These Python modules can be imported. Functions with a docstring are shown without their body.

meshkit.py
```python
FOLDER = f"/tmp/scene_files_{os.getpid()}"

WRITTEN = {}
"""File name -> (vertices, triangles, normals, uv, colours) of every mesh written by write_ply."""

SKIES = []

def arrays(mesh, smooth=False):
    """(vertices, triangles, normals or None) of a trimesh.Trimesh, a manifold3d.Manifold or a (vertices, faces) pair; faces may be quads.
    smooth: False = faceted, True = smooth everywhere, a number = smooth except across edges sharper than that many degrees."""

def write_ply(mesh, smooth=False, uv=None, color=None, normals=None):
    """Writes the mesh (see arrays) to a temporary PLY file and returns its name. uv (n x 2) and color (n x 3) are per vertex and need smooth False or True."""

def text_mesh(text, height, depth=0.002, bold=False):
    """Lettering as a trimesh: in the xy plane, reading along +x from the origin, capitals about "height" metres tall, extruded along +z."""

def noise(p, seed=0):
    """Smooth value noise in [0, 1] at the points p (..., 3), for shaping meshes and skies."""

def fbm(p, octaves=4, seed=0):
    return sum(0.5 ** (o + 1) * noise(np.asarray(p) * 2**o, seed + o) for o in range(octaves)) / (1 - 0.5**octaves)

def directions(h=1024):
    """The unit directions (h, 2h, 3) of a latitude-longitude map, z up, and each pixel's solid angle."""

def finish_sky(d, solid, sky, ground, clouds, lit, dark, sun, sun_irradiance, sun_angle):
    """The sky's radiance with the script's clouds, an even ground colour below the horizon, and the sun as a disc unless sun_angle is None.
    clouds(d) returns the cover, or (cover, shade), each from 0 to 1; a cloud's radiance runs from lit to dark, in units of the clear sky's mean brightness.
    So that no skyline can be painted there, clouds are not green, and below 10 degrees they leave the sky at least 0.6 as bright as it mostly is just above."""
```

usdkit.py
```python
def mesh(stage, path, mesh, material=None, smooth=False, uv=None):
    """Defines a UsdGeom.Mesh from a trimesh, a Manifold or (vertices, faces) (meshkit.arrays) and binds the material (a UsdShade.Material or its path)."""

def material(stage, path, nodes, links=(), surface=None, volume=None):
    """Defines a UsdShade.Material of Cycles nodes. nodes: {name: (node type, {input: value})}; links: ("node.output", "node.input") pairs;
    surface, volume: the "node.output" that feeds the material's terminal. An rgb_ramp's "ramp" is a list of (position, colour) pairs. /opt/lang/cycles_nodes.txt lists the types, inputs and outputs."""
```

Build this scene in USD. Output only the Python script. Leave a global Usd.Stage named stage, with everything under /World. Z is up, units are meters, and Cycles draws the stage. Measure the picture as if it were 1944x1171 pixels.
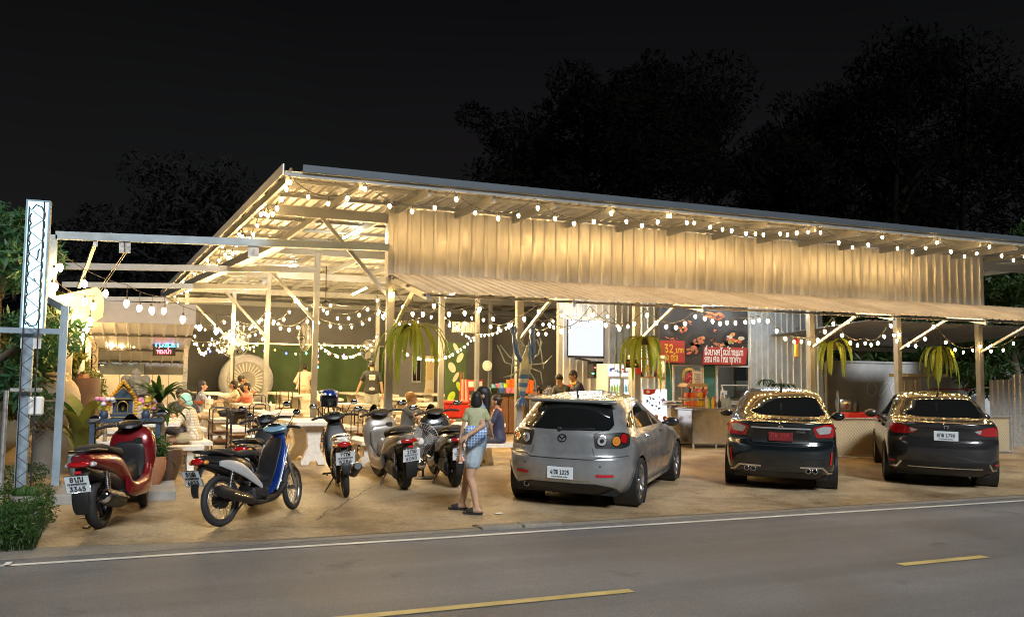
import math, random, numpy as np, trimesh, manifold3d, shapely
from shapely.geometry import Polygon, LineString, box as sbox
from shapely.ops import unary_union
import usdkit, meshkit
from pxr import Usd, UsdGeom, UsdLux, UsdShade, Gf, Sdf, Vt
stage = Usd.Stage.CreateInMemory()
UsdGeom.SetStageUpAxis(stage, 'Z'); UsdGeom.SetStageMetersPerUnit(stage, 1.0)
UsdGeom.Xform.Define(stage, '/World'); UsdGeom.Scope.Define(stage, '/World/Looks')
RNG = random.Random(7)
# ------------------------------------------------------------------ camera
CAM_H, FPX, PITCH, YAW, ROLL = 1.75, 1650.0, math.atan((714 - 585.5) / 1650.0), math.radians(22.31), math.radians(0.59)
_fw = np.array([math.sin(YAW) * math.cos(PITCH), math.cos(YAW) * math.cos(PITCH), math.sin(PITCH)])
_r0 = np.array([math.cos(YAW), -math.sin(YAW), 0.0]); _u0 = np.cross(_r0, _fw)
_rt = _r0 * math.cos(ROLL) + _u0 * math.sin(ROLL); _up = _u0 * math.cos(ROLL) - _r0 * math.sin(ROLL)
EYE = np.array([0, 0, CAM_H])
cam = UsdGeom.Camera.Define(stage, '/World/camera')
cam.CreateHorizontalApertureAttr(36.0); cam.CreateVerticalApertureAttr(36.0 * 616 / 1024)
cam.CreateFocalLengthAttr(36.0 * FPX / 1944.0); cam.CreateClippingRangeAttr(Gf.Vec2f(0.1, 2000))
cam.CreateExposureAttr(0.38)
cam.AddTransformOp().Set(Gf.Matrix4d(*[*_rt, 0, *_up, 0, *(-_fw), 0, *EYE, 1]))
# ------------------------------------------------------------------ night sky and the pale light that falls on the road side
SUN_EL, SUN_AZ = math.radians(38), math.radians(178)      # direction towards the light, azimuth from +y towards +x
sd = np.array([math.sin(SUN_AZ) * math.cos(SUN_EL), math.cos(SUN_AZ) * math.cos(SUN_EL), math.sin(SUN_EL)])
sun = UsdLux.DistantLight.Define(stage, '/World/moon_light')
sun.CreateIntensityAttr(SUN_I := 0.72); sun.CreateAngleAttr(16.0); sun.CreateColorAttr(Gf.Vec3f(0.93, 0.97, 1.0)); sun.CreateNormalizeAttr(True)
_z = sd; _x = np.cross([0, 0, 1.0], _z); _x /= np.linalg.norm(_x); _y = np.cross(_z, _x)
sun.AddTransformOp().Set(Gf.Matrix4d(*[*_x, 0, *_y, 0, *_z, 0, 0, 0, 0, 1]))
dome = UsdLux.DomeLight.Define(stage, '/World/sky')
skym = usdkit.material(stage, '/World/Looks/night_sky', {
    'sky': ('sky_texture', {'sky_type': 'single_scattering', 'sun_disc': False, 'sun_elevation': SUN_EL, 'sun_rotation': SUN_AZ}),
    'geo': ('texture_coordinate', {}), 'sep': ('separate_xyz', {}), 'ramp': ('rgb_ramp', {'ramp': [(0, (13., 12.2, 12.4)), (.18, (9.0, 8.6, 9.2)), (.42, (3.4, 3.2, 3.9)), (1, (1.8, 1.7, 2.2))]}),
    'ns': ('noise_texture', {'scale': 2.2, 'detail': 4.0}), 'cl': ('mix', {'mix_type': 'multiply', 'fac': 0.35}),
    'mx': ('mix', {'fac': 0.96}), 'bg': ('background_shader', {'strength': 0.00095})},
    [('geo.generated', 'sep.vector'), ('sep.z', 'ramp.fac'), ('geo.generated', 'ns.vector'), ('ramp.color', 'cl.color1'), ('ns.color', 'cl.color2'),
     ('sky.color', 'mx.color1'), ('cl.color', 'mx.color2'), ('mx.color', 'bg.color')], surface='bg.background')
UsdShade.MaterialBindingAPI.Apply(dome.GetPrim()).Bind(skym)
dome.GetPrim().SetCustomDataByKey('kind', 'structure')
# ------------------------------------------------------------------ helpers: points
SLOPE, LOTY = 0.03, 9.3
def gz(y): return min(max(SLOPE * (y - LOTY), 0), 0.45)
def at(px, py, Y):
    d = _fw * FPX + _rt * (px - 972.0) - _up * (py - 585.5); return EYE + d * (Y / d[1])
def ground(px, py, h=0.0):
    d = _fw * FPX + _rt * (px - 972.0) - _up * (py - 585.5)
    p = EYE + d * ((h - SLOPE * LOTY - CAM_H) / (d[2] - SLOPE * d[1]))
    if p[1] < LOTY: p = EYE + d * ((h - CAM_H) / d[2])
    elif SLOPE * (p[1] - LOTY) > .45: p = EYE + d * ((h + .45 - CAM_H) / d[2])
    return p
V = lambda *a: np.array(a, float)
def rotz(a):
    c, s = math.cos(a), math.sin(a); return np.array([[c, -s, 0], [s, c, 0], [0, 0, 1.0]])
def rotx(a):
    c, s = math.cos(a), math.sin(a); return np.array([[1.0, 0, 0], [0, c, -s], [0, s, c]])
def roty(a):
    c, s = math.cos(a), math.sin(a); return np.array([[c, 0, s], [0, 1.0, 0], [-s, 0, c]])
def frame(t, up=(0, 0, 1)):
    t = np.asarray(t, float); t = t / np.linalg.norm(t); u = np.asarray(up, float)
    if abs(t @ u) > .97: u = V(1, 0, 0) if abs(t[0]) < .9 else V(0, 1, 0)
    a = np.cross(u, t); a /= np.linalg.norm(a); return a, np.cross(t, a), t
_BQ = [(0, 3, 2, 1), (4, 5, 6, 7), (0, 1, 5, 4), (1, 2, 6, 5), (2, 3, 7, 6), (3, 0, 4, 7)]
class MB:
    """Collects shapes into one mesh; every shape keeps its own vertices so that normals stay crisp between shapes."""
    def __init__(s): s.v, s.f, s.n = [], [], 0
    def add(s, v, f):
        v = np.asarray(v, float); f = np.asarray(f, int)
        if len(v) == 0 or len(f) == 0: return s
        if f.shape[1] == 4: f = np.vstack([f[:, [0, 1, 2]], f[:, [0, 2, 3]]])
        s.v.append(v); s.f.append(f + s.n); s.n += len(v); return s
    def corners(s, c):
        v = np.array([c[i] for q in _BQ for i in q]); return s.add(v, np.arange(24).reshape(6, 4))
    def box(s, c, d, R=None, bev=0):
        x, y, z = np.asarray(d, float) / 2
        if bev:
            b = min(bev, x * .9, y * .9, z * .9); pts = []
            for sx in (-1, 1):
                for sy in (-1, 1):
                    for sz in (-1, 1):
                        pts += [(sx * x, sy * (y - b), sz * (z - b)), (sx * (x - b), sy * y, sz * (z - b)), (sx * (x - b), sy * (y - b), sz * z)]
            h = trimesh.convex.convex_hull(np.array(pts)); v = np.array(h.vertices); f = np.array(h.faces)
            if R is not None: v = v @ np.asarray(R).T
            v = v + np.asarray(c); return s.add(v[f.ravel()], np.arange(len(f) * 3).reshape(-1, 3))
        p = np.array([(-x, -y, -z), (x, -y, -z), (x, y, -z), (-x, y, -z), (-x, -y, z), (x, -y, z), (x, y, z), (-x, y, z)])
        if R is not None: p = p @ np.asarray(R).T
        return s.corners(p + np.asarray(c))
    def bar(s, p, q, w, h=None, up=(0, 0, 1)):
        p, q = np.asarray(p, float), np.asarray(q, float); a, b, t = frame(q - p, up); a = a * w / 2; b = b * (h or w) / 2
        return s.corners([p - a - b, p + a - b, p + a + b, p - a + b, q - a - b, q + a - b, q + a + b, q - a + b])
    def tube(s, pts, r, n=8, caps=True, closed=False, flat=1.0, up=(0, 0, 1)):
        p = np.asarray(pts, float); m = len(p); r = np.broadcast_to(r, (m,)).astype(float)
        t = (np.roll(p, -1, 0) - np.roll(p, 1, 0)) if closed else np.gradient(p, axis=0)
        t /= np.linalg.norm(t, axis=1, keepdims=True) + 1e-12
        a0 = frame(t[0], up)[0]; A = []
        for k in range(m):
            a0 = a0 - t[k] * (a0 @ t[k]); a0 /= np.linalg.norm(a0) + 1e-12; A.append(a0)
        A = np.array(A); B = np.cross(t, A); th = np.arange(n) * 2 * np.pi / n
        ring = p[:, None] + r[:, None, None] * (np.cos(th)[None, :, None] * A[:, None] + flat * np.sin(th)[None, :, None] * B[:, None])
        idx = np.arange(m * n).reshape(m, n); nx = np.roll(idx, -1, 1); up_ = np.roll(idx, -1, 0) if closed else idx[1:]
        lo, hi = (idx, nx) if closed else (idx[:-1], nx[:-1]); un = np.roll(nx, -1, 0) if closed else nx[1:]
        s.add(ring.reshape(-1, 3), np.stack([lo.ravel(), hi.ravel(), un.ravel(), up_.ravel()], 1))
        if caps and not closed:
            for k, d in ((0, -1), (m - 1, 1)):
                if r[k] > 1e-4:
                    f = [(0, i, i + 1) for i in range(1, n - 1)]; s.add(ring[k], f if d > 0 else [x[::-1] for x in f])
        return s
    def lathe(s, prof, n=20, c=(0, 0, 0), R=None, arc=1.0):
        pr = np.asarray(prof, float); m = len(pr); k = n + (arc < 1); th = np.arange(k) * 2 * np.pi * arc / n
        v = np.stack([pr[:, 0, None] * np.cos(th), pr[:, 0, None] * np.sin(th), np.broadcast_to(pr[:, 1, None], (m, k))], -1).reshape(-1, 3)
        if R is not None: v = v @ np.asarray(R).T
        f = []
        for i in range(m - 1):
            for j in range(n):
                a, b = i * k + j, i * k + (j + 1) % k; f.append((a, b, b + k, a + k))
        return s.add(v + np.asarray(c), f)
    def ball(s, c, r, n=8, R=None):
        r = np.broadcast_to(r, (3,)); th = np.linspace(-np.pi / 2, np.pi / 2, n + 1); ph = np.arange(2 * n) * np.pi / n
        v = np.stack([np.cos(th)[:, None] * np.cos(ph) * r[0], np.cos(th)[:, None] * np.sin(ph) * r[1], np.sin(th)[:, None] * np.ones(2 * n) * r[2]], -1).reshape(-1, 3)
        if R is not None: v = v @ np.asarray(R).T
        f = [(i * 2 * n + j, i * 2 * n + (j + 1) % (2 * n), (i + 1) * 2 * n + (j + 1) % (2 * n), (i + 1) * 2 * n + j) for i in range(n) for j in range(2 * n)]
        return s.add(v + np.asarray(c), f)
    def grid(s, g):
        g = np.asarray(g, float); a, b = g.shape[:2]; i = np.arange(a * b).reshape(a, b)
        return s.add(g.reshape(-1, 3), np.stack([i[:-1, :-1].ravel(), i[1:, :-1].ravel(), i[1:, 1:].ravel(), i[:-1, 1:].ravel()], 1))
    def loft(s, rings, caps=True):
        g = np.asarray(rings, float); s.grid(np.concatenate([g, g[:, :1]], 1)) if False else None
        a, b = g.shape[:2]; i = np.arange(a * b).reshape(a, b); nx = np.roll(i, -1, 1)
        s.add(g.reshape(-1, 3), np.stack([i[:-1].ravel(), nx[:-1].ravel(), nx[1:].ravel(), i[1:].ravel()], 1))
        if caps:
            for k, rv in ((0, True), (a - 1, False)):
                c = g[k].mean(0); v = np.vstack([g[k], c]); f = [(j, (j + 1) % b, b) for j in range(b)]; s.add(v, [x[::-1] for x in f] if rv else f)
        return s
    def poly(s, P, z0, z1, M=None, c=(0, 0, 0)):
        """A shapely polygon in the plane, extruded from z0 to z1, turned by the 3x3 M."""
        for g in getattr(P, 'geoms', [P]):
            if g.is_empty or g.area < 1e-9: continue
            m = trimesh.creation.extrude_polygon(g, z1 - z0, engine='earcut'); v = np.array(m.vertices) + V(0, 0, z0); f = np.array(m.faces); v = v[f.ravel()]
            if M is not None: v = v @ np.asarray(M).T
            s.add(v + np.asarray(c), np.arange(len(f) * 3).reshape(-1, 3))
        return s
    def tm(s, m, R=None, c=(0, 0, 0), flat=False):
        v, f = np.array(m.vertices, float), np.array(m.faces)
        if flat: v = v[f.ravel()]; f = np.arange(len(v)).reshape(-1, 3)
        if R is not None: v = v @ np.asarray(R).T
        return s.add(v + np.asarray(c), f)
    def xf(s, R=None, c=(0, 0, 0)):
        s.v = [(v @ np.asarray(R).T if R is not None else v) + np.asarray(c) for v in s.v]; return s
    def merge(s, o):
        for v, f in s.__class__._each(o): s.add(v, f)
        return s
    @staticmethod
    def _each(o):
        k = 0
        for v, f in zip(o.v, o.f): yield v, f - k; k += len(v)
_names = {}
def uniq(parent, name):
    k = (parent, name); n = _names.get(k, -1) + 1; _names[k] = n; return f'{parent}/{name}' + (f'_{n:03d}' if n else '')
def keys(p, label=None, cat=None, group=None, kind=None):
    for k, v in (('label', label), ('category', cat), ('group', group), ('kind', kind)):
        if v: p.SetCustomDataByKey(k, v)
def write(path, mb, mat, flat=False):
    v = np.concatenate(mb.v).astype(np.float32); f = np.concatenate(mb.f).astype(np.int32)
    m = UsdGeom.Mesh.Define(stage, path)
    m.CreatePointsAttr(Vt.Vec3fArray.FromNumpy(v)); m.CreateFaceVertexCountsAttr(Vt.IntArray.FromNumpy(np.full(len(f), 3, np.int32)))
    m.CreateFaceVertexIndicesAttr(Vt.IntArray.FromNumpy(f.ravel())); m.CreateSubdivisionSchemeAttr('none')
    if not flat:
        n = np.zeros_like(v); fn = np.cross(v[f[:, 1]] - v[f[:, 0]], v[f[:, 2]] - v[f[:, 0]])
        for k in range(3): np.add.at(n, f[:, k], fn)
        l = np.linalg.norm(n, axis=1, keepdims=True); n = np.where(l > 1e-20, n / np.maximum(l, 1e-20), [0, 0, 1.0]).astype(np.float32)
        m.CreateNormalsAttr(Vt.Vec3fArray.FromNumpy(n)); m.SetNormalsInterpolation('vertex')
    if mat is not None: UsdShade.MaterialBindingAPI.Apply(m.GetPrim()).Bind(MAT[mat] if isinstance(mat, str) else mat)
    return m.GetPrim()
def thing(name, label, cat, loc=(0, 0, 0), rot=0.0, group=None, kind=None, lean=0.0):
    p = uniq('/World', name); x = UsdGeom.Xform.Define(stage, p); x.AddTranslateOp().Set(Gf.Vec3d(*map(float, loc)))
    x.AddRotateZOp().Set(math.degrees(rot))
    if lean: x.AddRotateXOp().Set(math.degrees(lean))
    keys(x.GetPrim(), label, cat, group, kind); return p
def part(parent, name, mb, mat, label=None, kind=None):
    if not mb.v: return None
    p = uniq(parent, name); pr = write(p, mb, mat); keys(pr, label, kind=kind); return p
def solo(name, label, cat, mb, mat, group=None, kind=None):
    p = uniq('/World', name); keys(write(p, mb, mat), label, cat, group, kind); return p
def struct(name, mb, mat, parent='/World'):
    p = uniq(parent, name); pr = write(p, mb, mat)
    if parent == '/World': keys(pr, kind='structure')
    return p
def dup(src, label, loc, rot=0.0, group=None, scale=None):
    pr = stage.GetPrimAtPath(src); base = src.split('/')[-1]
    base = base[:-4] if base[-4:-3] == '_' and base[-3:].isdigit() else base
    p = uniq('/World', base); x = UsdGeom.Xform.Define(stage, p)
    x.GetPrim().GetReferences().AddInternalReference(src); x.ClearXformOpOrder()
    x.AddTranslateOp().Set(Gf.Vec3d(*map(float, loc))); x.AddRotateZOp().Set(math.degrees(rot))
    if scale: x.AddScaleOp().Set(Gf.Vec3f(*([scale] * 3 if np.ndim(scale) == 0 else scale)))
    x.GetPrim().SetInstanceable(True); keys(x.GetPrim(), label, pr.GetCustomDataByKey('category'), group or pr.GetCustomDataByKey('group')); return p
# ------------------------------------------------------------------ materials
MAT = {}
def pm(name, col, rough=.5, metal=0., var=.12, scale=6., bump=0., coat=0., rvar=.0, spec=None, stretch=None, detail=5., trans=0.):
    """Principled paint with a little mottling of tone (and roughness), so that no surface is perfectly even."""
    col = np.array(col, float); n = {'tc': ('texture_coordinate', {}), 'mp': ('mapping', {'scale': stretch or (1, 1, 1)}), 'no': ('noise_texture', {'scale': scale, 'detail': detail, 'roughness': .6}),
         'rp': ('rgb_ramp', {'ramp': [(.25, tuple(col * (1 - var))), (.75, tuple(np.minimum(col * (1 + var), 1)))]}), 'p': ('principled_bsdf', {'roughness': rough, 'metallic': metal})}
    if coat: n['p'][1].update(coat_weight=coat, coat_roughness=.04)
    if spec is not None: n['p'][1]['specular_ior_level'] = spec
    if trans: n['p'][1]['transmission_weight'] = trans
    l = [('tc.object', 'mp.vector'), ('mp.vector', 'no.vector'), ('no.fac', 'rp.fac'), ('rp.color', 'p.base_color')]
    if rvar:
        n['mr'] = ('map_range', {'from_min': .3, 'from_max': .7, 'to_min': max(rough - rvar, .02), 'to_max': rough + rvar}); l += [('no.fac', 'mr.value'), ('mr.result', 'p.roughness')]
    if bump:
        n['bp'] = ('bump', {'strength': min(bump, 1.), 'distance': .01}); l += [('no.fac', 'bp.height'), ('bp.normal', 'p.normal')]
    MAT[name] = usdkit.material(stage, '/World/Looks/' + name, n, l, surface='p.BSDF')
def em(name, col, strength):
    MAT[name] = usdkit.material(stage, '/World/Looks/' + name, {'e': ('emission', {'color': col, 'strength': strength})}, surface='e.emission')
def leafm(name, col, trans=.35, var=.4, rough=.5, spec=.4):
    col = np.array(col, float)
    MAT[name] = usdkit.material(stage, '/World/Looks/' + name, {'g': ('geometry', {}), 'rp': ('rgb_ramp', {'ramp': [(0, tuple(col * (1 - var))), (.6, tuple(col)), (1, tuple(col * (1 + var) + V(.02, .02, 0)))]}),
        'p': ('principled_bsdf', {'roughness': rough, 'specular_ior_level': spec}), 't': ('translucent_bsdf', {}), 'm': ('mix_closure', {'fac': trans})},
        [('g.random_per_island', 'rp.fac'), ('rp.color', 'p.base_color'), ('rp.color', 't.color'), ('p.BSDF', 'm.closure1'), ('t.BSDF', 'm.closure2')], surface='m.closure')
BULB_L, TUBE_L = 165., 110.
em('bulb_warm', (1.0, .60, .20), BULB_L); em('bulb_small', (1.0, .66, .27), BULB_L * 2.2)
em('tube_white', (.84, .94, 1.0), TUBE_L * .9); em('tube_warm', (1.0, .90, .70), TUBE_L * 2.4)
for nm_, c_ in (('purple', (.55, .12, 1)), ('orange', (1, .35, .06)), ('blue', (.08, .12, 1)), ('green', (.08, .9, .35)), ('lime', (.7, .9, .2)), ('red', (1, .1, .05))): em('bulb_' + nm_, c_, 9.)
em('sign_glow', (.58, .90, 1.0), 1.35); em('neon_blue', (.05, .45, 1.0), 9.); em('neon_red', (1.0, .08, .1), 9.); em('neon_purple', (.7, .1, 1.), 5.)
em('screen_light', (.86, .9, .98), .85); em('fridge_light', (.75, .95, 1.0), 1.6); em('led_panel', (.9, .92, 1.0), .9)
pm('galv', (.50, .51, .50), .38, .75, .18, 14, rvar=.1); pm('galv_dark', (.30, .31, .32), .5, .5, .2, 9, rvar=.1)
pm('steel_paint', (.25, .26, .26), .45, .2, .12, 4, rvar=.1); pm('steel_blue', (.26, .33, .39), .45, .2, .14, 5, rvar=.1)
pm('alu_sheet', (.66, .645, .60), .33, .62, .12, 3., .5, rvar=.08, stretch=(1, 1, .25), detail=3.); pm('alu_sheet_b', (.62, .605, .56), .37, .62, .14, 4., .5, rvar=.08, stretch=(1, 1, .25), detail=3.)
pm('roof_sheet', (.46, .45, .43), .42, .55, .12, 2., rvar=.1); pm('roof_sheet_b', (.42, .415, .40), .45, .55, .14, 2., rvar=.1)
pm('white_sheet', (.72, .72, .70), .5, .1, .08, 3., rvar=.1); pm('blue_sheet', (.62, .70, .78), .35, .35, .08, 3., rvar=.1)
pm('awning', (.62, .51, .35), .5, .1, .2, 2.5, .4, rvar=.1); pm('awning_b', (.55, .44, .29), .52, .1, .24, 2., .4, rvar=.1)
pm('gutter', (.07, .085, .10), .5, .3, .1, 3); pm('black_plastic', (.014, .014, .015), .42, 0, .2, 10); pm('cable', (.02, .02, .02), .6)
pm('rubber', (.016, .016, .017), .75, 0, .25, 14, .1); pm('chrome', (.75, .75, .76), .12, 1., .05, 4); pm('dark_metal', (.05, .05, .055), .42, .7, .25, 10); pm('stainless', (.66, .65, .63), .24, 1., .04, 3, rvar=.05); pm('steel', (.45, .45, .46), .3, 1., .15, 8, rvar=.1)
pm('stone_white', (.62, .585, .52), .55, 0, .16, 22, .12, rvar=.1); pm('wood', (.22, .12, .06), .55, 0, .3, 5, .1, stretch=(1, 1, 8)); pm('wood_pale', (.45, .30, .16), .55, 0, .2, 5, stretch=(8, 1, 1))
pm('dark_wall', (.13, .135, .145), .7, 0, .15, 2, .05); pm('green_tarp', (.045, .088, .028), .7, 0, .3, 1.4, .15); pm('dark_tarp', (.04, .043, .046), .7, 0, .3, 1.4, .15)
pm('concrete_wall', (.40, .40, .39), .8, 0, .32, 1.2, .15); pm('cream', (.62, .55, .42), .6); pm('white_paint', (.75, .74, .72), .45, 0, .06, 3); pm('grey_board', (.20, .195, .19), .6); pm('beige_panel', (.55, .42, .23), .6, 0, .1, 2)
pm('red_plastic', (.55, .03, .02), .4); pm('orange_plastic', (.8, .16, .02), .4); pm('yellow_plastic', (.75, .5, .03), .4); pm('lime_plastic', (.45, .65, .05), .4); pm('pink_plastic', (.75, .25, .4), .4); pm('blue_plastic', (.06, .18, .55), .4); pm('teal_plastic', (.1, .42, .42), .45); pm('cyan_plastic', (.2, .5, .7), .4)
pm('teal_wall', (.05, .17, .14), .6, 0, .2, 3); pm('glass_dark', (.008, .009, .009), .04, 0, .1, 3, coat=1.); pm('mirror', (.8, .82, .85), .06, 1., .02)
pm('terracotta', (.35, .15, .07), .7, 0, .25, 6, .1); pm('brown_glaze', (.09, .05, .03), .35, 0, .3, 5); pm('blue_grey', (.20, .26, .31), .6, 0, .2, 5); pm('tank_beige', (.33, .27, .19), .6, 0, .15, 3); pm('cement', (.27, .255, .23), .85, 0, .25, 5, .2)
pm('shrine_blue', (.035, .06, .095), .5, 0, .2, 7); pm('gold', (.55, .38, .10), .35, .7, .15, 8); pm('marigold', (.80, .36, .02), .7, 0, .3, 60); pm('stone_grey', (.11, .115, .115), .7, 0, .3, 9, .2)
pm('soil', (.05, .035, .025), .9); pm('trunk_dark', (.004, .0035, .003), .95, spec=.02); pm('trunk', (.10, .075, .05), .85, 0, .3, 7, .3, stretch=(1, 1, .25)); pm('bark_pale', (.25, .20, .14), .8, 0, .25, 9, .2)
pm('paint_white_line', (.60, .58, .52), .6, 0, .3, 3); pm('paint_yellow_line', (.48, .37, .14), .6, 0, .3, 3); pm('crack', (.05, .042, .03), .95)
pm('black_cloth', (.014, .014, .017), .85, 0, .2, 8); pm('paper', (.75, .73, .68), .6); pm('brown_panel', (.20, .105, .06), .55, 0, .2, 4); pm('banner_dark', (.035, .028, .026), .5, 0, .4, 2.5); pm('banner_red', (.42, .035, .025), .5, 0, .08, 3)
pm('text_white', (.82, .8, .78), .5); pm('text_yellow', (.80, .50, .03), .5); pm('text_black', (.02, .02, .022), .5); pm('plate_white', (.62, .68, .72), .35, 0, .04, 6); pm('plate_red', (.16, .02, .022), .4)
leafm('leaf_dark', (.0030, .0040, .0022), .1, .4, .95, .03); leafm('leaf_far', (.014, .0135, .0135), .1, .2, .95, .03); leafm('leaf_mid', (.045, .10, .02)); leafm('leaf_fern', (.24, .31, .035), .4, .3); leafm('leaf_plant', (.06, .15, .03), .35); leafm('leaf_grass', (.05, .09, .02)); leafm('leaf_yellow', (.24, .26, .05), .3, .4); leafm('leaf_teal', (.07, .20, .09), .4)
MAT['clear_pane'] = usdkit.material(stage, '/World/Looks/clear_pane', {'t': ('transparent_bsdf', {'color': (.92, .95, .95)}), 'g': ('glossy_bsdf', {'color': (1, 1, 1), 'roughness': .03}), 'f': ('fresnel', {'IOR': 1.45}), 'm': ('mix_closure', {})},
    [('f.fac', 'm.fac'), ('t.BSDF', 'm.closure1'), ('g.BSDF', 'm.closure2')], surface='m.closure')
MAT['smoke_pane'] = usdkit.material(stage, '/World/Looks/smoke_pane', {'t': ('transparent_bsdf', {'color': (.12, .12, .12)}), 'g': ('glossy_bsdf', {'color': (1, 1, 1), 'roughness': .05}), 'f': ('fresnel', {'IOR': 1.5}), 'm': ('mix_closure', {})},
    [('f.fac', 'm.fac'), ('t.BSDF', 'm.closure1'), ('g.BSDF', 'm.closure2')], surface='m.closure')
def groundm(name, stops, scale, rough, bump, fine, detail2=None, wet=None, track=False):
    n = {'g': ('geometry', {}), 'a': ('noise_texture', {'scale': scale, 'detail': 8., 'roughness': .62, 'distortion': .6}), 'r': ('rgb_ramp', {'ramp': stops}),
         'b': ('noise_texture', {'scale': fine, 'detail': 6., 'roughness': .7}), 'rb': ('rgb_ramp', {'ramp': [(.3, (.62, .62, .62)), (.7, (1.25, 1.25, 1.25))]}), 'mu': ('mix', {'mix_type': 'multiply', 'fac': .75}),
         'bp': ('bump', {'strength': bump, 'distance': .012}), 'mr': ('map_range', {'from_min': .3, 'from_max': .68, 'to_min': rough - .12, 'to_max': rough + .1}), 'p': ('principled_bsdf', {})}
    l = [('g.position', 'a.vector'), ('g.position', 'b.vector'), ('a.fac', 'r.fac'), ('b.fac', 'rb.fac'), ('r.color', 'mu.color1'), ('rb.color', 'mu.color2'), ('mu.color', 'p.base_color'), ('b.fac', 'bp.height'), ('bp.normal', 'p.normal'), ('a.fac', 'mr.value'), ('mr.result', 'p.roughness')]
    if wet:      # swept bands in the cement
        n['wv'] = ('wave_texture', {'wave_type': 'bands', 'bands_direction': 'diagonal', 'scale': 5.2, 'distortion': 7., 'detail': 3., 'detail_scale': .9}); n['rw'] = ('rgb_ramp', {'ramp': [(.0, (.78, .78, .78)), (.8, (1.1, 1.1, 1.1))]})
        n['st'] = ('noise_texture', {'scale': .75, 'detail': 5., 'roughness': .65}); n['rs'] = ('rgb_ramp', {'ramp': [(.34, (.30, .26, .21)), (.45, (.72, .68, .62)), (.54, (1., 1., 1.)), (.66, (1.22, 1.18, 1.10))]})
        n['m2'] = ('mix', {'mix_type': 'multiply', 'fac': .45}); n['m3'] = ('mix', {'mix_type': 'multiply', 'fac': .92})
        l = [x for x in l if x != ('mu.color', 'p.base_color')] + [('g.position', 'wv.vector'), ('wv.fac', 'rw.fac'), ('g.position', 'st.vector'), ('st.fac', 'rs.fac'), ('mu.color', 'm2.color1'), ('rw.color', 'm2.color2'), ('m2.color', 'm3.color1'), ('rs.color', 'm3.color2'), ('m3.color', 'p.base_color')]
    if track:     # stone grains, and long bands worn by tyres
        n['rb'] = ('rgb_ramp', {'ramp': [(.28, (.45, .45, .45)), (.5, (.95, .95, .95)), (.66, (1.25, 1.25, 1.25)), (.78, (2.1, 2.1, 2.05))]}); n['mt'] = ('mapping', {'scale': (.05, .85, 1.)}); n['tk'] = ('noise_texture', {'scale': 1.6, 'detail': 4.}); n['rk'] = ('rgb_ramp', {'ramp': [(.35, (.78, .78, .79)), (.65, (1.18, 1.16, 1.13))]}); n['m2'] = ('mix', {'mix_type': 'multiply', 'fac': .9})
        n['dk'] = ('noise_texture', {'scale': .8, 'detail': 6., 'roughness': .7}); n['rd'] = ('rgb_ramp', {'ramp': [(.30, (.5, .5, .5)), (.40, (1., 1., 1.))]}); n['m3'] = ('mix', {'mix_type': 'multiply', 'fac': .8})
        l = [x for x in l if x != ('mu.color', 'p.base_color')] + [('g.position', 'mt.vector'), ('mt.vector', 'tk.vector'), ('tk.fac', 'rk.fac'), ('mu.color', 'm2.color1'), ('rk.color', 'm2.color2'), ('g.position', 'dk.vector'), ('dk.fac', 'rd.fac'), ('m2.color', 'm3.color1'), ('rd.color', 'm3.color2'), ('m3.color', 'p.base_color')]
    MAT[name] = usdkit.material(stage, '/World/Looks/' + name, n, l, surface='p.BSDF')
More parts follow.
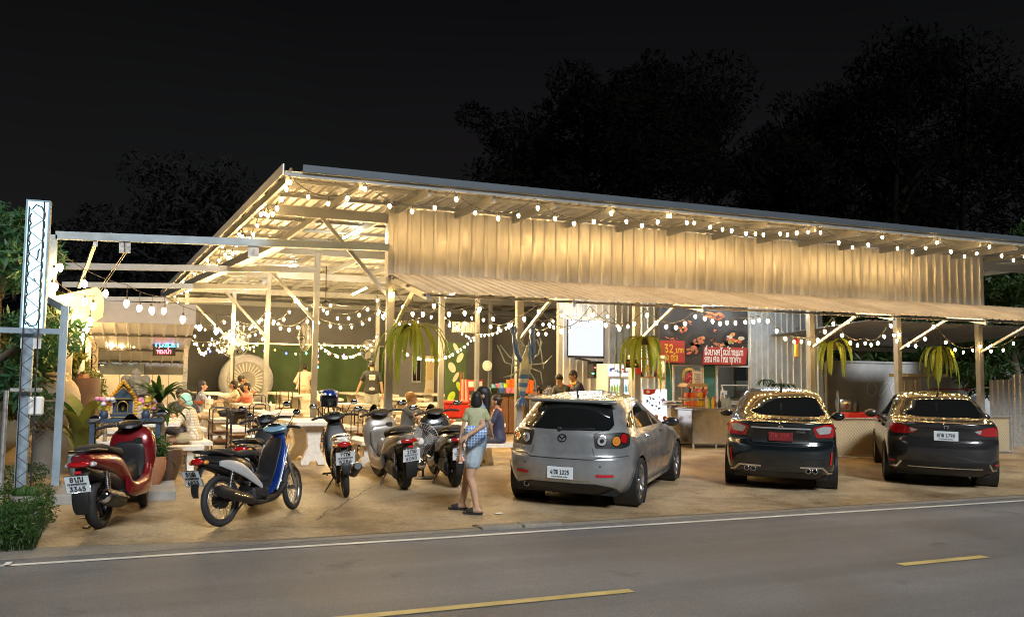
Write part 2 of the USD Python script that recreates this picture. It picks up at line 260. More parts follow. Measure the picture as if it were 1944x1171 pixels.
groundm('asphalt', [(.3, (.115, .117, .120)), (.5, (.155, .157, .160)), (.72, (.20, .20, .202))], .45, .70, .8, 75., track=True)
groundm('lot_concrete', [(.3, (.20, .142, .078)), (.5, (.315, .235, .138)), (.7, (.42, .33, .215))], .9, .62, .35, 24., wet=True)
groundm('kerb_concrete', [(.3, (.15, .135, .11)), (.6, (.25, .22, .175))], 1.3, .8, .5, 30.)
groundm('earth', [(.3, (.05, .045, .03)), (.6, (.09, .08, .05))], .8, .9, .6, 14.)
# ================================================================== ground
def ysheet(name, x0, x1, ys, zs, mat, nx=2, jitter=0):
    m = MB(); g = [[(x, y + (jitter * math.sin(x * 2.1) if 0 < j < len(ys) - 1 else 0), z) for x in np.linspace(x0, x1, nx)] for j, (y, z) in enumerate(zip(ys, zs))]
    m.grid(np.array(g)[:, ::-1]); return struct(name, m, mat)
ysheet('terrain', -400, 400, [-300, 9.0, 12.0, 24.5, 500], [-.03, -.03, -.03 + gz(12), .40, .40], 'earth')
ysheet('road', -150, 150, [-4.2, 0, 4.0, 9.42], [-.004, -.004, -.004, -.004], 'asphalt')
def kerb_edge(x): return 9.62 + (.55 * max(0, min(1, (1.2 - x) / 3.5)))
m = MB(); xs = np.linspace(-14, 60, 300); R_ = random.Random(3); jag = [R_.uniform(-.02, .02) for _ in xs]
m.grid([[(x, y, z) for x in xs[::-1]] for y, z in ((9.42, -.002), (9.44, .004), (9.60, .006))]); m.grid([[(x, 9.60, .006) for x in xs[::-1]], [(x, kerb_edge(x) + j, .010) for x, j in zip(xs[::-1], jag[::-1])]])
struct('kerb_strip', m, 'kerb_concrete')
m = MB(); g = []
for y in [9.58, 10.4, 11, 12, 14, 16, 19, 22, 24.3, 34]: g.append([(x, (kerb_edge(x) - .05 if y == 9.58 else y), (gz(y) + .012 if y > 9.6 else .0105)) for x in np.linspace(-2.4, 24, 120)[::-1]])
m.grid(g); struct('concrete_lot', m, 'lot_concrete')
def flat_strip(pts, w, z, mb):
    pts = np.array(pts, float); t = np.gradient(pts, axis=0); n = np.stack([-t[:, 1], t[:, 0]], 1); n /= np.linalg.norm(n, axis=1, keepdims=True); w = np.broadcast_to(w, len(pts))[:, None] / 2
    zz = np.array([z if z is not None else gz(p[1]) + .016 for p in pts])[:, None]
    mb.grid(np.stack([np.hstack([pts + n * w, zz]), np.hstack([pts - n * w, zz])], 1)[:, ::-1]); return mb
m = MB(); flat_strip([(x, 9.15 + .006 * math.sin(x * 1.7)) for x in np.arange(-30, 60, .5)], .085, .002, m); struct('road_edge_line', m, 'paint_white_line')
for x0, x1 in ((-7.6, -5.3), (.95, 3.72), (6.65, 7.78), (13.6, 15.9), (20, 22.5), (-14, -11.5)):
    m = MB(); flat_strip([(x0, 6.40), (x1, 6.40)], .11, .002, m); struct('road_centre_dash', m, 'paint_yellow_line')
for P_ in ([(600, 990), (622, 972), (640, 968), (662, 950), (678, 944), (690, 934), (706, 926)], [(1780, 905), (1800, 901), (1812, 905), (1840, 900)], [(380, 1016), (440, 1008), (520, 1001), (600, 1003), (700, 1000)]):
    m = MB(); q = [ground(*p)[:2] for p in P_]; q = np.array(q); t = np.linspace(0, len(q) - 1, 40); qq = np.stack([np.interp(t, range(len(q)), q[:, k]) for k in (0, 1)], 1); qq += np.array([[R_.uniform(-.012, .012), R_.uniform(-.02, .02)] for _ in qq])
    flat_strip(qq, [.006 + .012 * abs(math.sin(i * .7)) for i in range(40)], None, m); struct('ground_crack', m, 'crack')
d0 = thing('drain_slab', 'broken concrete drain slab lying proud in the kerb in front of the woman', 'drain', (3.5, 9.52, 0))
for i in range(2):
    b = MB(); b.box((.28 + i * .52, .0, .0), (.50, .20, .07), rotz(.03 * (i - .5)), bev=.012); part(d0, 'slab', b, 'kerb_concrete')
b = MB(); b.box((.52, .13, .005), (1.06, .05, .04), bev=.01); part(d0, 'lip', b, 'crack')
# ================================================================== the open shed
RO = V(1.71, 13.25, 4.81); RD = V(-.084, .996, -.02); RL = 18.6; RX1 = 21.0
def roofp(x, L, dz=0): return V(RO[0] + x + RD[0] * L, RO[1] + RD[1] * L, RO[2] + RD[2] * L + dz)
def corr(p0, u, v, width, length, pitch, depth, nrm, ribw=.035, nv=1, rnd=False):
    """One sheet of trapezoid-ribbed metal: ribs run along v."""
    p0, u, v, nrm = map(lambda a: np.asarray(a, float), (p0, u, v, nrm)); pr = [(0, 0)]
    k = pitch / 2
    while k < width:
        for dx, dz in (((-ribw, 0), (-ribw * .45, depth), (ribw * .45, depth), (ribw, 0)) if not rnd else ((-ribw, 0), (-ribw * .85, depth * .55), (-ribw * .5, depth * .9), (0, depth), (ribw * .5, depth * .9), (ribw * .85, depth * .55), (ribw, 0))): pr.append((k + dx, dz))
        k += pitch
    pr.append((width, 0)); m = MB()
    for (a, za), (b, zb) in zip(pr[:-1], pr[1:]):
        A = p0 + u * a + nrm * za; B = p0 + u * b + nrm * zb
        m.grid([[A + v * length * t for t in np.linspace(0, 1, nv + 1)], [B + v * length * t for t in np.linspace(0, 1, nv + 1)]])
    return m
shed = thing('restaurant_shed', 'big open-sided steel shed with ribbed metal fascia and awning hung with warm bulbs', 'building')
w_ = .76; i = 0; x = 0.0
while x < RX1 - RO[0] - .2:
    part(shed, 'roof_sheet', corr(roofp(x, 0, .003 * (i % 2)), (1, 0, 0), RD, w_ + .02, RL, .19, .042, (0, 0, 1), .03), 'roof_sheet' if i % 3 else 'roof_sheet_b'); x += w_; i += 1
XW = x
b = MB(); b.bar(roofp(.26, -.03, .045), roofp(XW, -.03, .045), .05, .11); part(shed, 'gutter', b, 'gutter')
b = MB(); b.bar(roofp(0, .02, -.05), roofp(XW, .02, -.05), .05, .07); part(shed, 'eave_beam', b, 'steel_paint')
b = MB(); b.bar(roofp(-.02, 0, .02), roofp(-.02, RL, .02), .02, .16); part(shed, 'verge_trim', b, 'white_sheet')
for k in range(18):                                   # purlins
    b = MB(); L = .55 + k * 1.05; b.bar(roofp(.02, L, -.03), roofp(XW, L, -.03), .05, .05); part(shed, 'purlin', b, 'steel_paint')
for k in range(18):                                   # rafters
    xk = .06 + k * 1.12; b = MB(); b.bar(roofp(xk, .06, -.12), roofp(xk, RL, -.12), .06, .12); part(shed, 'rafter', b, 'steel_paint')
BY = [15.0, 19.2, 23.4, 27.6, 31.4]
for y in BY:
    L = (y - RO[1]) / RD[1]; b = MB(); b.bar(roofp(.1, L, -.26), roofp(XW, L, -.26), .09, .17); part(shed, 'beam', b, 'steel_paint')
def post(px, y, py=700, w=.12, ztop=None, mat='steel_paint'):
    p = at(px, py, y); b = MB(); z1 = ztop or (RO[2] + RD[2] * (y - RO[1]) - .26); b.box((p[0], y, (gz(y) + z1) / 2), (w, w, z1 - gz(y)), bev=.008); part(shed, 'post', b, mat)
    b = MB(); b.box((p[0], y, gz(y) + .02), (w * 2, w * 2, .02)); part(shed, 'base_plate', b, 'steel_paint'); return p[0]
PX = {}
for px, y in ((738, 15.0), (985, 15.0), (1208, 15.0), (1540, 15.0), (1705, 15.0), (1860, 15.0), (597, 19.2), (837, 19.2), (905, 23.4), (505, 23.4), (1062, 19.2), (440, 27.6), (715, 27.6), (350, 27.6), (930, 27.6)):
    PX[px] = post(px, y, w=.13 if y == 15 else .12)
def strut(a, b_, y, w=.06, y2=None):
    p, q = at(*a, y), at(*b_, y2 or y); m = MB(); m.bar(p, q, w, w); part(shed, 'brace', m, 'steel_paint')
for a, b_, y in (((600, 400), (736, 562), 15.0), ((512, 512), (598, 610), 19.2), ((414, 537), (506, 640), 23.4), ((372, 580), (440, 650), 27.6)): strut(a, b_, y)
# fascia: one sheet after another on the street side
FX0, FX1, FZ0, FZ1 = PX[738] - .07, PX[1860] + .08, 3.50, 4.70
n = 20; w_ = (FX1 - FX0) / n
for i in range(n):
    part(shed, 'fascia_sheet', corr((FX0 + i * w_, 14.90 - .0025 * (i % 2), FZ0 + .004 * (i % 3)), (1, 0, 0), (0, 0, 1), w_ + .015, FZ1 - FZ0, w_ / 3, .04, (0, -1, 0), .042, 1, True), 'alu_sheet' if i % 4 != 2 else 'alu_sheet_b')
b = MB(); b.box((FX0 - .012, 14.98, (FZ0 + FZ1) / 2), (.016, .22, FZ1 - FZ0 + .03)); part(shed, 'corner_trim', b, 'alu_sheet_b')
b = MB(); b.bar((FX0, 14.98, FZ0 + .05), (FX1, 14.98, FZ0 + .05), .07, .09); part(shed, 'fascia_rail', b, 'steel_paint')
b = MB(); b.bar((FX0, 14.98, FZ1 - .08), (FX1, 14.98, FZ1 - .08), .07, .09); part(shed, 'fascia_rail', b, 'steel_paint')
# awning
AY0, AZ0, AY1, AZ1 = 14.86, 3.50, 12.62, 2.97
av = V(0, AY1 - AY0, AZ1 - AZ0); al = np.linalg.norm(av); av /= al; an = np.cross((1, 0, 0), -av); an = an if an[2] > 0 else -an
x = FX0 + .02; i = 0
while x < 20.6:
    part(shed, 'awning_sheet', corr((x, AY0, AZ0 + .03 + .003 * (i % 2)), (1, 0, 0), av, .77, al, .19, .026, an, .028), 'awning' if i % 3 else 'awning_b'); x += .755; i += 1
for xk in (PX[738], PX[985], PX[1208], PX[1540], PX[1705], PX[1860]):
    b = MB(); b.bar((xk, 14.94, AZ0 - .05), (xk, AY1 + .06, AZ1 - .03), .05, .10); part(shed, 'awning_rafter', b, 'galv')
    b = MB(); b.bar((xk, 14.93, 2.45), (xk, 13.55, 3.10), .05, .05); part(shed, 'brace', b, 'galv')
for t in (.08, .5, .94):
    b = MB(); c_ = V(0, AY0, AZ0) + av * al * t - an * .03; b.bar((FX0, c_[1], c_[2]), (20.5, c_[1], c_[2]), .04, .04); part(shed, 'purlin', b, 'steel_paint')
# ceiling lamps of the shed: fluorescent tubes
def tube_lamp(p, q, mat, label):
    p, q = np.asarray(p, float), np.asarray(q, float); t = thing('tube_lamp', label, 'lamp', group='tube lamps under the shed roof')
    b = MB(); b.bar(p + V(0, 0, .035), q + V(0, 0, .035), .05, .03); part(t, 'batten', b, 'white_paint')
    b = MB(); b.tube([p, q], .019, 8); part(t, 'tube', b, mat)
def lamp_at(a, b_, y, mat, label): tube_lamp(at(*a, y), at(*b_, y + .35), mat, label)
lamp_at((652, 452), (686, 433), 17.0, 'tube_warm', 'long lit tube lamp nearest the fascia under the roof')
lamp_at((551, 506), (567, 497), 22.5, 'tube_warm', 'lit tube lamp above the middle posts under the roof')
lamp_at((1300, 578), (1370, 580), 16.8, 'tube_white', 'cold tube lamp above the food banner')
lamp_at((466, 549), (481, 541), 26.0, 'tube_white', 'cold white tube lamp towards the back of the roof')
lamp_at((670, 559), (695, 547), 22.0, 'tube_warm', 'lit tube lamp beside the left front post')
lamp_at((843, 565), (862, 557), 19.5, 'tube_white', 'cold white tube lamp just under the left end of the awning')
lamp_at((1085, 562), (1150, 560), 18.6, 'tube_white', 'cold tube lamp over the projector screen')
lamp_at((1440, 580), (1530, 582), 16.9, 'tube_white', 'cold tube lamp over the blue ribbed wall')
lamp_at((1640, 628), (1710, 628), 19.0, 'tube_white', 'cold tube lamp over the concrete wall yard')
# ceiling fan hanging in the shed
f = thing('ceiling_fan', 'dark ceiling fan hanging from the shed roof behind the middle post', 'fan', at(618, 577, 20.5)); 
b = MB(); b.tube([(0, 0, 0), (0, 0, .9)], .012, 6); part(f, 'rod', b, 'black_plastic'); b = MB(); b.lathe([(0, -.07), (.09, -.05), (.10, .02), (.03, .09), (0, .09)], 14); part(f, 'motor', b, 'black_plastic')
for k in range(3):
    b = MB(); b.box((.38, 0, 0), (.56, .11, .008), roty(.08)); b.xf(rotz(k * 2.094 + .4)); part(f, 'blade', b, 'black_plastic')
# ================================================================== back walls
def wallbox(name, label, cat, x0, x1, y, z0, z1, mat, th=.08, group=None):
    b = MB(); b.box(((x0 + x1) / 2, y, (z0 + z1) / 2), (x1 - x0, th, z1 - z0)); return solo(name, label, cat, b, mat, group)
def cloth(x0, x1, y, z0, z1, amp=.05, folds=1.2, seed=0, n=60):
    xs = np.linspace(x0, x1, n); zs = np.linspace(z0, z1, 12); P = np.array([[(x * folds, z * .5, seed) for z in zs] for x in xs]); d = (meshkit.fbm(P, 3, seed) - .5) * 2 * amp
    m = MB(); g = np.array([[(x, y + d[i, j], z) for j, z in enumerate(zs)] for i, x in enumerate(xs)]); m.grid(g); m.grid((g + V(0, .01, 0))[:, ::-1]); return m
yb = 31.0; x_ = lambda px, y=yb: at(px, 690, y)[0]
solo('green_tarp', 'dark green tarpaulin hung as the back wall of the dining shed', 'tarpaulin', cloth(x_(452), x_(742), yb, .42, 2.75, .16, 1.1, 4), 'green_tarp')
solo('dark_tarp', 'blackish tarpaulin hung left of the round drum at the back', 'tarpaulin', cloth(x_(300), x_(450), yb + .15, .42, 3.2, .14, .9, 9), 'dark_tarp')
wallbox('back_wall', 'dark wall band high above the tarpaulins at the back of the shed', 'wall', x_(300), x_(1080), 31.6, 2.7, 4.45, 'dark_wall')
b = MB(); b.bar((x_(455), yb - .1, 2.78), (x_(742), yb - .1, 2.78), .05, .05); solo('tarp_rail', 'pale pipe rail along the top of the green tarpaulin', 'rail', b, 'galv')
yk = 27.8
kw = thing('kitchen_wall', 'dark grey wall with a yellow door and a window behind the kitchen counter', 'wall')
b = MB(); b.box(((x_(748, yk) + x_(1062, yk)) / 2, yk + .06, 1.95), (x_(1062, yk) - x_(748, yk), .1, 3.1)); part(kw, 'wall', b, 'dark_wall')
xa, xb = x_(806, yk), x_(824, yk); b = MB(); b.box(((xa + xb) / 2, yk - .03, 1.42), (xb - xa, .05, 1.95), bev=.01); dr = part(kw, 'door', b, 'yellow_plastic' if False else 'cream')
for z in (1.9, 1.0): b = MB(); b.box(((xa + xb) / 2, yk - .06, z), ((xb - xa) * .6, .015, .6), bev=.006); part(dr, 'panel', b, 'beige_panel')
xa, xb = x_(782, yk), x_(799, yk); b = MB(); b.box(((xa + xb) / 2, yk - .02, 1.95), (xb - xa, .05, .9)); wn = part(kw, 'window', b, 'galv')
for k in (0, 1): b = MB(); b.box((xa + (xb - xa) * (.27 + .46 * k), yk - .05, 1.95), ((xb - xa) * .38, .012, .76)); part(wn, 'pane', b, 'glass_dark')
# lean-to roof behind the right bays, and the wall of the yard there
lt = thing('lean_to_roof', 'grey ribbed lean-to roof behind the right front posts', 'roof')
for k in range(8): part(lt, 'roof_sheet', corr((at(1560, 640, 17)[0] + k * .9, 15.5, 3.12 + .003 * (k % 2)), (1, 0, 0), V(.0, .98, -.06), .92, 5.4, .2, .03, (0, 0, 1), .03), 'galv_dark')
b = MB(); b.bar((at(1560, 640, 17)[0], 20.8, 2.70), (at(1560, 640, 17)[0] + 7.2, 20.8, 2.70), .08, .12); part(lt, 'beam', b, 'steel_paint')
wallbox('yard_wall', 'stained pale concrete wall behind the chain-link fence', 'wall', at(1568, 740, 22)[0], 34, 22.0, .35, 2.30, 'concrete_wall', .12)
b = MB(); b.box((30.0, 22.0, 2.33), (20, .18, .06)); solo('wall_coping', 'thin coping along the top of the concrete yard wall', 'coping', b, 'concrete_wall')
def rib_wall(name, label, px0, px1, y, z0, z1, mats, pitch=.19, w=.76):
    t = thing(name, label, 'wall'); x0, x1 = x_(px0, y), x_(px1, y); n = max(1, round((x1 - x0) / w)); w = (x1 - x0) / n
    for k in range(n): part(t, 'sheet', corr((x0 + k * w, y - .002 * (k % 2), z0), (1, 0, 0), (0, 0, 1), w + .01, z1 - z0, pitch, .03, (0, -1, 0), .03), mats[k % len(mats)])
    return t
rib_wall('silver_rib_wall', 'silvery ribbed metal wall behind the projector screen and fridge', 1064, 1212, 20.6, .34, 4.3, ['alu_sheet', 'white_sheet'])
rib_wall('blue_rib_wall', 'pale blue ribbed metal wall right of the food banner', 1420, 1562, 19.0, .30, 3.9, ['blue_sheet'])
rib_wall('pale_rib_wall', 'narrow bluish ribbed metal strip left of the food banner', 1212, 1256, 19.2, .30, 4.0, ['blue_sheet'])
fz = thing('ribbed_fence', 'tall olive grey ribbed metal fence at the right edge of the lot', 'fence')
for k in range(6): part(fz, 'sheet', corr((18.55 + k * .76, 15.0 - .003 * (k % 2), gz(15) + .01), (1, 0, 0), (0, 0, 1), .765, 1.60 + (.14 if k else 0), .19, .03, (0, -1, 0), .03), 'galv' if k % 2 else 'galv_dark')
b = MB(); b.bar((18.5, 15.05, 1.6), (23, 15.05, 1.6), .04, .04); part(fz, 'rail', b, 'steel_paint')
# chain-link fence with beige boards behind it
cl = thing('chain_link_fence', 'low chain-link fence with beige boards behind it beside the parked sedans', 'fence'); cx0, cx1, cy = 12.6, 17.9, 13.95; cz = gz(cy)
for k in range(4):
    xk = cx0 + (cx1 - cx0) * k / 3; b = MB(); b.tube([(xk, cy, cz), (xk, cy, cz + .86)], .022, 8); part(cl, 'post', b, 'galv')
    if k < 3: b = MB(); b.box((xk + (cx1 - cx0) / 6, cy + .05, cz + .43), ((cx1 - cx0) / 3 - .03, .015, .78)); part(cl, 'board', b, 'beige_panel')
for z in (.05, .82): b = MB(); b.tube([(cx0, cy, cz + z), (cx1, cy, cz + z)], .016, 6); part(cl, 'rail', b, 'galv')
b = MB(); k = cx0 - .77
while k < cx1:
    for s_ in (1, -1):
        xa, xb = (k, k + .77) if s_ > 0 else (k + .77, k); za, zb = .05, .82
        if min(xa, xb) < cx0:
            t = (cx0 - min(xa, xb)) / .77
            if s_ > 0: xa, za = cx0, .05 + t * .77
            else: xb, zb = cx0, .82 - t * .77
        if max(xa, xb) > cx1:
            t = (max(xa, xb) - cx1) / .77
            if s_ > 0: xb, zb = cx1, .82 - t * .77
            else: xa, za = cx1, .05 + t * .77
        b.tube([(xa, cy - .004 * s_, cz + za), (xb, cy - .004 * s_, cz + zb)], .004, 3, caps=False)
    k += .075
part(cl, 'wire_mesh', b, 'steel_paint', kind='stuff')
# ================================================================== lettering: Thai letters drawn with strokes (points on a 10 x 10 field), Latin and digits from the font
_G = {  # each glyph: strokes of points "x,y"; y up, baseline 0, height 10
 'ก': ['1,0 1,6 0,7 2,10 5,10 7,9 7,0'], 'ป': ['2,8 1,9 2,10 3,9 2,8 2,0 7,0 7,13'], 'ง': ['3,9 4,10 5,9 4,8 3,9', '5,9 5,3 3,0 0,5'], 'ย': ['2,9 1,10 0,9 1,7 3,6 1,5 1,0 7,0 7,10'],
 'า': ['0,8 2,10 4,9 4,0'], 'ส': ['1,6 0,7 0,5 1,6 1,0', '1,5 5,6 6,5 6,0', '0,8 2,10 5,10 6,8 6,5', '5,9 8,11'], 'ไ': ['3,0 2,1 2,11 0,13 0,15 3,14 5,15'], 'ใ': ['3,0 2,1 2,12 1,13 2,15 4,14 3,12'], 'ต': ['3,3 4,2 3,1 2,2 3,3 1,5 1,8 2,10 4,9 5,10 7,8 7,0', '1,5 1,0'],
 'ล': ['2,1 1,0 0,1 1,2 5,6 6,4 6,0', '6,4 6,8 4,10 1,9'], 'ท': ['1,8 0,9 1,10 2,9 2,0', '2,7 5,10 7,9 7,0'], 'แ': ['1,10 1,1 2,0 3,1 2,2', '5,10 5,1 6,0 7,1 6,2'], 'เ': ['1,10 1,1 2,0 3,1 2,2'], 'ร': ['1,0 2,1 3,0 3,5 1,6 1,8 3,9 5,9'], 'อ': ['2,7 1,6 2,5 3,6 2,7 0,6', '0,6 0,9 3,10 6,9 6,0 1,0 0,4'],
 'น': ['1,8 0,9 1,10 2,9 2,0', '2,2 5,1 6,0 7,1 6,2', '7,1 7,10'], 'ด': ['4,3 3,2 4,1 5,2 4,3 1,6 1,8 3,10 6,9 7,7 7,0', '1,6 1,0'], 'ห': ['1,8 0,9 1,10 2,9 2,0', '2,4 6,8 7,10 5,9 6,7', '6,7 7,5 7,0'], 'ม': ['1,8 0,9 1,10 2,9 2,1 1,0 0,1 1,2', '2,1 6,0 6,10'], 'ค': ['4,5 3,6 2,5 3,4 4,5', '1,0 1,7 3,10 6,9 7,7 7,0'], 'บ': ['1,8 0,9 1,10 2,9 2,0 7,0 7,10'],
 'ข': ['1,7 0,8 1,9 2,8 1,6 2,4 2,0 7,0 7,10'], 'ฆ': ['1,8 0,9 1,10 2,9 2,1 1,0', '2,1 5,2 5,10', '5,2 7,0 7,10'], 'พ': ['1,8 0,9 1,10 2,9 2,0 4,6 6,0 7,10'], 'ฬ': ['1,8 0,9 1,10 2,9 2,0 4,6 6,0 7,8 8,11 6,11'], 'ผ': ['1,9 2,8 1,10 0,8 1,0 4,5 7,0 7,10'], 'ฐ': ['2,4 2,8 4,9 6,9', '2,4 5,4 5,1 2,0', '1,-3 4,-2 6,-3'],
 '!': ['2,10 2,3', '2,0.6 2,0']}
_UP = {'ิ': ['-6,12 -4,14 -1,13 -1,12 -6,12'], '้': ['-3,15 -2,16 -2,18 0,18'], '่': ['-2,15 -2,18'], '์': ['-3,15 -2,16 -3,17 -1,18'], 'ั': ['-6,12 -5,13 -2,13 -1,15'], 'ุ': ['-2,-1 -1,-2 -1,-5'], 'ำ': ['-3,13 -2,14 -1,13 -2,12 -3,13', '1,8 3,10 5,9 5,0'], '็': ['-5,12 -3,14 -1,13']}
def thai(text, height, weight=.9):
    """A shapely shape of the text in the xy plane, reading along +x, letters about height tall."""
    x, out = 0.0, []
    def st(s, x0):
        for q in s:
            p = [tuple(map(float, a.split(','))) for a in q.split()]; out.append(LineString([(x0 + a, b) for a, b in p]).buffer(weight, 3))
    for ch in text:
        if ch == ' ': x += 4; continue
        if ch in _UP:
            st(_UP[ch], x - 1.0); x += 6.5 if ch == 'ำ' else 0; continue
        if ch in _G:
            w = max(float(a.split(',')[0]) for q in _G[ch] for a in q.split()); st(_G[ch], x); x += w + 2.2; continue
        out.append('@' + ch); x += 0
    g = unary_union(out); k = height / 10; return shapely.affinity.scale(g, k, k, origin=(0, 0)), x * k
from shapely import affinity
def text_any(text, height, depth=.004, weight=.9, bold=True):
    """A mesh of mixed lettering, in the xy plane, with its length."""
    m = MB(); x = 0.0; run = ''; runs = []
    for ch in text:
        kind = 't' if (ch in _G or ch in _UP) and ch != '!' else ('s' if ch == ' ' else 'l')
        if runs and (runs[-1][0] == kind or ch == ' '): runs[-1][1] += ch
        else: runs.append([kind, ch])
    for kind, tx_ in runs:
        if kind == 't':
            g, w = thai(tx_, height, weight); m.poly(g, 0, depth, None, (x, 0, 0)); x += w
        elif tx_.strip():
            t = meshkit.text_mesh(tx_.rstrip(), height, depth, bold); m.tm(t, None, (x, 0, 0), flat=True); x += float(t.bounds[1][0]) + height * (.25 + .4 * (tx_ != tx_.rstrip()))
    return m, x
def lettering(parent, name, text, height, mat, origin, R, width=None, centre=True, weight=.9, depth=.003):
    m, w = text_any(text, height, depth, weight); s = (width / w) if width else 1.0; R = np.asarray(R, float)
    for k in range(len(m.v)): m.v[k] = m.v[k] * V(s, 1, 1) - V(w * s / 2 if centre else 0, 0, 0)
    m.xf(R, origin); return part(parent, name, m, mat)
# ================================================================== strings of bulbs
em('bulb_eave', (1.0, .61, .22), BULB_L * .8); em('bulb_in', (1.0, .66, .27), BULB_L * 4.2); em('bulb_warm_dim', (1.0, .55, .16), BULB_L * .4); pm('bulb_dead', (.30, .22, .10), .1, 0, .1, 9)
BP = [(0.0, -.062), (.011, -.056), (.027, -.034), (.036, -.008), (.034, .012), (.022, .032), (.014, .040)]
def string(label, anchors, n, sag, mat='bulb_warm', drop=.09, size=.74, wire=.006, ends=True, colours=None, seed=0):
    """A cable swagging between the anchors with n bulbs hanging in every span."""
    r = random.Random(seed + len(anchors)); A = [np.asarray(a, float) for a in anchors]; t0 = thing('string_light', label, 'string lights', group='strings of bulbs hung around the shed'); cab = MB(); n = [n] * (len(A) - 1) if np.ndim(n) == 0 else n; sag = [sag] * (len(A) - 1) if np.ndim(sag) == 0 else sag; q = 0
    for k in range(len(A) - 1):
        f = lambda t: A[k] * (1 - t) + A[k + 1] * t - V(0, 0, 4 * sag[k] * t * (1 - t)); cab.tube([f(t) for t in np.linspace(0, 1, 11)], wire, 4, caps=False)
        for j in range(n[k]):
            t = (j + (.5 if not ends else .12)) / n[k] + r.uniform(-.02, .02); p = f(min(max(t, 0), 1)); d = drop * r.uniform(.8, 1.25); s = size * r.uniform(.93, 1.07); tilt = rotx(r.uniform(-.2, .2)) @ roty(r.uniform(-.2, .2))
            b = MB(); b.lathe([(a * s, z * s) for a, z in BP], 9, R=tilt).xf(None, p - V(0, 0, d)); m_ = colours[q % len(colours)] if colours else (mat if (z_ := r.random()) > .16 else ('bulb_warm_dim' if z_ > .03 else 'bulb_dead')); q += 1
            bp = part(t0, 'bulb', b, m_)
            s_ = MB(); s_.lathe([(0, .034 * s), (.017 * s, .036 * s), (.016 * s, .075 * s), (0, .08 * s)], 7, R=tilt); s_.xf(None, p - V(0, 0, d)); s_.tube([p - V(0, 0, d - .07 * s), p], .004, 4, caps=False); part(bp, 'socket', s_, 'cable')
    part(t0, 'cable', cab, 'cable'); return t0
def ev(px): return V(at(px, 350 + (px - 540) * .098, 13.3)[0], 13.22, roofp(at(px, 350 + (px - 540) * .098, 13.3)[0] - 1.71, 0)[2] - .08)
string('warm bulbs swagged along the high front eave, left half', [ev(p) for p in (546, 688, 857, 1012, 1153, 1268)], 4, [.27, .30, .30, .28, .2], mat='bulb_eave', seed=1)
string('closely spaced bulbs in a nearly straight row under the middle of the front eave', [ev(1268), ev(1550)], 13, .18, mat='bulb_eave', seed=2)
string('warm bulbs swagged along the high front eave at its right end', [ev(p) for p in (1550, 1668, 1772, 1870, 1960)], 4, .26, mat='bulb_eave', seed=3)
string('bulbs bunched along the sloping left edge of the roof', [roofp(.10, L, -.10) for L in (.3, 2.2, 4.3, 6.4, 8.6, 10.9, 13.3, 15.8, 18)], 6, [.22, .34, .38, .38, .4, .4, .45, .45], mat='bulb_eave', seed=4)
def aw(px, y=12.8, z=2.92): return V(at(px, 580, y)[0], y, z - .0)
string('bulbs under the left end of the awning above the first hanging fern', [at(745, 545, 14.9), aw(822), aw(905), aw(1020)], [4, 3, 4], [.25, .15, .25], seed=5)
string('bulbs under the awning in front of the projector screen', [aw(1020), aw(1120), aw(1225), aw(1318)], [5, 4, 5], [.36, .28, .22], seed=6)
string('straight row of bulbs under the awning in front of the food banner', [aw(1318), aw(1455)], [9], [.10], seed=7)
string('bulbs under the awning in front of the blue ribbed wall', [aw(1455), at(1520, 640, 14.2), aw(1580)], [4, 4], [.12, .15], seed=8)
string('bulbs under the awning above the dark sedan with four tail pipes', [aw(1580), at(1640, 640, 14.6), aw(1690), at(1706, 640, 14.9)], [4, 4, 3], [.2, .2, .1], seed=9)
string('bulbs under the right end of the awning above the grey sedan', [at(1706, 625, 14.9), aw(1770), at(1858, 650, 14.9), aw(1945)], [4, 5, 4], [.35, .3, .25], seed=10)
string('bulbs strung deeper under the awning near the projector screen', [at(990, 585, 17.5), at(1065, 590, 18.), at(1150, 588, 18.), at(1210, 600, 17.5)], [4, 5, 3], .25, seed=11)
# deeper inside
S = lambda *a: [at(*p) for p in a]
string('dense small bulbs in a deep swag in front of the yellow door', S((742, 652, 15.2), (905, 632, 19.5)), [24], [.42], 'bulb_small', .03, .52, seed=12)
string('dense small bulbs climbing from the swag to the lobster post', S((905, 632, 19.5), (980, 606, 15.3)), [9], [.12], 'bulb_small', .03, .52, seed=13)
string('dense small bulbs falling steeply behind the fern to the wall', S((835, 590, 19.2), (905, 645, 22.)), [9], [.1], 'bulb_small', .03, .52, seed=14)
string('dense small bulbs in a deep swag between the middle post and the left front post', S((598, 648, 19.2), (718, 633, 27.)), [17], [.5], 'bulb_small', .03, .6, seed=15)
string('small bulbs along the top of the green tarpaulin', S((600, 648, 27.), (716, 650, 30.4)), [9], [.12], 'bulb_small', .05, .62, seed=16)
string('small bulbs in two tight swags beside the pedestal fan on the left', S((370, 634, 22.), (402, 640, 24.), (440, 634, 27.), (505, 632, 23.4)), [9, 8, 9], [.42, .42, .38], 'bulb_small', .04, .62, seed=17)
string('bulbs from the far left post across to the second post inside', S((352, 600, 27.), (440, 592, 27.4), (505, 590, 23.4), (598, 585, 19.2)), [5, 5, 6], [.35, .35, .4], mat='bulb_in', seed=18)
string('bulbs strung from the middle post to the left front post', S((598, 566, 19.2), (716, 560, 20), (738, 570, 15.2)), [6, 4], [.4, .3], mat='bulb_in', seed=19)
string('bulbs crossing behind the left front post at head height', S((598, 600, 19.2), (715, 590, 27.), (837, 580, 19.2)), [6, 7], [.3, .35], mat='bulb_in', seed=20)
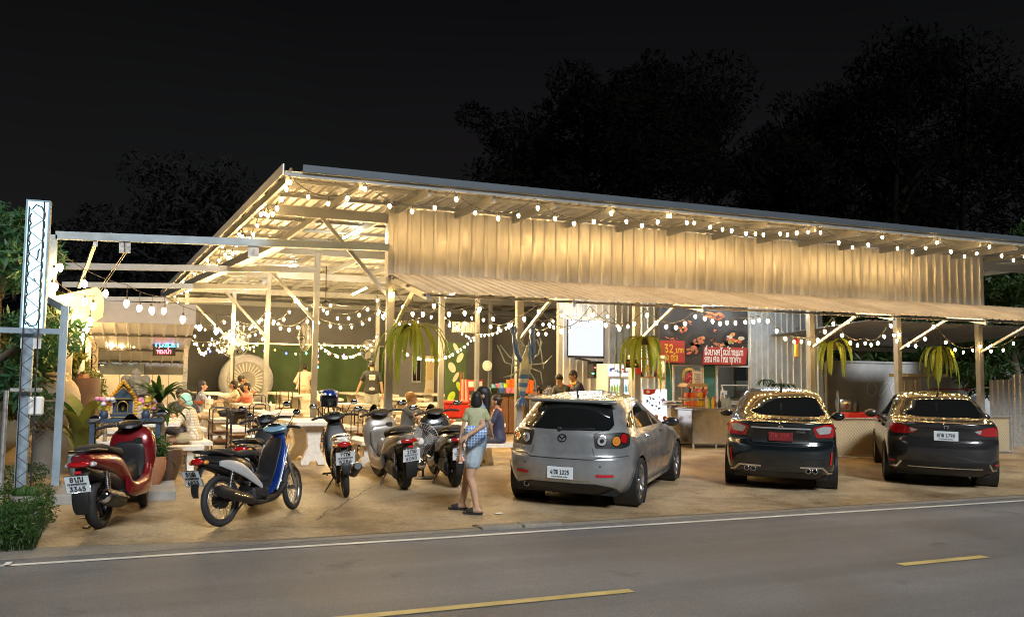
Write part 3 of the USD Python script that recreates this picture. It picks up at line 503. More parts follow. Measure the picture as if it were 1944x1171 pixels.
string('bulbs strung over the kitchen counter', S((837, 596, 19.2), (906, 585, 23.), (985, 600, 15.3), (1062, 600, 19.)), [5, 5, 5], [.3, .3, .3], mat='bulb_in', seed=21)
string('bulbs hung crosswise in the middle of the dining area', S((440, 610, 27.), (510, 585, 23.2), (560, 560, 19.), (640, 560, 24.)), [6, 5, 5], [.3, .4, .3], mat='bulb_in', seed=22)
string('bulbs hung low in the left bay before the dark tarpaulin', S((352, 640, 26.), (440, 625, 27.2), (508, 612, 23.2)), [6, 6], [.25, .2], mat='bulb_in', seed=23)
string('big glowing bulbs on the long cable from the left steel frame to the shed', S((112, 478, 14.4), (240, 540, 15.2), (310, 562, 15.8), (440, 598, 17.)), [3, 3, 4], [.08, .05, .1], drop=.24, size=1.25, mat='bulb_eave', seed=24)
string('bulbs bunched end-on beside the lit sign along the left edge of the yard', S((178, 560, 14.5), (160, 600, 16.5), (152, 622, 19.), (150, 640, 22.)), [5, 6, 6], [.2, .2, .2], drop=.14, size=1.15, mat='bulb_eave', seed=25)
string('bulbs on the left steel frame under the curved cloth', S((103, 500, 14.3), (100, 528, 14.3), (185, 560, 15.)), [2, 3], .1, size=1.2, mat='bulb_eave', seed=26)
string('bulbs in front of the blue wall of round mirrors', S((190, 640, 20.5), (270, 640, 20.8), (345, 636, 21.)), [4, 4], .12, size=.9, mat='bulb_eave', seed=27)
string('coloured party bulbs strung in front of the tarpaulins', S((352, 660, 29.), (440, 652, 29.5), (520, 660, 30.), (600, 662, 30.), (722, 665, 30.)), [4, 4, 4, 5], [.12, .12, .14, .14], drop=.05, size=.85, colours=['bulb_purple', 'bulb_orange', 'bulb_blue', 'bulb_lime', 'bulb_green', 'bulb_purple', 'bulb_red'], seed=28)
string('coloured party bulbs hanging down the middle post', S((604, 650, 26.), (603, 705, 26.)), [5], [.0], drop=.03, size=.8, colours=['bulb_green', 'bulb_orange', 'bulb_purple', 'bulb_red'], seed=29)
# ================================================================== left side of the yard: sign mast, steel frame, lean-to, tank, planters
def mb(*ops):
    b = MB()
    for o in ops: getattr(b, o[0])(*o[1:])
    return b
sp = ground(40, 950); sx, sy = sp[0], sp[1]
sg = thing('light_box_sign', 'tall narrow light-box sign glowing white behind a lattice mast', 'sign', (sx, sy, gz(sy)))
dz = lambda py, y=sy, px=60: at(px, py, y)[2] - gz(sy); dx = lambda px, py, y=sy: at(px, py, y)[0] - sx
z0, z1 = dz(632), dz(382); xl, xr = dx(47, 500), dx(86, 500); xm = (xl + xr) / 2; wd = xr - xl
part(sg, 'post', mb(('box', (xm - .04, .06, z0 / 2), (.13, .13, z0))), 'steel_blue')
cs = part(sg, 'casing', mb(('box', (xm, .10, (z0 + z1) / 2), (wd + .05, .16, z1 - z0 + .05))), 'steel_blue')
part(sg, 'lit_panel', mb(('box', (xm, .015, (z0 + z1) / 2), (wd, .012, z1 - z0))), 'sign_glow')
part(sg, 'base_panel', mb(('box', (xm, .01, z0 - .10), (wd, .012, .2))), 'white_paint')
b = MB()                                                  # outline drawing on the panel: scalloped cloud edge and a long arrow
def flatline(pts, r=.009, y=.004): b.tube([(xm + p[0] * wd, y, z0 + p[1] * (z1 - z0)) for p in pts], r, 4)
for sgn, o in ((-1, 0), (1, .03)):
    for k in range(11):
        cz = .10 + k * .077 + o; flatline([(sgn * (.27 + .10 * math.sin(u)), cz + .037 * -math.cos(u)) for u in np.linspace(0, math.pi, 7)])
flatline([(-.27, .94), (-.1, .975), (.2, .96), (.3, .93)]); flatline([(-.27, .08), (-.1, .05), (.2, .06), (.3, .1)]); flatline([(.05, .55), (.12, .58), (.12, .62), (.2, .64)]); flatline([(-.1, .40), (.0, .41), (.06, .39)])
part(sg, 'outline_drawing', b, 'text_black')
b = MB(); yo = -.16; a0, a1 = (dx(36, 950), .02), (dx(64, 395), z1 - .06)
for o in (0, .17): b.bar((a0[0] + o - .03, yo, 0), (a1[0] + o - .03, yo, z1 - (.10 if o == 0 else .02)), .016, .016)
n = 26
for k in range(n):
    za, zb = z1 * k / n * .97, z1 * (k + 1) / n * .97; xk = lambda z: a0[0] + (a1[0] - a0[0]) * z / z1 - .03; b.bar((xk(za) + (.17 if k % 2 else 0), yo, za), (xk(zb) + (0 if k % 2 else .17), yo, zb), .008, .008)
part(sg, 'lattice_mast', b, 'dark_metal')
part(sg, 'cross_bar', mb(('bar', (dx(-30, 628), -.05, dz(628)), (dx(122, 628), -.05, dz(628)), .045, .07)), 'steel_blue')
part(sg, 'junction_box', mb(('box', (xm + .10, -.02, dz(770)), (.17, .12, .24), None, .02)), 'white_paint')
part(sg, 'clamp', mb(('box', (xm - .02, -.05, dz(740)), (.36, .10, .05), None, .01)), 'galv')
# steel frame of the yard, without a roof
fr = thing('yard_gantry', 'bare grey steel frame of posts and long beams beside the lit sign', 'frame')
fy = [14.7, 18.6, 22.4, 26.2]; fz_ = 3.86
for k, (y, pxr, pyl, pyr) in enumerate(zip(fy, (738, 600, 508, 440), (447, 505, 540, 566), (470, 513, 545, 570))):
    pl, pr_ = at(106 + k * 6, pyl, y), at(pxr, pyr, y); part(fr, 'beam', mb(('bar', pl, pr_, .10, .12)), 'steel_blue' if k == 0 else 'steel_paint')
    if k == 0: part(fr, 'post', mb(('bar', at(98, 570, y), at(102, 446, y), .10, .10, (0, 1, 0))), 'steel_blue')
pb, pt = ground(105, 922), at(122, 582, 14.1); part(fr, 'post', mb(('bar', pb, (pb[0] - .0, 14.06, pt[2]), .10, .10, (0, 1, 0))), 'steel_blue')
part(fr, 'elbow', mb(('bar', (pb[0] + .03, 14.06, pt[2] - .04), at(94, 568, 14.4), .10, .10)), 'steel_blue')
part(fr, 'hanger', mb(('bar', at(182, 450, 14.7), at(181, 468, 14.7), .06, .06), ('bar', at(180, 464, 14.7), at(150, 545, 16.5), .05, .05)), 'galv')
part(fr, 'hanger', mb(('bar', at(232, 452, 14.7), at(232, 480, 14.7), .05, .09), ('bar', at(242, 452, 14.7), at(242, 480, 14.7), .05, .09)), 'galv')
part(fr, 'hanger', mb(('bar', at(476, 463, 14.7), at(476, 488, 14.7), .05, .09), ('bar', at(486, 463, 14.7), at(486, 488, 14.7), .05, .09)), 'galv')
part(fr, 'stay_wire', mb(('tube', [at(236, 480, 14.7), at(170, 575, 18)], .006, 4), ('tube', [at(240, 480, 14.7), at(186, 560, 18)], .006, 4)), 'galv')
gc = thing('long_gutter', 'long pale channel gutter sloping back along the left edge of the shed', 'gutter')
p, q = at(532, 468, 15.0), at(312, 566, 27.5); part(gc, 'channel', mb(('bar', p, q, .20, .02), ('bar', p + V(-.10, 0, .06), q + V(-.10, 0, .06), .012, .15), ('bar', p + V(.10, 0, .06), q + V(.10, 0, .06), .012, .15)), 'galv')
part(gc, 'end_cap', mb(('box', p + V(0, -.01, .05), (.17, .012, .14))), 'galv')
# curved cloth canopy
m = MB(); c0, c1 = at(88, 566, 14.5), at(182, 545, 15.3)
g = np.array([[c0 * (1 - s) + c1 * s + V(.10 * math.sin(t * 2.2), .75 * t, -.42 * t * t - .10 * math.sin(math.pi * s) * t) for s in np.linspace(0, 1, 12)] for t in np.linspace(0, 1, 9)]); m.grid(g); m.grid(g[:, ::-1] + V(0, 0, -.006))
solo('cloth_canopy', 'small curved cream cloth canopy hung on the left steel frame', 'canopy', m, 'cream')
# lean-to with pale ribbed ceiling
ll = thing('side_lean_to', 'low lean-to with pale ribbed ceiling behind the steel frame', 'building')
p = at(152, 592, 18.0); q = at(372, 592, 18.0); part(ll, 'front_board', mb(('box', ((p[0] + q[0]) / 2, 18.0, p[2] + .02), (q[0] - p[0], .06, .40))), 'grey_board')
x0 = p[0]; k = 0
while x0 + k * .9 < q[0]: part(ll, 'ceiling_sheet', corr((x0 + k * .9, 18.05, p[2] - .10 - .002 * (k % 2)), (1, 0, 0), V(0, .985, -.17), min(.91, q[0] - x0 - k * .9), 4.6, .23, .03, (0, 0, -1), .03), 'white_sheet'); k += 1
for yk_, zz in ((19.4, .42), (20.9, .68), (22.3, .92)): part(ll, 'purlin', mb(('bar', (x0, yk_, p[2] - zz + .06), (q[0], yk_, p[2] - zz + .06), .05, .05)), 'dark_metal')
for px in (352,): pp = at(px, 700, 20.5); part(ll, 'post', mb(('box', (pp[0], 20.5, 1.5), (.09, .09, 2.4))), 'galv')
for k, px in enumerate((132, 150, 168, 182)):
    pp = at(px, 660, 15.6 + k * 1.3); y = 15.6 + k * 1.3; part(ll, 'side_post', mb(('box', (pp[0], y, 1.25), (.09, .09, 2.1)), ('bar', (pp[0], y, 2.28), (pp[0] - .35, y - .5, 2.62), .08, .08)), 'cream')
b = MB()
for zz in (1.75, 2.0, 2.25): b.tube([at(176, 690, 19.4) * V(1, 1, 0) + V(.06 * math.sin(u), 0, zz + .1 * math.cos(u)) for u in np.linspace(0, 6.2, 12)], .008, 4)
part(ll, 'iron_scroll', b, 'dark_metal')
# blue wall with round mirrors, dark wall, white boards
p0, p1 = at(176, 690, 22.6), at(274, 690, 22.6); bw = thing('mirror_wall', 'blue-grey wall dotted with small round mirrors at the back left', 'wall')
part(bw, 'panel', mb(('box', ((p0[0] + p1[0]) / 2, 22.65, 1.55), (p1[0] - p0[0], .06, 2.5))), 'blue_grey')
for px, py in ((212, 668), (238, 668), (259, 667), (222, 679), (238, 684), (256, 682), (267, 687), (207, 685), (191, 693), (191, 672), (186, 706), (192, 720)):
    c = at(px, py, 22.58); part(bw, 'round_mirror', mb(('lathe', [(0, .012), (.05, .010), (.065, 0)], 16, c, rotx(math.pi / 2))), 'mirror')
wallbox('side_wall', 'dark wall panel under the neon sign at the back left', 'wall', p1[0] + .01, at(350, 690, 22.6)[0], 22.7, .3, 2.75, 'dark_wall', .06)
wb = thing('white_board_screen', 'screen of five tall white boards behind the shrine', 'screen'); a, c = at(195, 720, 20.9), at(350, 720, 20.9)
for k in range(5):
    w = (c[0] - a[0]) / 5; part(wb, 'board', mb(('box', (a[0] + w * (k + .5), 20.9, 1.02), (w - .012, .03, 1.36), None, .004)), 'white_paint')
# neon sign TOILET
ns = thing('neon_sign', 'small neon sign reading TOILET in blue over red hanging in the lean-to', 'sign', at(312, 662, 20.3)); tx = lambda t, h, mat, z, x0, nm: part(ns, nm, mb(('tm', meshkit.text_mesh(t, h, .008, True), rotx(math.pi / 2), (x0, 0, z))), mat)
part(ns, 'board', mb(('box', (0, .03, .02), (.46, .02, .34))), 'black_plastic'); tx('TOILET', .105, 'neon_blue', .045, -.215, 'lettering')
lettering(ns, 'lettering', 'ห้องน้ำ', .075, 'neon_red', (0, 0, -.10), rotx(math.pi / 2), .30); part(ns, 'rod', mb(('tube', [(0, .02, .19), (0, .02, .75)], .008, 5)), 'dark_metal')
part(ns, 'border', mb(('tube', [(-.22, 0, .175), (.22, 0, .175)], .007, 5)), 'neon_purple')
# beige tank, cement ring planter, chain fence
c = ground(106, 905, 0); tk = thing('water_tank', 'round beige water tank tilted on a stand at the left of the yard', 'tank', (at(106, 750, 15.4)[0], 15.4, gz(15.4)))
part(tk, 'body', mb(('ball', (0, 0, 1.10), (.36, .36, .43), 12)), 'tank_beige'); part(tk, 'stand', mb(('lathe', [(.30, 0), (.30, .62), (.36, .66), (0, .66)], 18)), 'cement'); part(tk, 'lid', mb(('lathe', [(0, .06), (.16, .05), (.17, 0)], 16, (0, 0, 1.50))), 'tank_beige')
y = 16.2; c = at(152, 760, y); zt = at(152, 717, y)[2]; rp = thing('cement_planter', 'tall dark cement ring planter with a spiky plant on top', 'planter', (c[0], y, gz(y))); part(rp, 'ring', mb(('lathe', [(.31, 0), (.31, zt - gz(y)), (.27, zt - gz(y)), (.27, zt - gz(y) - .1), (0, zt - gz(y) - .1)], 24)), 'brown_glaze')
tf = thing('trellis_fence', 'rusty wire mesh fence left of the sign mast', 'fence'); xA, xB = -3.4, -1.75; yA = 12.9
part(tf, 'post', mb(('tube', [(xB, yA, .1), (xB, yA, 1.5)], .03, 8)), 'galv'); b = MB()
for k in range(34):
    x = xA - 1.4 + k * .09; 
    for s_ in (1, -1):
        a = (x, yA, .1) if s_ > 0 else (x + 1.4, yA, .1); e = (x + 1.4, yA, 1.5) if s_ > 0 else (x, yA, 1.5); b.tube([a, e], .0035, 3, caps=False) if max(a[0], e[0]) <= xB else None
part(tf, 'wire_mesh', b, 'bark_pale', kind='stuff')
y = 14.6; xe = at(118, 700, y)[0]; f2 = thing('mesh_gate', 'tawny wire mesh gate between the sign mast and the shrine slab', 'gate'); xs_ = at(52, 800, y)[0]; b = MB(); part(f2, 'frame', mb(('bar', (xs_, y, 1.32), (xe, y, 1.32), .03, .03), ('bar', (xs_, y, .22), (xe, y, .22), .03, .03), ('bar', (xs_, y, .2), (xs_, y, 1.32), .03, .03)), 'bark_pale')
k = xs_ - 1.1
while k < xe:
    for s_ in (1, -1):
        t0_, t1_ = max(0, (xs_ - k) / 1.1), min(1, (xe - k) / 1.1); za, zb = (.22 + 1.1 * t0_, .22 + 1.1 * t1_) if s_ > 0 else (1.32 - 1.1 * t0_, 1.32 - 1.1 * t1_); b.tube([(k + 1.1 * t0_, y, za), (k + 1.1 * t1_, y, zb)], .003, 3, caps=False)
    k += .08
part(f2, 'wire_mesh', b, 'bark_pale', kind='stuff')
# ================================================================== plants and trees
def leaves(cs, n, size, r, flat=.7, seed=0, aspect=.5, droop=0.):
    """Leaf-sized diamonds scattered through balls (centre, radius) of foliage."""
    g = np.random.default_rng(seed); cs = [(np.asarray(c, float), np.broadcast_to(rad, 3)) for c, rad in cs]; w = np.array([np.prod(rad) ** (2 / 3) for _, rad in cs]); k = g.choice(len(cs), n, p=w / w.sum())
    d = g.normal(size=(n, 3)); d /= np.linalg.norm(d, axis=1, keepdims=True); rr = g.uniform(.35, 1., n) ** .6
    C = np.array([c for c, _ in cs])[k] + d * rr[:, None] * np.array([rad for _, rad in cs])[k]
    a = g.normal(size=(n, 3)); a[:, 2] -= droop; a /= np.linalg.norm(a, axis=1, keepdims=True); b = np.cross(a, d + g.normal(size=(n, 3)) * .6); b /= np.linalg.norm(b, axis=1, keepdims=True) + 1e-9
    s = size * g.uniform(.6, 1.35, n)[:, None]; a = a * s; b = b * s * aspect
    v = np.stack([C - a, C + b * .5 - a * .1, C + a, C - b * .5 - a * .1], 1).reshape(-1, 3); f = np.arange(n * 4).reshape(n, 4); m = MB(); m.add(v, f); return m
def tree(name, label, cat, base, h, crown, nleaf, size, mat, seed=0, group=None, tr=.2, trunkm='trunk', spread=1.0):
    """crown: (radius, lowest fraction of the height)."""
    g = random.Random(seed); t = thing(name, label, cat, base, group=group); b = MB(); R, lo = crown
    b.tube([(0, 0, -.2), (.05 * R, 0, h * .25), (-.04 * R, .05 * R, h * .5), (0, 0, h * .85)], [tr, tr * .8, tr * .55, tr * .15], 9); cs = []
    for k in range(14):
        z = h * (lo + (1 - lo) * (k + .5) / 14); an = g.uniform(0, 6.28); q = R * g.uniform(.35, .95) * math.sin(math.pi * min(1, .18 + .82 * ((z / h - lo) / (1 - lo)) ** .8)) ** .6 * spread; c = V(q * math.cos(an), q * math.sin(an), z)
        b.tube([(0, 0, z - h * .12), c * V(.5, .5, 1) - V(0, 0, h * .04), c], [tr * .4, tr * .25, tr * .08], 6); cs.append((c, V(1, 1, .75) * R * g.uniform(.30, .52)))
        for _ in range(2): cs.append((c + V(g.uniform(-1, 1), g.uniform(-1, 1), g.uniform(-.5, .6)) * R * .4, V(1, 1, .8) * R * g.uniform(.14, .28)))
    part(t, 'trunk', b, trunkm); part(t, 'crown', leaves(cs, nleaf, size, None, seed=seed), mat); return t
far = [(980, 60, 20, 7.5), (1110, 52, 20.5, 7), (1230, 56, 24, 8.0), (1370, 58, 25.5, 8.5), (1480, 50, 18, 6.5), (1600, 54, 24, 8.), (1720, 48, 26.5, 9.), (1850, 50, 27, 9.), (1990, 52, 28, 9.5)]
for k, (px, y, h, r) in enumerate(far):
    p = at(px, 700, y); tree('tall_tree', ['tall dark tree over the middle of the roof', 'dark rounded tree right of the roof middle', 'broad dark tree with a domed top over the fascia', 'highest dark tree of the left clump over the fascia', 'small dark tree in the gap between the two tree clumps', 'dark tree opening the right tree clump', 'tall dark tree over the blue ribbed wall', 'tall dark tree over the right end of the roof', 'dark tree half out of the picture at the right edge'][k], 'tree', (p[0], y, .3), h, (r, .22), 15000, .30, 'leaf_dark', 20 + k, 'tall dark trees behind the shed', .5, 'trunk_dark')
for k, (px, y, h, r) in enumerate([(60, 70, 8, 6), (190, 75, 12.5, 7), (300, 72, 16.5, 8), (420, 76, 17, 8)]):
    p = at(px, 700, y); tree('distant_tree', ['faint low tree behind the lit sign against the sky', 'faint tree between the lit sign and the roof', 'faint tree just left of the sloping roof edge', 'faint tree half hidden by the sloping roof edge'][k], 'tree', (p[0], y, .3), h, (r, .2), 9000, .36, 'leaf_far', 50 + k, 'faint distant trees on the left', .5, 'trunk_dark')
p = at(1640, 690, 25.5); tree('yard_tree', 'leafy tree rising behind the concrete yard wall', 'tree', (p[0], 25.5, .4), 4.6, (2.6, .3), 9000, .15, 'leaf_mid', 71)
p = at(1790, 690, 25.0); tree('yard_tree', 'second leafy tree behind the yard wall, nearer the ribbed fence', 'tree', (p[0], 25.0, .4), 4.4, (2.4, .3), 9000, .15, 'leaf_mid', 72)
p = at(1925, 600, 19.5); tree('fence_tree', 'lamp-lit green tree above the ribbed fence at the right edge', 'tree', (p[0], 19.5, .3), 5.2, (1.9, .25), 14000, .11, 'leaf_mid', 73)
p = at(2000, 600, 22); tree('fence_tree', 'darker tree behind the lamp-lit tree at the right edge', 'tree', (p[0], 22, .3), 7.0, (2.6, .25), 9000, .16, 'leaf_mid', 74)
p = at(-5, 600, 15.5); tree('left_tree', 'teal lit leafy tree behind the lit sign at the left edge', 'tree', (p[0], 15.5, .2), 3.9, (1.25, .25), 9000, .10, 'leaf_teal', 75)
p = at(85, 660, 16.5); tree('left_tree', 'yellow-green bush tree between the lit sign and the steel post', 'tree', (p[0], 16.5, .2), 2.75, (.75, .3), 5000, .08, 'leaf_yellow', 76, tr=.07)
# ================================================================== vehicles
def carpaint(name, col, metal=.55, rough=.3):
    MAT[name] = usdkit.material(stage, '/World/Looks/' + name, {'tc': ('texture_coordinate', {}), 'n': ('noise_texture', {'scale': 3.0, 'detail': 5.}), 'r': ('rgb_ramp', {'ramp': [(.3, tuple(V(*col) * .9)), (.7, tuple(V(*col) * 1.08))]}), 'mr': ('map_range', {'from_min': .3, 'from_max': .7, 'to_min': rough - .06, 'to_max': rough + .08}),
        'p': ('principled_bsdf', {'metallic': metal, 'coat_weight': 1.0, 'coat_roughness': .03})}, [('tc.object', 'n.vector'), ('n.fac', 'r.fac'), ('r.color', 'p.base_color'), ('n.fac', 'mr.value'), ('mr.result', 'p.roughness')], surface='p.BSDF')
carpaint('paint_silver', (.36, .37, .375), .6, .28); carpaint('paint_black', (.006, .010, .012), .1, .2); carpaint('paint_grey', (.034, .033, .034), .45, .24)
carpaint('paint_red', (.17, .006, .010), .25, .28); carpaint('paint_blue', (.008, .035, .22), .35, .28); carpaint('paint_beige', (.26, .235, .205), .35, .35); carpaint('paint_white_silver', (.50, .53, .56), .3, .3); carpaint('paint_dark', (.02, .02, .022), .3, .3); carpaint('paint_ice', (.25, .42, .55), .4, .3)
pm('lens_red', (.35, .006, .008), .1, 0, .15, 20, coat=1.); pm('lens_amber', (.55, .20, .03), .1, 0, .15, 20, coat=1.); pm('lens_clear', (.50, .50, .50), .08, .3, .2, 20, coat=1.); pm('reflector_red', (.5, .01, .02), .25, 0, .05, 9); pm('trim_black', (.012, .012, .013), .45, 0, .2, 9)
def mthing(name, label, cat, o, heading, lean=0., group=None):
    """A thing standing on the sloping lot, its +x pointing along heading (from +y towards +x)."""
    n = V(0, -SLOPE, 1) if o[1] > LOTY + .3 else V(0, 0, 1); n /= np.linalg.norm(n); f = V(math.sin(heading), math.cos(heading), 0); f -= n * (f @ n); f /= np.linalg.norm(f); l = np.cross(n, f)
    n, l = n * math.cos(lean) + l * math.sin(lean), l * math.cos(lean) - n * math.sin(lean)
    p = uniq('/World', name); x = UsdGeom.Xform.Define(stage, p); x.AddTransformOp().Set(Gf.Matrix4d(*[*map(float, f), 0, *map(float, l), 0, *map(float, n), 0, *map(float, o), 1])); keys(x.GetPrim(), label, cat, group); return p
class Body:
    def __init__(s, rear, front, width, Lr, Lf, a=2.6):
        s.rz, s.rx = zip(*rear); s.fz, s.fx = zip(*front); s.wz, s.ww = zip(*width); s.Lr, s.Lf, s.a = Lr, Lf, a; s.z0, s.z1 = s.rz[0], s.rz[-1]
        from scipy.interpolate import PchipInterpolator as PI
        s.xr, s.xf, s.w = PI(s.rz, s.rx), PI(s.fz, s.fx), PI(s.wz, s.ww); u = np.linspace(0, math.pi / 2, 400); X, Y = 1 - np.cos(u) ** (2 / a), np.sin(u) ** (2 / a); q = np.concatenate([[0], np.cumsum(np.hypot(np.diff(X * .45), np.diff(Y * .8)))]); s.ph = lambda n: np.interp(np.linspace(0, q[-1], n), q, u)
    def ring(s, z, nr=44, ns=34, nf=16):
        """Half outlines (left side) at the heights z: from the middle of the tail round to the middle of the nose."""
        z = np.atleast_1d(z).astype(float)[:, None]; xr, xf, w = s.xr(z), s.xf(z), np.maximum(s.w(z), .004); span = xf - xr; Lr = np.minimum(s.Lr, span * .42); Lf = np.minimum(s.Lf, span * .45)
        p1, p2 = s.ph(nr)[None], s.ph(nf)[None, ::-1]; e = 2 / s.a
        x = np.hstack([xr + Lr * (1 - np.cos(p1) ** e), xr + Lr + (span - Lr - Lf) * np.linspace(0, 1, ns + 2)[None, 1:-1], xf - Lf * (1 - np.cos(p2) ** e)]); y = np.hstack([w * np.sin(p1) ** e, w * np.ones((1, ns)), w * np.sin(p2) ** e])
        m = (s.fx[2] + s.rx[2]) / 2; y = y * (1 - .055 * np.abs((x - m) / 2.2) ** 3); return np.stack([x, y, np.broadcast_to(z, x.shape)], -1)
    def mesh(s, n=120, cut=()):
        zz = np.linspace(s.z0, s.z1 - .001, 3000); q = np.concatenate([[0], np.cumsum(np.maximum.reduce([np.diff(zz), .55 * np.abs(np.diff(s.xr(zz))), .3 * np.abs(np.diff(s.xf(zz))), np.abs(np.diff(s.w(zz)))]))]); z = np.interp(np.linspace(0, q[-1], n), q, zz)
        h = s.ring(z); full = np.concatenate([h, h[:, -2:0:-1] * V(1, -1, 1)], 1); nz, k = full.shape[:2]; i = np.arange(nz * k).reshape(nz, k); nx = np.roll(i, -1, 1); f = np.stack([i[:-1], i[1:], nx[1:], nx[:-1]], -1).reshape(-1, 4); v = full.reshape(-1, 3); c = v[f].mean(1); keep = np.ones(len(f), bool)
        for cx, cz, r in cut: keep &= ~((np.hypot(c[:, 0] - cx, c[:, 2] - cz) < r) & (np.abs(c[:, 1]) > .4))
        m = MB(); m.add(v, f[keep]); return m
    def rear(s, u, z):
        """Points of the surface at arc length u round from the middle of the tail (left positive)."""
        u, z = np.asarray(u, float), np.asarray(z, float); R = s.ring(z, 90, 40, 4)[:, :126]; d = np.linalg.norm(np.diff(R[:, :, :2], axis=1), axis=2); q = np.concatenate([np.zeros((len(z), 1)), np.cumsum(d, 1)], 1); a = np.abs(u); k = np.clip((q < a[:, None]).sum(1) - 1, 0, q.shape[1] - 2); r = np.arange(len(z)); t = (a - q[r, k]) / np.maximum(q[r, k + 1] - q[r, k], 1e-9); p = R[r, k] * (1 - t[:, None]) + R[r, k + 1] * t[:, None]; p[:, 1] *= np.sign(u) + (u == 0); return p
    def side(s, x, z, sg):
        x, z = np.asarray(x, float), np.asarray(z, float); R = s.ring(z, 60, 50, 30); r = np.arange(len(z)); k = np.clip((R[:, :, 0] < x[:, None]).sum(1) - 1, 0, R.shape[1] - 2); t = np.clip((x - R[r, k, 0]) / np.maximum(R[r, k + 1, 0] - R[r, k, 0], 1e-9), 0, 1); y = R[r, k, 1] * (1 - t) + R[r, k + 1, 1] * t; return np.stack([x, sg * y, z], 1)
    def patch(s, P, where, off=.004, cell=.035, sg=1, mbx=None):
        """A piece of the surface inside the polygon P (in tail or side coordinates), standing off by off."""
        f_ = (lambda a, b: s.rear(a, b)) if where == 'rear' else (lambda a, b: s.side(a, b, sg)); m = mbx or MB(); x0, y0, x1, y1 = P.bounds; gx, gy = np.arange(math.floor(x0 / cell), math.ceil(x1 / cell)), np.arange(math.floor(y0 / cell), math.ceil(y1 / cell)); GX, GY = np.meshgrid(gx, gy); bx = shapely.box(GX.ravel() * cell, GY.ravel() * cell, (GX.ravel() + 1) * cell, (GY.ravel() + 1) * cell); I = shapely.intersection(P, bx); pts, tri = [], []
        for g in I:
            for h in getattr(g, 'geoms', [g]):
                if h.geom_type != 'Polygon' or h.area < 1e-8: continue
                c = np.array(h.exterior.coords)[:-1]
                if len(h.interiors) or h.convex_hull.area > h.area * 1.0005:
                    vv, ff = trimesh.creation.triangulate_polygon(h, engine='earcut'); o = len(pts); pts += list(map(tuple, vv)); tri += [tuple(np.array(t) + o) for t in ff]; continue
                o = len(pts); pts += list(map(tuple, c)); tri += [(o, o + i, o + i + 1) for i in range(1, len(c) - 1)]
        if not pts: return m
        pts = np.round(np.array(pts), 5); u, inv = np.unique(pts, axis=0, return_inverse=True); tri = inv.ravel()[np.array(tri)]; a, b = u[:, 0], u[:, 1]; p = f_(a, b); e = .004; d1 = f_(a + e, b) - f_(a - e, b); d2 = f_(a, np.minimum(b + e, s.z1)) - f_(a, b - e); n = np.cross(d1, d2); n /= np.linalg.norm(n, axis=1, keepdims=True) + 1e-12; out = p - V(1.0, 0, .6); n *= np.sign((n * out).sum(1))[:, None]; p = p + n * off
        nt = np.cross(p[tri[:, 1]] - p[tri[:, 0]], p[tri[:, 2]] - p[tri[:, 0]]); fl = (nt * n[tri[:, 0]]).sum(1) < 0; tri[fl] = tri[fl][:, ::-1]; m.add(p, tri); return m
def R2(c, w, h, r=.02): return sbox(c[0] - w / 2 + r, c[1] - h / 2 + r, c[0] + w / 2 - r, c[1] + h / 2 - r).buffer(r, 6)
def PG(*p, r=.012): g = Polygon(p); return g.buffer(-r).buffer(r, 5)
def EL(c, a, b): return affinity.scale(shapely.Point(*c).buffer(1, 14), a, b)
def mir(P): return affinity.scale(P, -1, 1, origin=(0, 0))
def wheel_meshes(R=.31, wd=.20, spokes=5, rim=.215):
    t, h = MB(), wd / 2; t.lathe([(rim, -h * .8), (R * .9, -h), (R * .975, -h * .9), (R, -h * .55), (R, h * .55), (R * .975, h * .9), (R * .9, h), (rim, h * .8)], 40, R=rotx(math.pi / 2))
    for k in range(3): t.lathe([(R + .001, -.045 + .045 * k - .004), (R + .001, -.045 + .045 * k + .004)], 40, R=rotx(math.pi / 2))
    r = MB(); r.lathe([(rim, h * .8), (rim + .012, h * .85), (rim - .004, h * .75), (rim - .02, h * .3), (rim - .03, -h * .7)], 40, R=rotx(-math.pi / 2)); r.lathe([(.0, h * .78), (.035, h * .76), (.05, h * .62), (.05, 0)], 20, R=rotx(-math.pi / 2))
    for k in range(spokes):
        for o in (-.10, .10):
            a = 2 * math.pi * k / spokes + o; b_ = 2 * math.pi * k / spokes + o * 1.6; r.bar((.04 * math.cos(a), h * .62, .04 * math.sin(a)), ((rim - .006) * math.cos(b_), h * .74, (rim - .006) * math.sin(b_)), .03, .022, up=(0, 1, 0))
    d = MB(); d.lathe([(0, .0), (rim - .04, .0), (rim - .04, -.01)], 24, R=rotx(-math.pi / 2)); return t, r, d
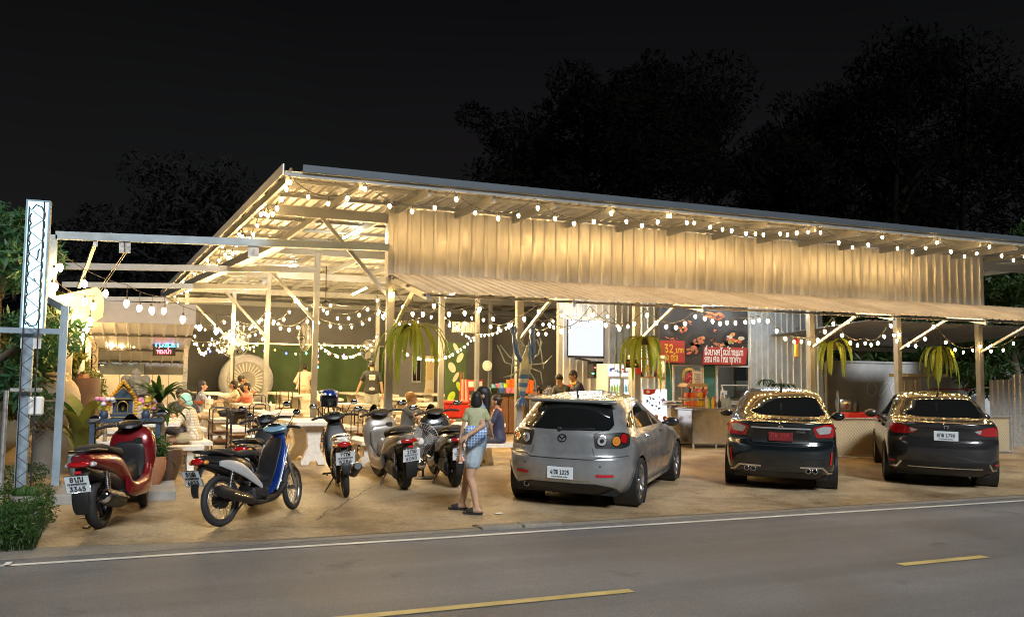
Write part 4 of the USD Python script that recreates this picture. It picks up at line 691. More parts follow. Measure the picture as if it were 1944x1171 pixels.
def build_car(cfg):
    B = Body(cfg['rear'], cfg['front'], cfg['width'], cfg['Lr'], cfg['Lf']); P = cfg['paint']; c = mthing('parked_car', cfg['label'], 'car', cfg['at'], cfg['heading'], group=None); wb, R = cfg['wb'], cfg['R']
    body = part(c, 'body', B.mesh(cfg.get('n', 120), [(0, R, R + .045), (wb, R, R + .045)]), P)
    b = MB(); b.box(((wb) / 2, 0, .22), (wb + 1.2, 1.36, .08)); b.box((wb / 2, 0, .45), (wb - .75, 1.5, .5)); b.box((wb / 2, 0, .5), (wb + 1.1, .9, .5)); part(c, 'underbody', b, 'trim_black')
    for i, (x, sg) in enumerate(((0, 1), (0, -1), (wb, 1), (wb, -1))):
        t, r, d = wheel_meshes(R, .205, 5, R * .70); yw = sg * (cfg['tr'] / 2); turn = rotz(cfg.get('steer', 0) if x else 0) @ (np.eye(3) if sg > 0 else rotz(math.pi))
        w = part(c, 'wheel', t.xf(turn, (x, yw, R)), 'rubber'); part(w, 'rim', r.xf(turn, (x, yw, R)), 'steel'); part(w, 'brake_disc', d.xf(turn, (x, yw, R)), 'dark_metal')
        l = MB(); l.lathe([(R + .05, 0), (R + .05, .32)], 30, (x, yw - sg * .22 if sg > 0 else yw + .22, R), rotx(-math.pi / 2) if sg > 0 else rotx(math.pi / 2)); l.lathe([(0, 0), (R + .05, 0)], 30, (x, yw - sg * .2, R), rotx(math.pi / 2)); 
        part(c, 'wheel_well', l, 'trim_black'); an = shapely.Point(x, R).buffer(R + .075, 24).difference(shapely.Point(x, R).buffer(R + .036, 24)).intersection(sbox(x - 1, B.z0 + .03, x + 1, 1.5)); part(c, 'arch_lip', B.patch(an, 'side', .007, .05, sg), P)
    for nm, poly, mat, off in cfg['tail']:
        if nm == 'lettering': continue
        part(c, nm, B.patch(poly, 'rear', off, .03), mat)
    for sg in (-1, 1):
        for nm, poly, mat, off in cfg['flank']: part(c, nm, B.patch(poly, 'side', off, .06, sg), mat)
        mp = B.side([cfg['mirror']], [.98], sg)[0]; m = MB(); m.ball(mp + V(-.02, sg * .15, .03), (.06, .115, .075), 10); part(c, 'door_mirror', m.tube([mp, mp + V(0, sg * .08, .02)], .025, 6), cfg.get('mirror_mat', P))
        for hx in cfg['handles']: hp = B.side([hx], [.90], sg)[0]; m = MB(); m.box(hp + V(0, sg * .022, 0), (.16, .02, .028), bev=.008); m.box(hp + V(0, sg * .008, 0), (.13, .02, .05), bev=.004); part(c, 'door_handle', m, cfg.get('handle_mat', P))
    for x, z in cfg['pipes']:
        p = B.rear([x], [z])[0]; m = MB(); m.lathe([(.030, .02), (.040, .024), (.042, -.10), (.034, -.10), (.032, .015)], 20, p + V(-.005, 0, 0), roty(-math.pi / 2)); part(c, 'tail_pipe', m, 'chrome')
    pz = cfg['plate_z']; pp = B.rear([0.0], [pz])[0] + V(-.014, 0, 0); tl = cfg.get('plate_tilt', 0.); m = MB(); m.box(pp, (.010, .35, .155), roty(tl), bev=.004); pl = part(c, 'number_plate', m, cfg['plate_mat']); RT = roty(tl) @ np.array([[0, 0, -1], [-1, 0, 0], [0, 1, 0]]).astype(float)
    lettering(pl, 'lettering', cfg['plate'], .055, cfg['plate_ink'], pp + V(-.006, 0, -.018), RT, .27, weight=.8); lettering(pl, 'lettering', 'กรงเทพมหานคร', .014, cfg['plate_ink'], pp + V(-.006, 0, -.056), RT, .22, weight=.7)
    x_a, h_a, ln = cfg['antenna']; zt = B.z1; m = MB(); m.tube([(x_a, 0, zt - .05), (x_a - ln, 0, zt + h_a)], [.02, .006], 6); part(c, 'antenna', m, 'black_plastic')
    return c, B
def sedan_like(x0, bz=.98): return None
S_ = lambda pts, w=.007: LineString(pts).buffer(w / 2, 2)
# --- silver hatchback
hatch = dict(label='silver grey hatchback with rear spoiler and round lamps, parked nearest the woman', paint='paint_silver', at=(5.51, 10.92, gz(10.92) + .012), heading=math.radians(43.3), wb=2.64, R=.315, tr=1.56, Lr=.62, Lf=.9, mirror=1.72, mirror_mat='paint_dark', handles=(.30, 1.22), handle_mat='chrome',
    rear=[(.20, -.66), (.30, -.80), (.42, -.86), (.58, -.885), (.66, -.88), (.70, -.845), (.80, -.825), (.95, -.80), (1.02, -.765), (1.12, -.66), (1.22, -.54), (1.33, -.40), (1.39, -.26), (1.43, .05), (1.455, .5), (1.468, 1.0)],
    front=[(.20, 3.35), (.35, 3.52), (.55, 3.56), (.70, 3.48), (.82, 3.15), (.92, 2.65), (.98, 2.32), (1.10, 1.98), (1.25, 1.60), (1.36, 1.32), (1.42, 1.15), (1.468, 1.02)],
    width=[(.20, .80), (.32, .845), (.5, .872), (.68, .878), (.82, .872), (.93, .850), (1.0, .815), (1.1, .765), (1.2, .715), (1.3, .662), (1.37, .612), (1.42, .53), (1.45, .38), (1.468, .05)],
    pipes=[(.52, .285)], plate='4กฆ 1025', plate_mat='plate_white', plate_ink='text_black', plate_z=.475, antenna=(-.12, .05, .06), tail=[], flank=[])
hl = PG((.40, .985), (.80, 1.0), (.98, .97), (.94, .83), (.80, .80), (.44, .80), r=.03)
hatch['tail'] = [('rear_window', PG((-.60, 1.02), (.60, 1.02), (.665, 1.08), (.555, 1.33), (.45, 1.352), (-.45, 1.352), (-.555, 1.33), (-.665, 1.08), r=.05), 'glass_dark', .004)]
for P_ in (hl, mir(hl)):
    sg = 1 if P_ is hl else -1; hatch['tail'] += [('tail_light', P_, 'trim_black', .005), *[q_ for cx_, cz_, mt_ in ((.52, .895, 'lens_clear'), (.715, .893, 'lens_amber'), (.835, .922, 'lens_red')) for q_ in (('lamp_ring', EL((sg * cx_, cz_), .068, .068).difference(EL((sg * cx_, cz_), .058, .058)), 'chrome', .013), ('lamp_lens', EL((sg * cx_, cz_), .058, .058), mt_, .011), ('lamp_reflector', EL((sg * cx_, cz_), .026, .026), 'chrome' if mt_ == 'lens_clear' else mt_, .017))], ('reflector', R2((sg * .58, .455), .24, .034, .012), 'reflector_red', .006)]
hatch['tail'] += [('bumper_valance', PG((-.78, .20), (.78, .20), (.66, .30), (.45, .345), (-.45, .345), (-.66, .30)), 'trim_black', .003), ('plate_recess', PG((-.40, .385), (.40, .385), (.36, .56), (-.36, .56), r=.02), 'paint_silver', .006),
    ('seam', S_([(-.93, .70), (-.5, .685), (-.42, .66), (.42, .66), (.5, .685), (.93, .70)], .010), 'trim_black', .002), ('seam', S_([(.40, .80), (.44, .69)]), 'trim_black', .002), ('seam', S_([(-.40, .80), (-.44, .69)]), 'trim_black', .002), ('seam', S_([(-.40, .98), (-.56, 1.03), (-.66, 1.09)]), 'trim_black', .002), ('seam', S_([(.40, .98), (.56, 1.03), (.66, 1.09)]), 'trim_black', .002),
    ('emblem', EL((0, .915), .062, .05).difference(EL((0, .915), .051, .039)), 'chrome', .010), ('emblem', S_([(-.048, .93), (-.02, .925), (0, .90), (.02, .925), (.048, .93)], .011), 'chrome', .011), ('sensor', EL((.52, .575), .012, .012), 'trim_black', .004), ('sensor', EL((-.52, .575), .012, .012), 'trim_black', .004)]
hatch['flank'] = [('side_window', PG((-.02, 1.02), (.93, 1.005), (.93, 1.335), (.62, 1.345), (.25, 1.27)), 'glass_dark', .004), ('side_window', PG((1.02, 1.005), (1.86, .995), (1.52, 1.23), (1.25, 1.33), (1.02, 1.342)), 'glass_dark', .004), ('side_window', PG((-.36, 1.06), (-.09, 1.03), (.17, 1.26), (.0, 1.24)), 'glass_dark', .004),
    ('seam', S_([(.975, 1.345), (.975, .42), (1.0, .30)]), 'trim_black', .002), ('seam', S_([(-.06, 1.0), (-.02, .85), (.30, .62), (.36, .42)]), 'trim_black', .002), ('seam', S_([(2.05, .99), (2.12, .7), (2.06, .32)]), 'trim_black', .002), ('seam', S_([(.40, .31), (2.04, .31)]), 'trim_black', .002), ('side_moulding', R2((1.22, .545), 1.65, .05, .015), 'paint_silver', .016), ('sill', PG((.42, .205), (2.2, .205), (2.2, .27), (.42, .27)), 'paint_silver', .02)]
c, B = build_car(hatch); RR = np.array([[0, 0, -1], [-1, 0, 0], [0, 1, 0]], float)
sp_ = MB(); zz = 1.392; rows = []
for y in np.linspace(-.60, .60, 25):
    k = 1 - abs(y / .6) ** 5 * .5; rows.append([(-.27, y, zz - .045), (-.41 + .10 * (1 - k), y, zz - .045), (-.45 + .12 * (1 - k), y, zz - .015), (-.42 + .10 * (1 - k), y, zz + .010), (-.10, y, zz + .030)])
sp_.grid(rows); sp_.grid(np.array(rows)[:, :2][:, ::-1] + V(0, 0, -.004)); part(c, 'spoiler', sp_, 'paint_silver'); lettering(c, 'lettering', 'MAZDA 3', .038, 'chrome', B.rear([.58], [.745])[0] + V(-.016, 0, 0), RR, .21)
w = MB(); q = B.rear(np.linspace(.04, -.42, 12), np.linspace(1.03, 1.045, 12)) + V(-.022, 0, 0); w.tube(q, .010, 5); w.ball(q[0], .028, 6); part(c, 'rear_wiper', w, 'black_plastic')
# --- dark sedan with four tail pipes
att = dict(label='black sedan with red plate and two pairs of round tail pipes', paint='paint_black', at=(9.35, 11.39, gz(11.39) + .012), heading=math.radians(39.6), wb=2.55, R=.30, tr=1.49, Lr=.50, Lf=.8, mirror=1.72, handles=(.35, 1.25),
    rear=[(.20, -.72), (.30, -.86), (.45, -.92), (.60, -.945), (.70, -.935), (.78, -.90), (.90, -.93), (1.00, -.965), (1.045, -.975), (1.06, -.90), (1.075, -.70), (1.10, -.42), (1.20, -.24), (1.34, .02), (1.42, .20), (1.47, .42), (1.50, .75), (1.515, 1.1)],
    front=[(.20, 3.2), (.35, 3.4), (.55, 3.42), (.75, 3.36), (.88, 3.05), (.97, 2.55), (1.02, 2.25), (1.15, 1.95), (1.32, 1.58), (1.42, 1.36), (1.48, 1.22), (1.515, 1.12)],
    width=[(.20, .74), (.32, .80), (.5, .828), (.7, .836), (.88, .828), (1.0, .802), (1.06, .775), (1.12, .742), (1.25, .685), (1.38, .628), (1.44, .58), (1.48, .49), (1.505, .32), (1.515, .05)],
    pipes=[(.40, .335), (.50, .335), (-.40, .335), (-.50, .335)], plate='กพ 159', plate_mat='plate_red', plate_ink='banner_red', plate_z=.845, antenna=(.02, .16, .10), tail=[], flank=[])
al_ = PG((.46, .985), (.66, 1.03), (.92, 1.035), (.94, .92), (.83, .835), (.52, .835), (.49, .90), r=.02)
att['tail'] = [('rear_window', PG((-.58, 1.115), (.58, 1.115), (.655, 1.15), (.575, 1.43), (.5, 1.452), (-.5, 1.452), (-.575, 1.43), (-.655, 1.15), r=.04), 'glass_dark', .004), ('plate_recess', PG((-.43, .74), (.43, .74), (.40, .955), (-.40, .955), r=.03), 'trim_black', .003), ('chrome_bar', R2((0, .968), .86, .022, .008), 'paint_white_silver', .016),
    ('emblem', unary_union([affinity.rotate(PG((0, 0), (.022, .016), (0, .05), (-.022, .016), r=.001), a, origin=(0, 0)) for a in (0, 120, 240)]).buffer(0) if False else affinity.translate(unary_union([affinity.rotate(PG((0, 0), (.016, .026), (0, .052), (-.016, .026), r=.001), a, origin=(0, 0)) for a in (0, 120, 240)]), 0, 1.005), 'chrome', .012),
    ('seam', S_([(-.50, .83), (-.46, .72), (-.38, .695), (.38, .695), (.46, .72), (.50, .83)], .008), 'trim_black', .002), ('seam', S_([(.47, .985), (.56, 1.05), (.60, 1.10)]), 'trim_black', .002), ('seam', S_([(-.47, .985), (-.56, 1.05), (-.60, 1.10)]), 'trim_black', .002), ('bumper_valance', PG((-.70, .20), (.70, .20), (.62, .30), (-.62, .30)), 'trim_black', .003)]
for P_ in (al_, mir(al_)):
    sg = 1 if P_ is al_ else -1; cp = PG((.50, .97), (.64, 1.005), (.80, .99), (.74, .90), (.56, .885), r=.015); rf = PG((.755, .42), (.795, .42), (.805, .62), (.775, .62), r=.006); tr_ = PG((.28, .375), (.60, .375), (.72, .29), (.95, .275), (.95, .295), (.73, .315), (.62, .40), (.28, .40), r=.004)
    att['tail'] += [('tail_light', P_, 'lens_red', .008), ('lamp_lens', cp if sg > 0 else mir(cp), 'lens_clear', .014), ('reflector', rf if sg > 0 else mir(rf), 'reflector_red', .008), ('bumper_garnish', tr_ if sg > 0 else mir(tr_), 'chrome', .012)]
sw = [('side_window', PG((-.02, 1.10), (.90, 1.05), (.90, 1.39), (.62, 1.40), (.25, 1.33)), 'glass_dark', .004), ('side_window', PG((.98, 1.05), (1.85, 1.03), (1.55, 1.26), (1.28, 1.375), (.98, 1.395)), 'glass_dark', .004),
    ('seam', S_([(.94, 1.40), (.94, .42), (.97, .30)]), 'trim_black', .002), ('seam', S_([(-.06, 1.06), (-.02, .85), (.30, .62), (.36, .42)]), 'trim_black', .002), ('seam', S_([(2.0, 1.03), (2.06, .7), (2.0, .32)]), 'trim_black', .002), ('seam', S_([(.40, .31), (2.0, .31)]), 'trim_black', .002), ('sill', PG((.42, .205), (2.1, .205), (2.1, .27), (.42, .27)), 'trim_black', .015)]
att['flank'] = sw; c2, B2 = build_car(att); lettering(c2, 'lettering', 'ATTRAGE', .026, 'chrome', B2.rear([-.29], [.90])[0] + V(-.02, 0, 0), RR, .13)
# --- dark grey sedan at the right
city = dict(label='dark grey sedan with long red tail lights, rightmost of the parked cars', paint='paint_grey', at=(12.25, 10.93, gz(10.93) + .012), heading=math.radians(41.6), wb=2.60, R=.305, tr=1.50, Lr=.52, Lf=.85, mirror=1.75, handles=(.35, 1.25),
    rear=[(.20, -.72), (.30, -.86), (.45, -.93), (.62, -.955), (.72, -.945), (.80, -.92), (.90, -.935), (.99, -.96), (1.03, -.965), (1.048, -.90), (1.065, -.68), (1.085, -.44), (1.18, -.24), (1.30, .02), (1.38, .20), (1.43, .42), (1.46, .75), (1.477, 1.1)],
    front=[(.20, 3.3), (.35, 3.5), (.55, 3.53), (.72, 3.46), (.85, 3.1), (.95, 2.6), (1.0, 2.3), (1.12, 2.0), (1.28, 1.62), (1.38, 1.38), (1.44, 1.24), (1.477, 1.12)],
    width=[(.20, .77), (.32, .825), (.5, .848), (.7, .85), (.86, .84), (.98, .812), (1.04, .785), (1.1, .752), (1.22, .695), (1.34, .635), (1.40, .585), (1.44, .49), (1.465, .32), (1.477, .05)],
    pipes=[], plate='8กพ 1798', plate_mat='plate_white', plate_ink='text_black', plate_z=.84, antenna=(.12, .05, .10), tail=[], flank=sw)
cl_ = PG((.40, .93), (.62, .985), (.98, 1.0), (1.02, .90), (.80, .845), (.60, .85), (.46, .875), r=.018); ci = PG((.40, .925), (.52, .952), (.50, .885), r=.004)
city['tail'] = [('rear_window', PG((-.58, 1.10), (.58, 1.10), (.66, 1.135), (.58, 1.385), (.5, 1.408), (-.5, 1.408), (-.58, 1.385), (-.66, 1.135), r=.04), 'glass_dark', .004), ('plate_recess', PG((-.40, .745), (.40, .745), (.37, .94), (-.37, .94), r=.03), 'paint_grey', .003), ('chrome_bar', R2((0, .945), .74, .022, .008), 'paint_dark', .014),
    ('seam', S_([(-.52, .845), (-.48, .72), (-.38, .695), (.38, .695), (.48, .72), (.52, .845)], .008), 'trim_black', .002), ('bumper_valance', PG((-.84, .20), (.84, .20), (.80, .34), (.60, .42), (-.60, .42), (-.80, .34)), 'trim_black', .003), ('bumper_garnish', R2((0, .335), 1.1, .014, .005), 'chrome', .010),
    ('emblem', affinity.translate(unary_union([S_([(-.034, .035), (-.024, -.035)], .013), S_([(.034, .035), (.024, -.035)], .013), S_([(-.03, 0), (.03, 0)], .013)]), 0, .998), 'chrome', .012)]
for P_ in (cl_, mir(cl_)):
    sg = 1 if P_ is cl_ else -1; ve = PG((.70, .30), (1.0, .27), (1.02, .47), (.76, .45), r=.02); mm = (lambda g: g) if sg > 0 else mir
    city['tail'] += [('tail_light', P_, 'lens_red', .008), ('lamp_lens', mm(ci), 'lens_clear', .012), ('bumper_vent', mm(ve), 'trim_black', .006), ('bumper_garnish', mm(S_([(.66, .40), (.74, .31), (1.0, .30)], .03)), 'chrome', .012), ('reflector', mm(R2((.84, .40), .15, .03, .008)), 'reflector_red', .012)]
c3, B3 = build_car(city); lettering(c3, 'lettering', 'CITY', .03, 'chrome', B3.rear([.50], [1.01])[0] + V(-.02, 0, 0), RR, .11)
# ================================================================== motorbikes (x forward, y left; rear wheel touches the ground at the origin)
from scipy.interpolate import PchipInterpolator as _PI
def shell(st, n=22, e=2.4, sub=4, y0=0.):
    """Rounded bodywork: sections (x, z, half width, half height, tilt) joined smoothly."""
    st = np.array([tuple(s) + (0,) * (5 - len(s)) for s in st], float); k = np.arange(len(st)); q = np.linspace(0, len(st) - 1, (len(st) - 1) * sub + 1); c = _PI(k, st)(q); th = np.arange(n) * 2 * np.pi / n
    cu, su = np.sign(np.cos(th)) * np.abs(np.cos(th)) ** (2 / e), np.sign(np.sin(th)) * np.abs(np.sin(th)) ** (2 / e); rings = [[(x + h * b * math.sin(t), y0 + w * a, z + h * b * math.cos(t)) for a, b in zip(cu, su)] for x, z, w, h, t in c]
    m = MB(); d = c[-1, :2] - c[0, :2]; m.loft(rings if True else rings); f = m.f; 
    v = np.concatenate(m.v); F = np.concatenate(m.f); cen = v.mean(0); nn = np.cross(v[F[:, 1]] - v[F[:, 0]], v[F[:, 2]] - v[F[:, 0]]); s_ = ((v[F].mean(1) - cen) * nn).sum()
    if s_ < 0: m.f = [a[:, ::-1] for a in m.f]
    return m
def bike_wheel(parent, c, R, w, rim, spoked, steer=0., mat='steel', hubw=.05, disc=False):
    turn = rotz(steer); t = MB(); k = np.linspace(0, 2 * np.pi, 13)[:-1]; rt_ = (R - rim) / 2; t.lathe([(R - rt_ + rt_ * math.cos(a), w / 2 * math.sin(a)) for a in np.linspace(-2.6, 2.6, 15)], 36, R=rotx(math.pi / 2)); wh = part(parent, 'wheel', t.xf(turn, c), 'rubber')
    r = MB(); r.lathe([(rim - .012, -.02), (rim + .006, -w * .30), (rim + .006, w * .30), (rim - .012, .02), (rim - .018, 0), (rim - .012, -.02)], 36, R=rotx(math.pi / 2)); r.lathe([(0, -hubw), (.028, -hubw), (.028, hubw), (0, hubw)], 14, R=rotx(math.pi / 2))
    if spoked:
        for i in range(28): a = 2 * math.pi * i / 28; b = a + (.5 if i % 2 else -.5); r.tube([(.026 * math.cos(b), hubw * .8 * (1 if i % 4 < 2 else -1), .026 * math.sin(b)), ((rim - .01) * math.cos(a), 0, (rim - .01) * math.sin(a))], .0024, 4, caps=False)
    else:
        for i in range(5):
            a = 2 * math.pi * i / 5; 
            for o in (-.1, .1): r.bar((.02 * math.cos(a), 0, .02 * math.sin(a)), ((rim - .004) * math.cos(a + o), 0, (rim - .004) * math.sin(a + o)), .022, .018, up=(0, 1, 0))
    part(wh, 'rim', r.xf(turn, c), mat)
    if disc: d = MB(); d.lathe([(.05, -hubw - .004), (.095, -hubw - .004), (.095, -hubw), (.05, -hubw), (.05, -hubw - .004)], 28, R=rotx(math.pi / 2)); part(wh, 'brake_disc' if disc == 1 else 'brake_drum', d.xf(turn, c), 'steel')
def number_plate(parent, c, tilt, lines, w=.25, h=.19):
    m = MB(); m.box(c, (.006, w, h), roty(tilt), bev=.003); pl = part(parent, 'number_plate', m, 'plate_white'); R = roty(tilt) @ np.array([[0, 0, -1], [-1, 0, 0], [0, 1, 0]], float)
    for (t, hh, dz, wd) in () if not lines[0] else ((lines[0], .05, .030, .15), (lines[1], .018, -.006, .20), (lines[2], .05, -.075, .18)): lettering(pl, 'lettering', t, hh, 'text_black', np.asarray(c) + roty(tilt) @ V(-.006, 0, dz), R, wd, weight=1.0)
    f = MB(); f.tube([np.asarray(c) + roty(tilt) @ V(-.002, a, b) for a, b in ((-w / 2, -h / 2), (w / 2, -h / 2), (w / 2, h / 2), (-w / 2, h / 2))], .005, 4, closed=True); part(pl, 'plate_frame', f, 'chrome'); return pl
def mirror(parent, base, tip, R=(.055, .02, .038), mat='black_plastic'):
    m = MB(); m.tube([base, (np.asarray(base) * .4 + np.asarray(tip) * .6) + V(.02, 0, .03), tip], .006, 6); m.ball(tip, (R[1], R[0], R[2]), 8); p = part(parent, 'mirror', m, mat); g = MB(); g.ball(np.asarray(tip) + V(-R[1] * .72, 0, 0), (R[1] * .4, R[0] * .86, R[2] * .84), 8); part(p, 'mirror_glass', g, 'mirror')
def spring(parent, a, b, r=.024):
    a, b = np.asarray(a, float), np.asarray(b, float); m = MB(); m.tube([a, b], .012, 8); A, B_, t = frame(b - a); n = 90; m.tube([a + (b - a) * (.12 + .76 * k / n) + r * (A * math.cos(k * .62) + B_ * math.sin(k * .62)) for k in range(n)], .0048, 5); part(parent, 'shock_absorber', m, 'steel')
def underbone(label, o, heading, lean, col, col2, plate, steer=0., basket=False, seat='black_cloth', tailplain=False, wheelmat='steel', group=None, panel=None, tailm=None, cowl=None):
    p = mthing('motorbike', label, 'motorbike', o, heading, lean); S = lambda nm, st, mat, **k: part(p, nm, shell(st, **k), mat); WB = 1.24
    bike_wheel(p, (0, 0, .285), .285, .078, .215, True, 0, wheelmat); bike_wheel(p, (WB, 0, .275), .275, .066, .215, True, steer, wheelmat)
    m = MB(); m.lathe([(0, -.055), (.085, -.05), (.09, 0), (.085, .05), (0, .055)], 22, (0, 0, .285), rotx(math.pi / 2)); part(p, 'brake_drum', m, 'dark_metal')
    m = MB(); [m.bar((.0, s * .095, .285), (.46, s * .09, .33), .03, .045) for s in (-1, 1)]; part(p, 'swing_arm', m, 'dark_metal')
    for s in (-1, 1): spring(p, (.0, s * .115, .31), (.10, s * .12, .64))
    m = MB(); m.ball((.60, 0, .30), (.17, .12, .13), 10); m.box((.55, .10, .29), (.26, .07, .17), bev=.03); m.box((.52, -.10, .29), (.24, .07, .16), bev=.03); m.bar((.66, 0, .34), (.90, 0, .40), .13, .12); [m.box((.76 + .022 * k, 0, .365 + .006 * k), (.008, .17, .16), roty(-.25)) for k in range(6)]; part(p, 'engine', m, 'dark_metal')
    S('lower_cowl', [(.40, .36, .10, .05), (.58, .20, .12, .05), (.80, .22, .12, .06), (.98, .34, .13, .05)], 'trim_black')
    tail = S('tail_cowl', [(-.33, .775, .035, .025), (-.24, .765, .085, .05), (-.05, .735, .115, .075), (.18, .69, .125, .095), (.36, .61, .115, .11, .35), (.47, .52, .085, .085, .6)], tailm or col2)
    for s in (-1, 1): S('side_panel', [(-.10, .70, .012, .03), (.06, .665, .02, .06), (.24, .60, .022, .075), (.42, .48, .02, .06), (.56, .37, .012, .03)], panel or col, y0=s * .118, n=14)
    S('under_tail', [(-.30, .73, .05, .03), (-.12, .67, .09, .045), (.06, .62, .10, .06), (.24, .55, .09, .07)], 'trim_black')
    S('seat', [(-.20, .815, .07, .022), (-.06, .825, .115, .04), (.12, .80, .125, .045), (.26, .765, .12, .042), (.44, .765, .10, .045), (.56, .735, .07, .05, .5)], seat)
    m = MB(); m.tube([(.08, .135, .775), (-.12, .135, .83), (-.27, .10, .855), (-.33, 0, .86), (-.27, -.10, .855), (-.12, -.135, .83), (.08, -.135, .775)], .014, 8); part(p, 'grab_rail', m, 'black_plastic' if not tailplain else 'chrome')
    m = MB(); m.ball((-.325, 0, .745), (.035, .085, .042), 8); part(p, 'tail_light', m, 'lens_red')
    for s in (-1, 1): m = MB(); m.ball((-.295, s * .105, .735), (.035, .03, .026), 7); part(p, 'indicator', m, 'lens_amber')
    S('rear_fender', [(-.26, .68, .05, .02, -.4), (-.33, .58, .06, .014, -1.0), (-.375, .45, .055, .01, -1.2), (-.36, .36, .04, .008, -1.4)], 'trim_black' if not tailplain else 'dark_metal')
    number_plate(p, (-.395, 0, .575), -.38, plate)
    shield = S('leg_shield', [(.74, .28, .12, .03, .9), (.80, .40, .175, .035, 1.0), (.88, .58, .185, .04, 1.1), (.96, .76, .165, .05, 1.1), (1.02, .90, .11, .055, 1.0), (1.05, .98, .07, .04, .9)], col, n=26)
    S('shield_inner', [(.72, .36, .10, .02, .9), (.80, .56, .145, .022, 1.1), (.90, .76, .14, .03, 1.1), (.98, .90, .09, .03, 1.0)], 'trim_black')
    for s in (() if tailplain else (-1, 1)): S('shield_edge', [(.735, .31, .012, .012), (.81, .44, .014, .014), (.90, .63, .014, .014), (.99, .82, .012, .012)], 'paint_white_silver', y0=s * .19, n=10)
    S('spine_cover', [(.46, .52, .075, .06), (.62, .46, .07, .07), (.78, .44, .08, .07), (.88, .52, .09, .06)], 'trim_black')
    turn = rotz(steer); piv = V(1.02, 0, 0); tr = lambda b: b.xf(turn, piv - turn @ piv)
    m = MB(); [m.tube([(1.06, s * .075, .80), (1.13, s * .075, .55), (WB, s * .072, .275)], [.022, .022, .026], 8) for s in (-1, 1)]; part(p, 'front_fork', m, 'steel')
    part(p, 'front_fender', tr(shell([(WB - .30 * math.cos(a), .275 + .30 * math.sin(a), w, .012, math.pi / 2 - a) for a, w in ((.15, .035), (.6, .055), (1.1, .062), (1.6, .062), (2.1, .055), (2.5, .03))], 16)), col)
    part(p, 'handlebar_cowl', tr(shell([(.90, 1.0, .06, .02, .5), (.95, 1.02, .15, .05, .5), (1.03, 1.02, .16, .075, .5), (1.11, .985, .12, .075, .4), (1.17, .945, .06, .05, .3)], 22)), (cowl or col2) if not tailplain else 'trim_black')
    m = MB(); m.ball((1.155, 0, .965), (.045, .085, .06), 9); part(p, 'headlight', tr(m), 'lens_clear'); m = MB(); m.ball((.955, 0, 1.055), (.05, .085, .022), 9, roty(.5)); part(p, 'speedometer', tr(m), 'glass_dark')
    for s in (-1, 1):
        m = MB(); m.tube([(1.0, s * .10, 1.02), (.95, s * .22, 1.03), (.90, s * .34, 1.01)], [.016, .017, .017], 8); part(p, 'hand_grip', tr(m), 'rubber'); m = MB(); m.tube([(.99, s * .16, 1.03), (1.01, s * .25, 1.025), (.98, s * .34, 1.01)], .006, 5); part(p, 'brake_lever', tr(m), 'steel')
    for s in (-1, 1):
        q = [V(.97, s * .17, 1.04), V(.94, s * .30, 1.20)]; q = [turn @ (a - piv) + piv for a in q]; mirror(p, q[0], q[1])
    for s in (-1, 1): m = MB(); m.tube([(.97, s * .20, 1.03), (1.06, s * .19, 1.08), (1.14, s * .10, 1.02), (1.15, s * .05, .86)], .005, 5); m.tube([(.98, s * .17, 1.03), (1.09, s * .13, 1.06), (1.13, s * .06, .96), (1.10, s * .04, .84)], .004, 5); part(p, 'cable', tr(m), 'cable')
    m = MB(); m.tube([(.66, -.09, .24), (.58, -.14, .19), (.40, -.145, .22), (.30, -.15, .26)], .02, 8); m.tube([(.36, -.15, .235), (.28, -.155, .262), (-.16, -.168, .41), (-.22, -.17, .425)], [.038, .06, .066, .046], 14); mf = part(p, 'exhaust', m, 'dark_metal'); m = MB(); m.tube([(.26, -.185, .275), (-.02, -.20, .36)], [.034, .034], 10, flat=.45); part(mf, 'heat_shield', m, 'chrome')
    m = MB(); m.tube([(.52, -.26, .27), (.52, .26, .27)], .013, 8); m.tube([(.52, .2, .27), (.42, .20, .26)], .01, 6); part(p, 'foot_rest', m, 'rubber'); m = MB(); m.tube([(.50, .10, .22), (.42, .26, .015), (.36, .27, .012)], .011, 6); part(p, 'side_stand', m, 'dark_metal')
    if basket:
        b = MB(); x0, x1, z0, z1 = 1.17, 1.42, .70, .92
        for f in np.linspace(0, 1, 9):
            for y in (-.15, .15): b.tube([(x0 + (x1 - x0) * f, y, z1), (x0 + .02 + (x1 - x0 - .05) * f, y * .85, z0)], .0035, 4, caps=False)
            for xx, dx_ in ((x0, .02), (x1, -.03)): b.tube([(xx, -.15 + .3 * f, z1), (xx + dx_, (-.15 + .3 * f) * .85, z0)], .0035, 4, caps=False)
        for z in np.linspace(z0, z1, 5):
            t = (z - z0) / (z1 - z0); b.tube([(x0 + .02 * (1 - t), -.1275 - .0225 * t, z), (x1 - .03 * (1 - t), -.1275 - .0225 * t, z), (x1 - .03 * (1 - t), .1275 + .0225 * t, z), (x0 + .02 * (1 - t), .1275 + .0225 * t, z)], .004, 4, closed=True)
        part(p, 'basket', tr(b), 'black_plastic')
    return p
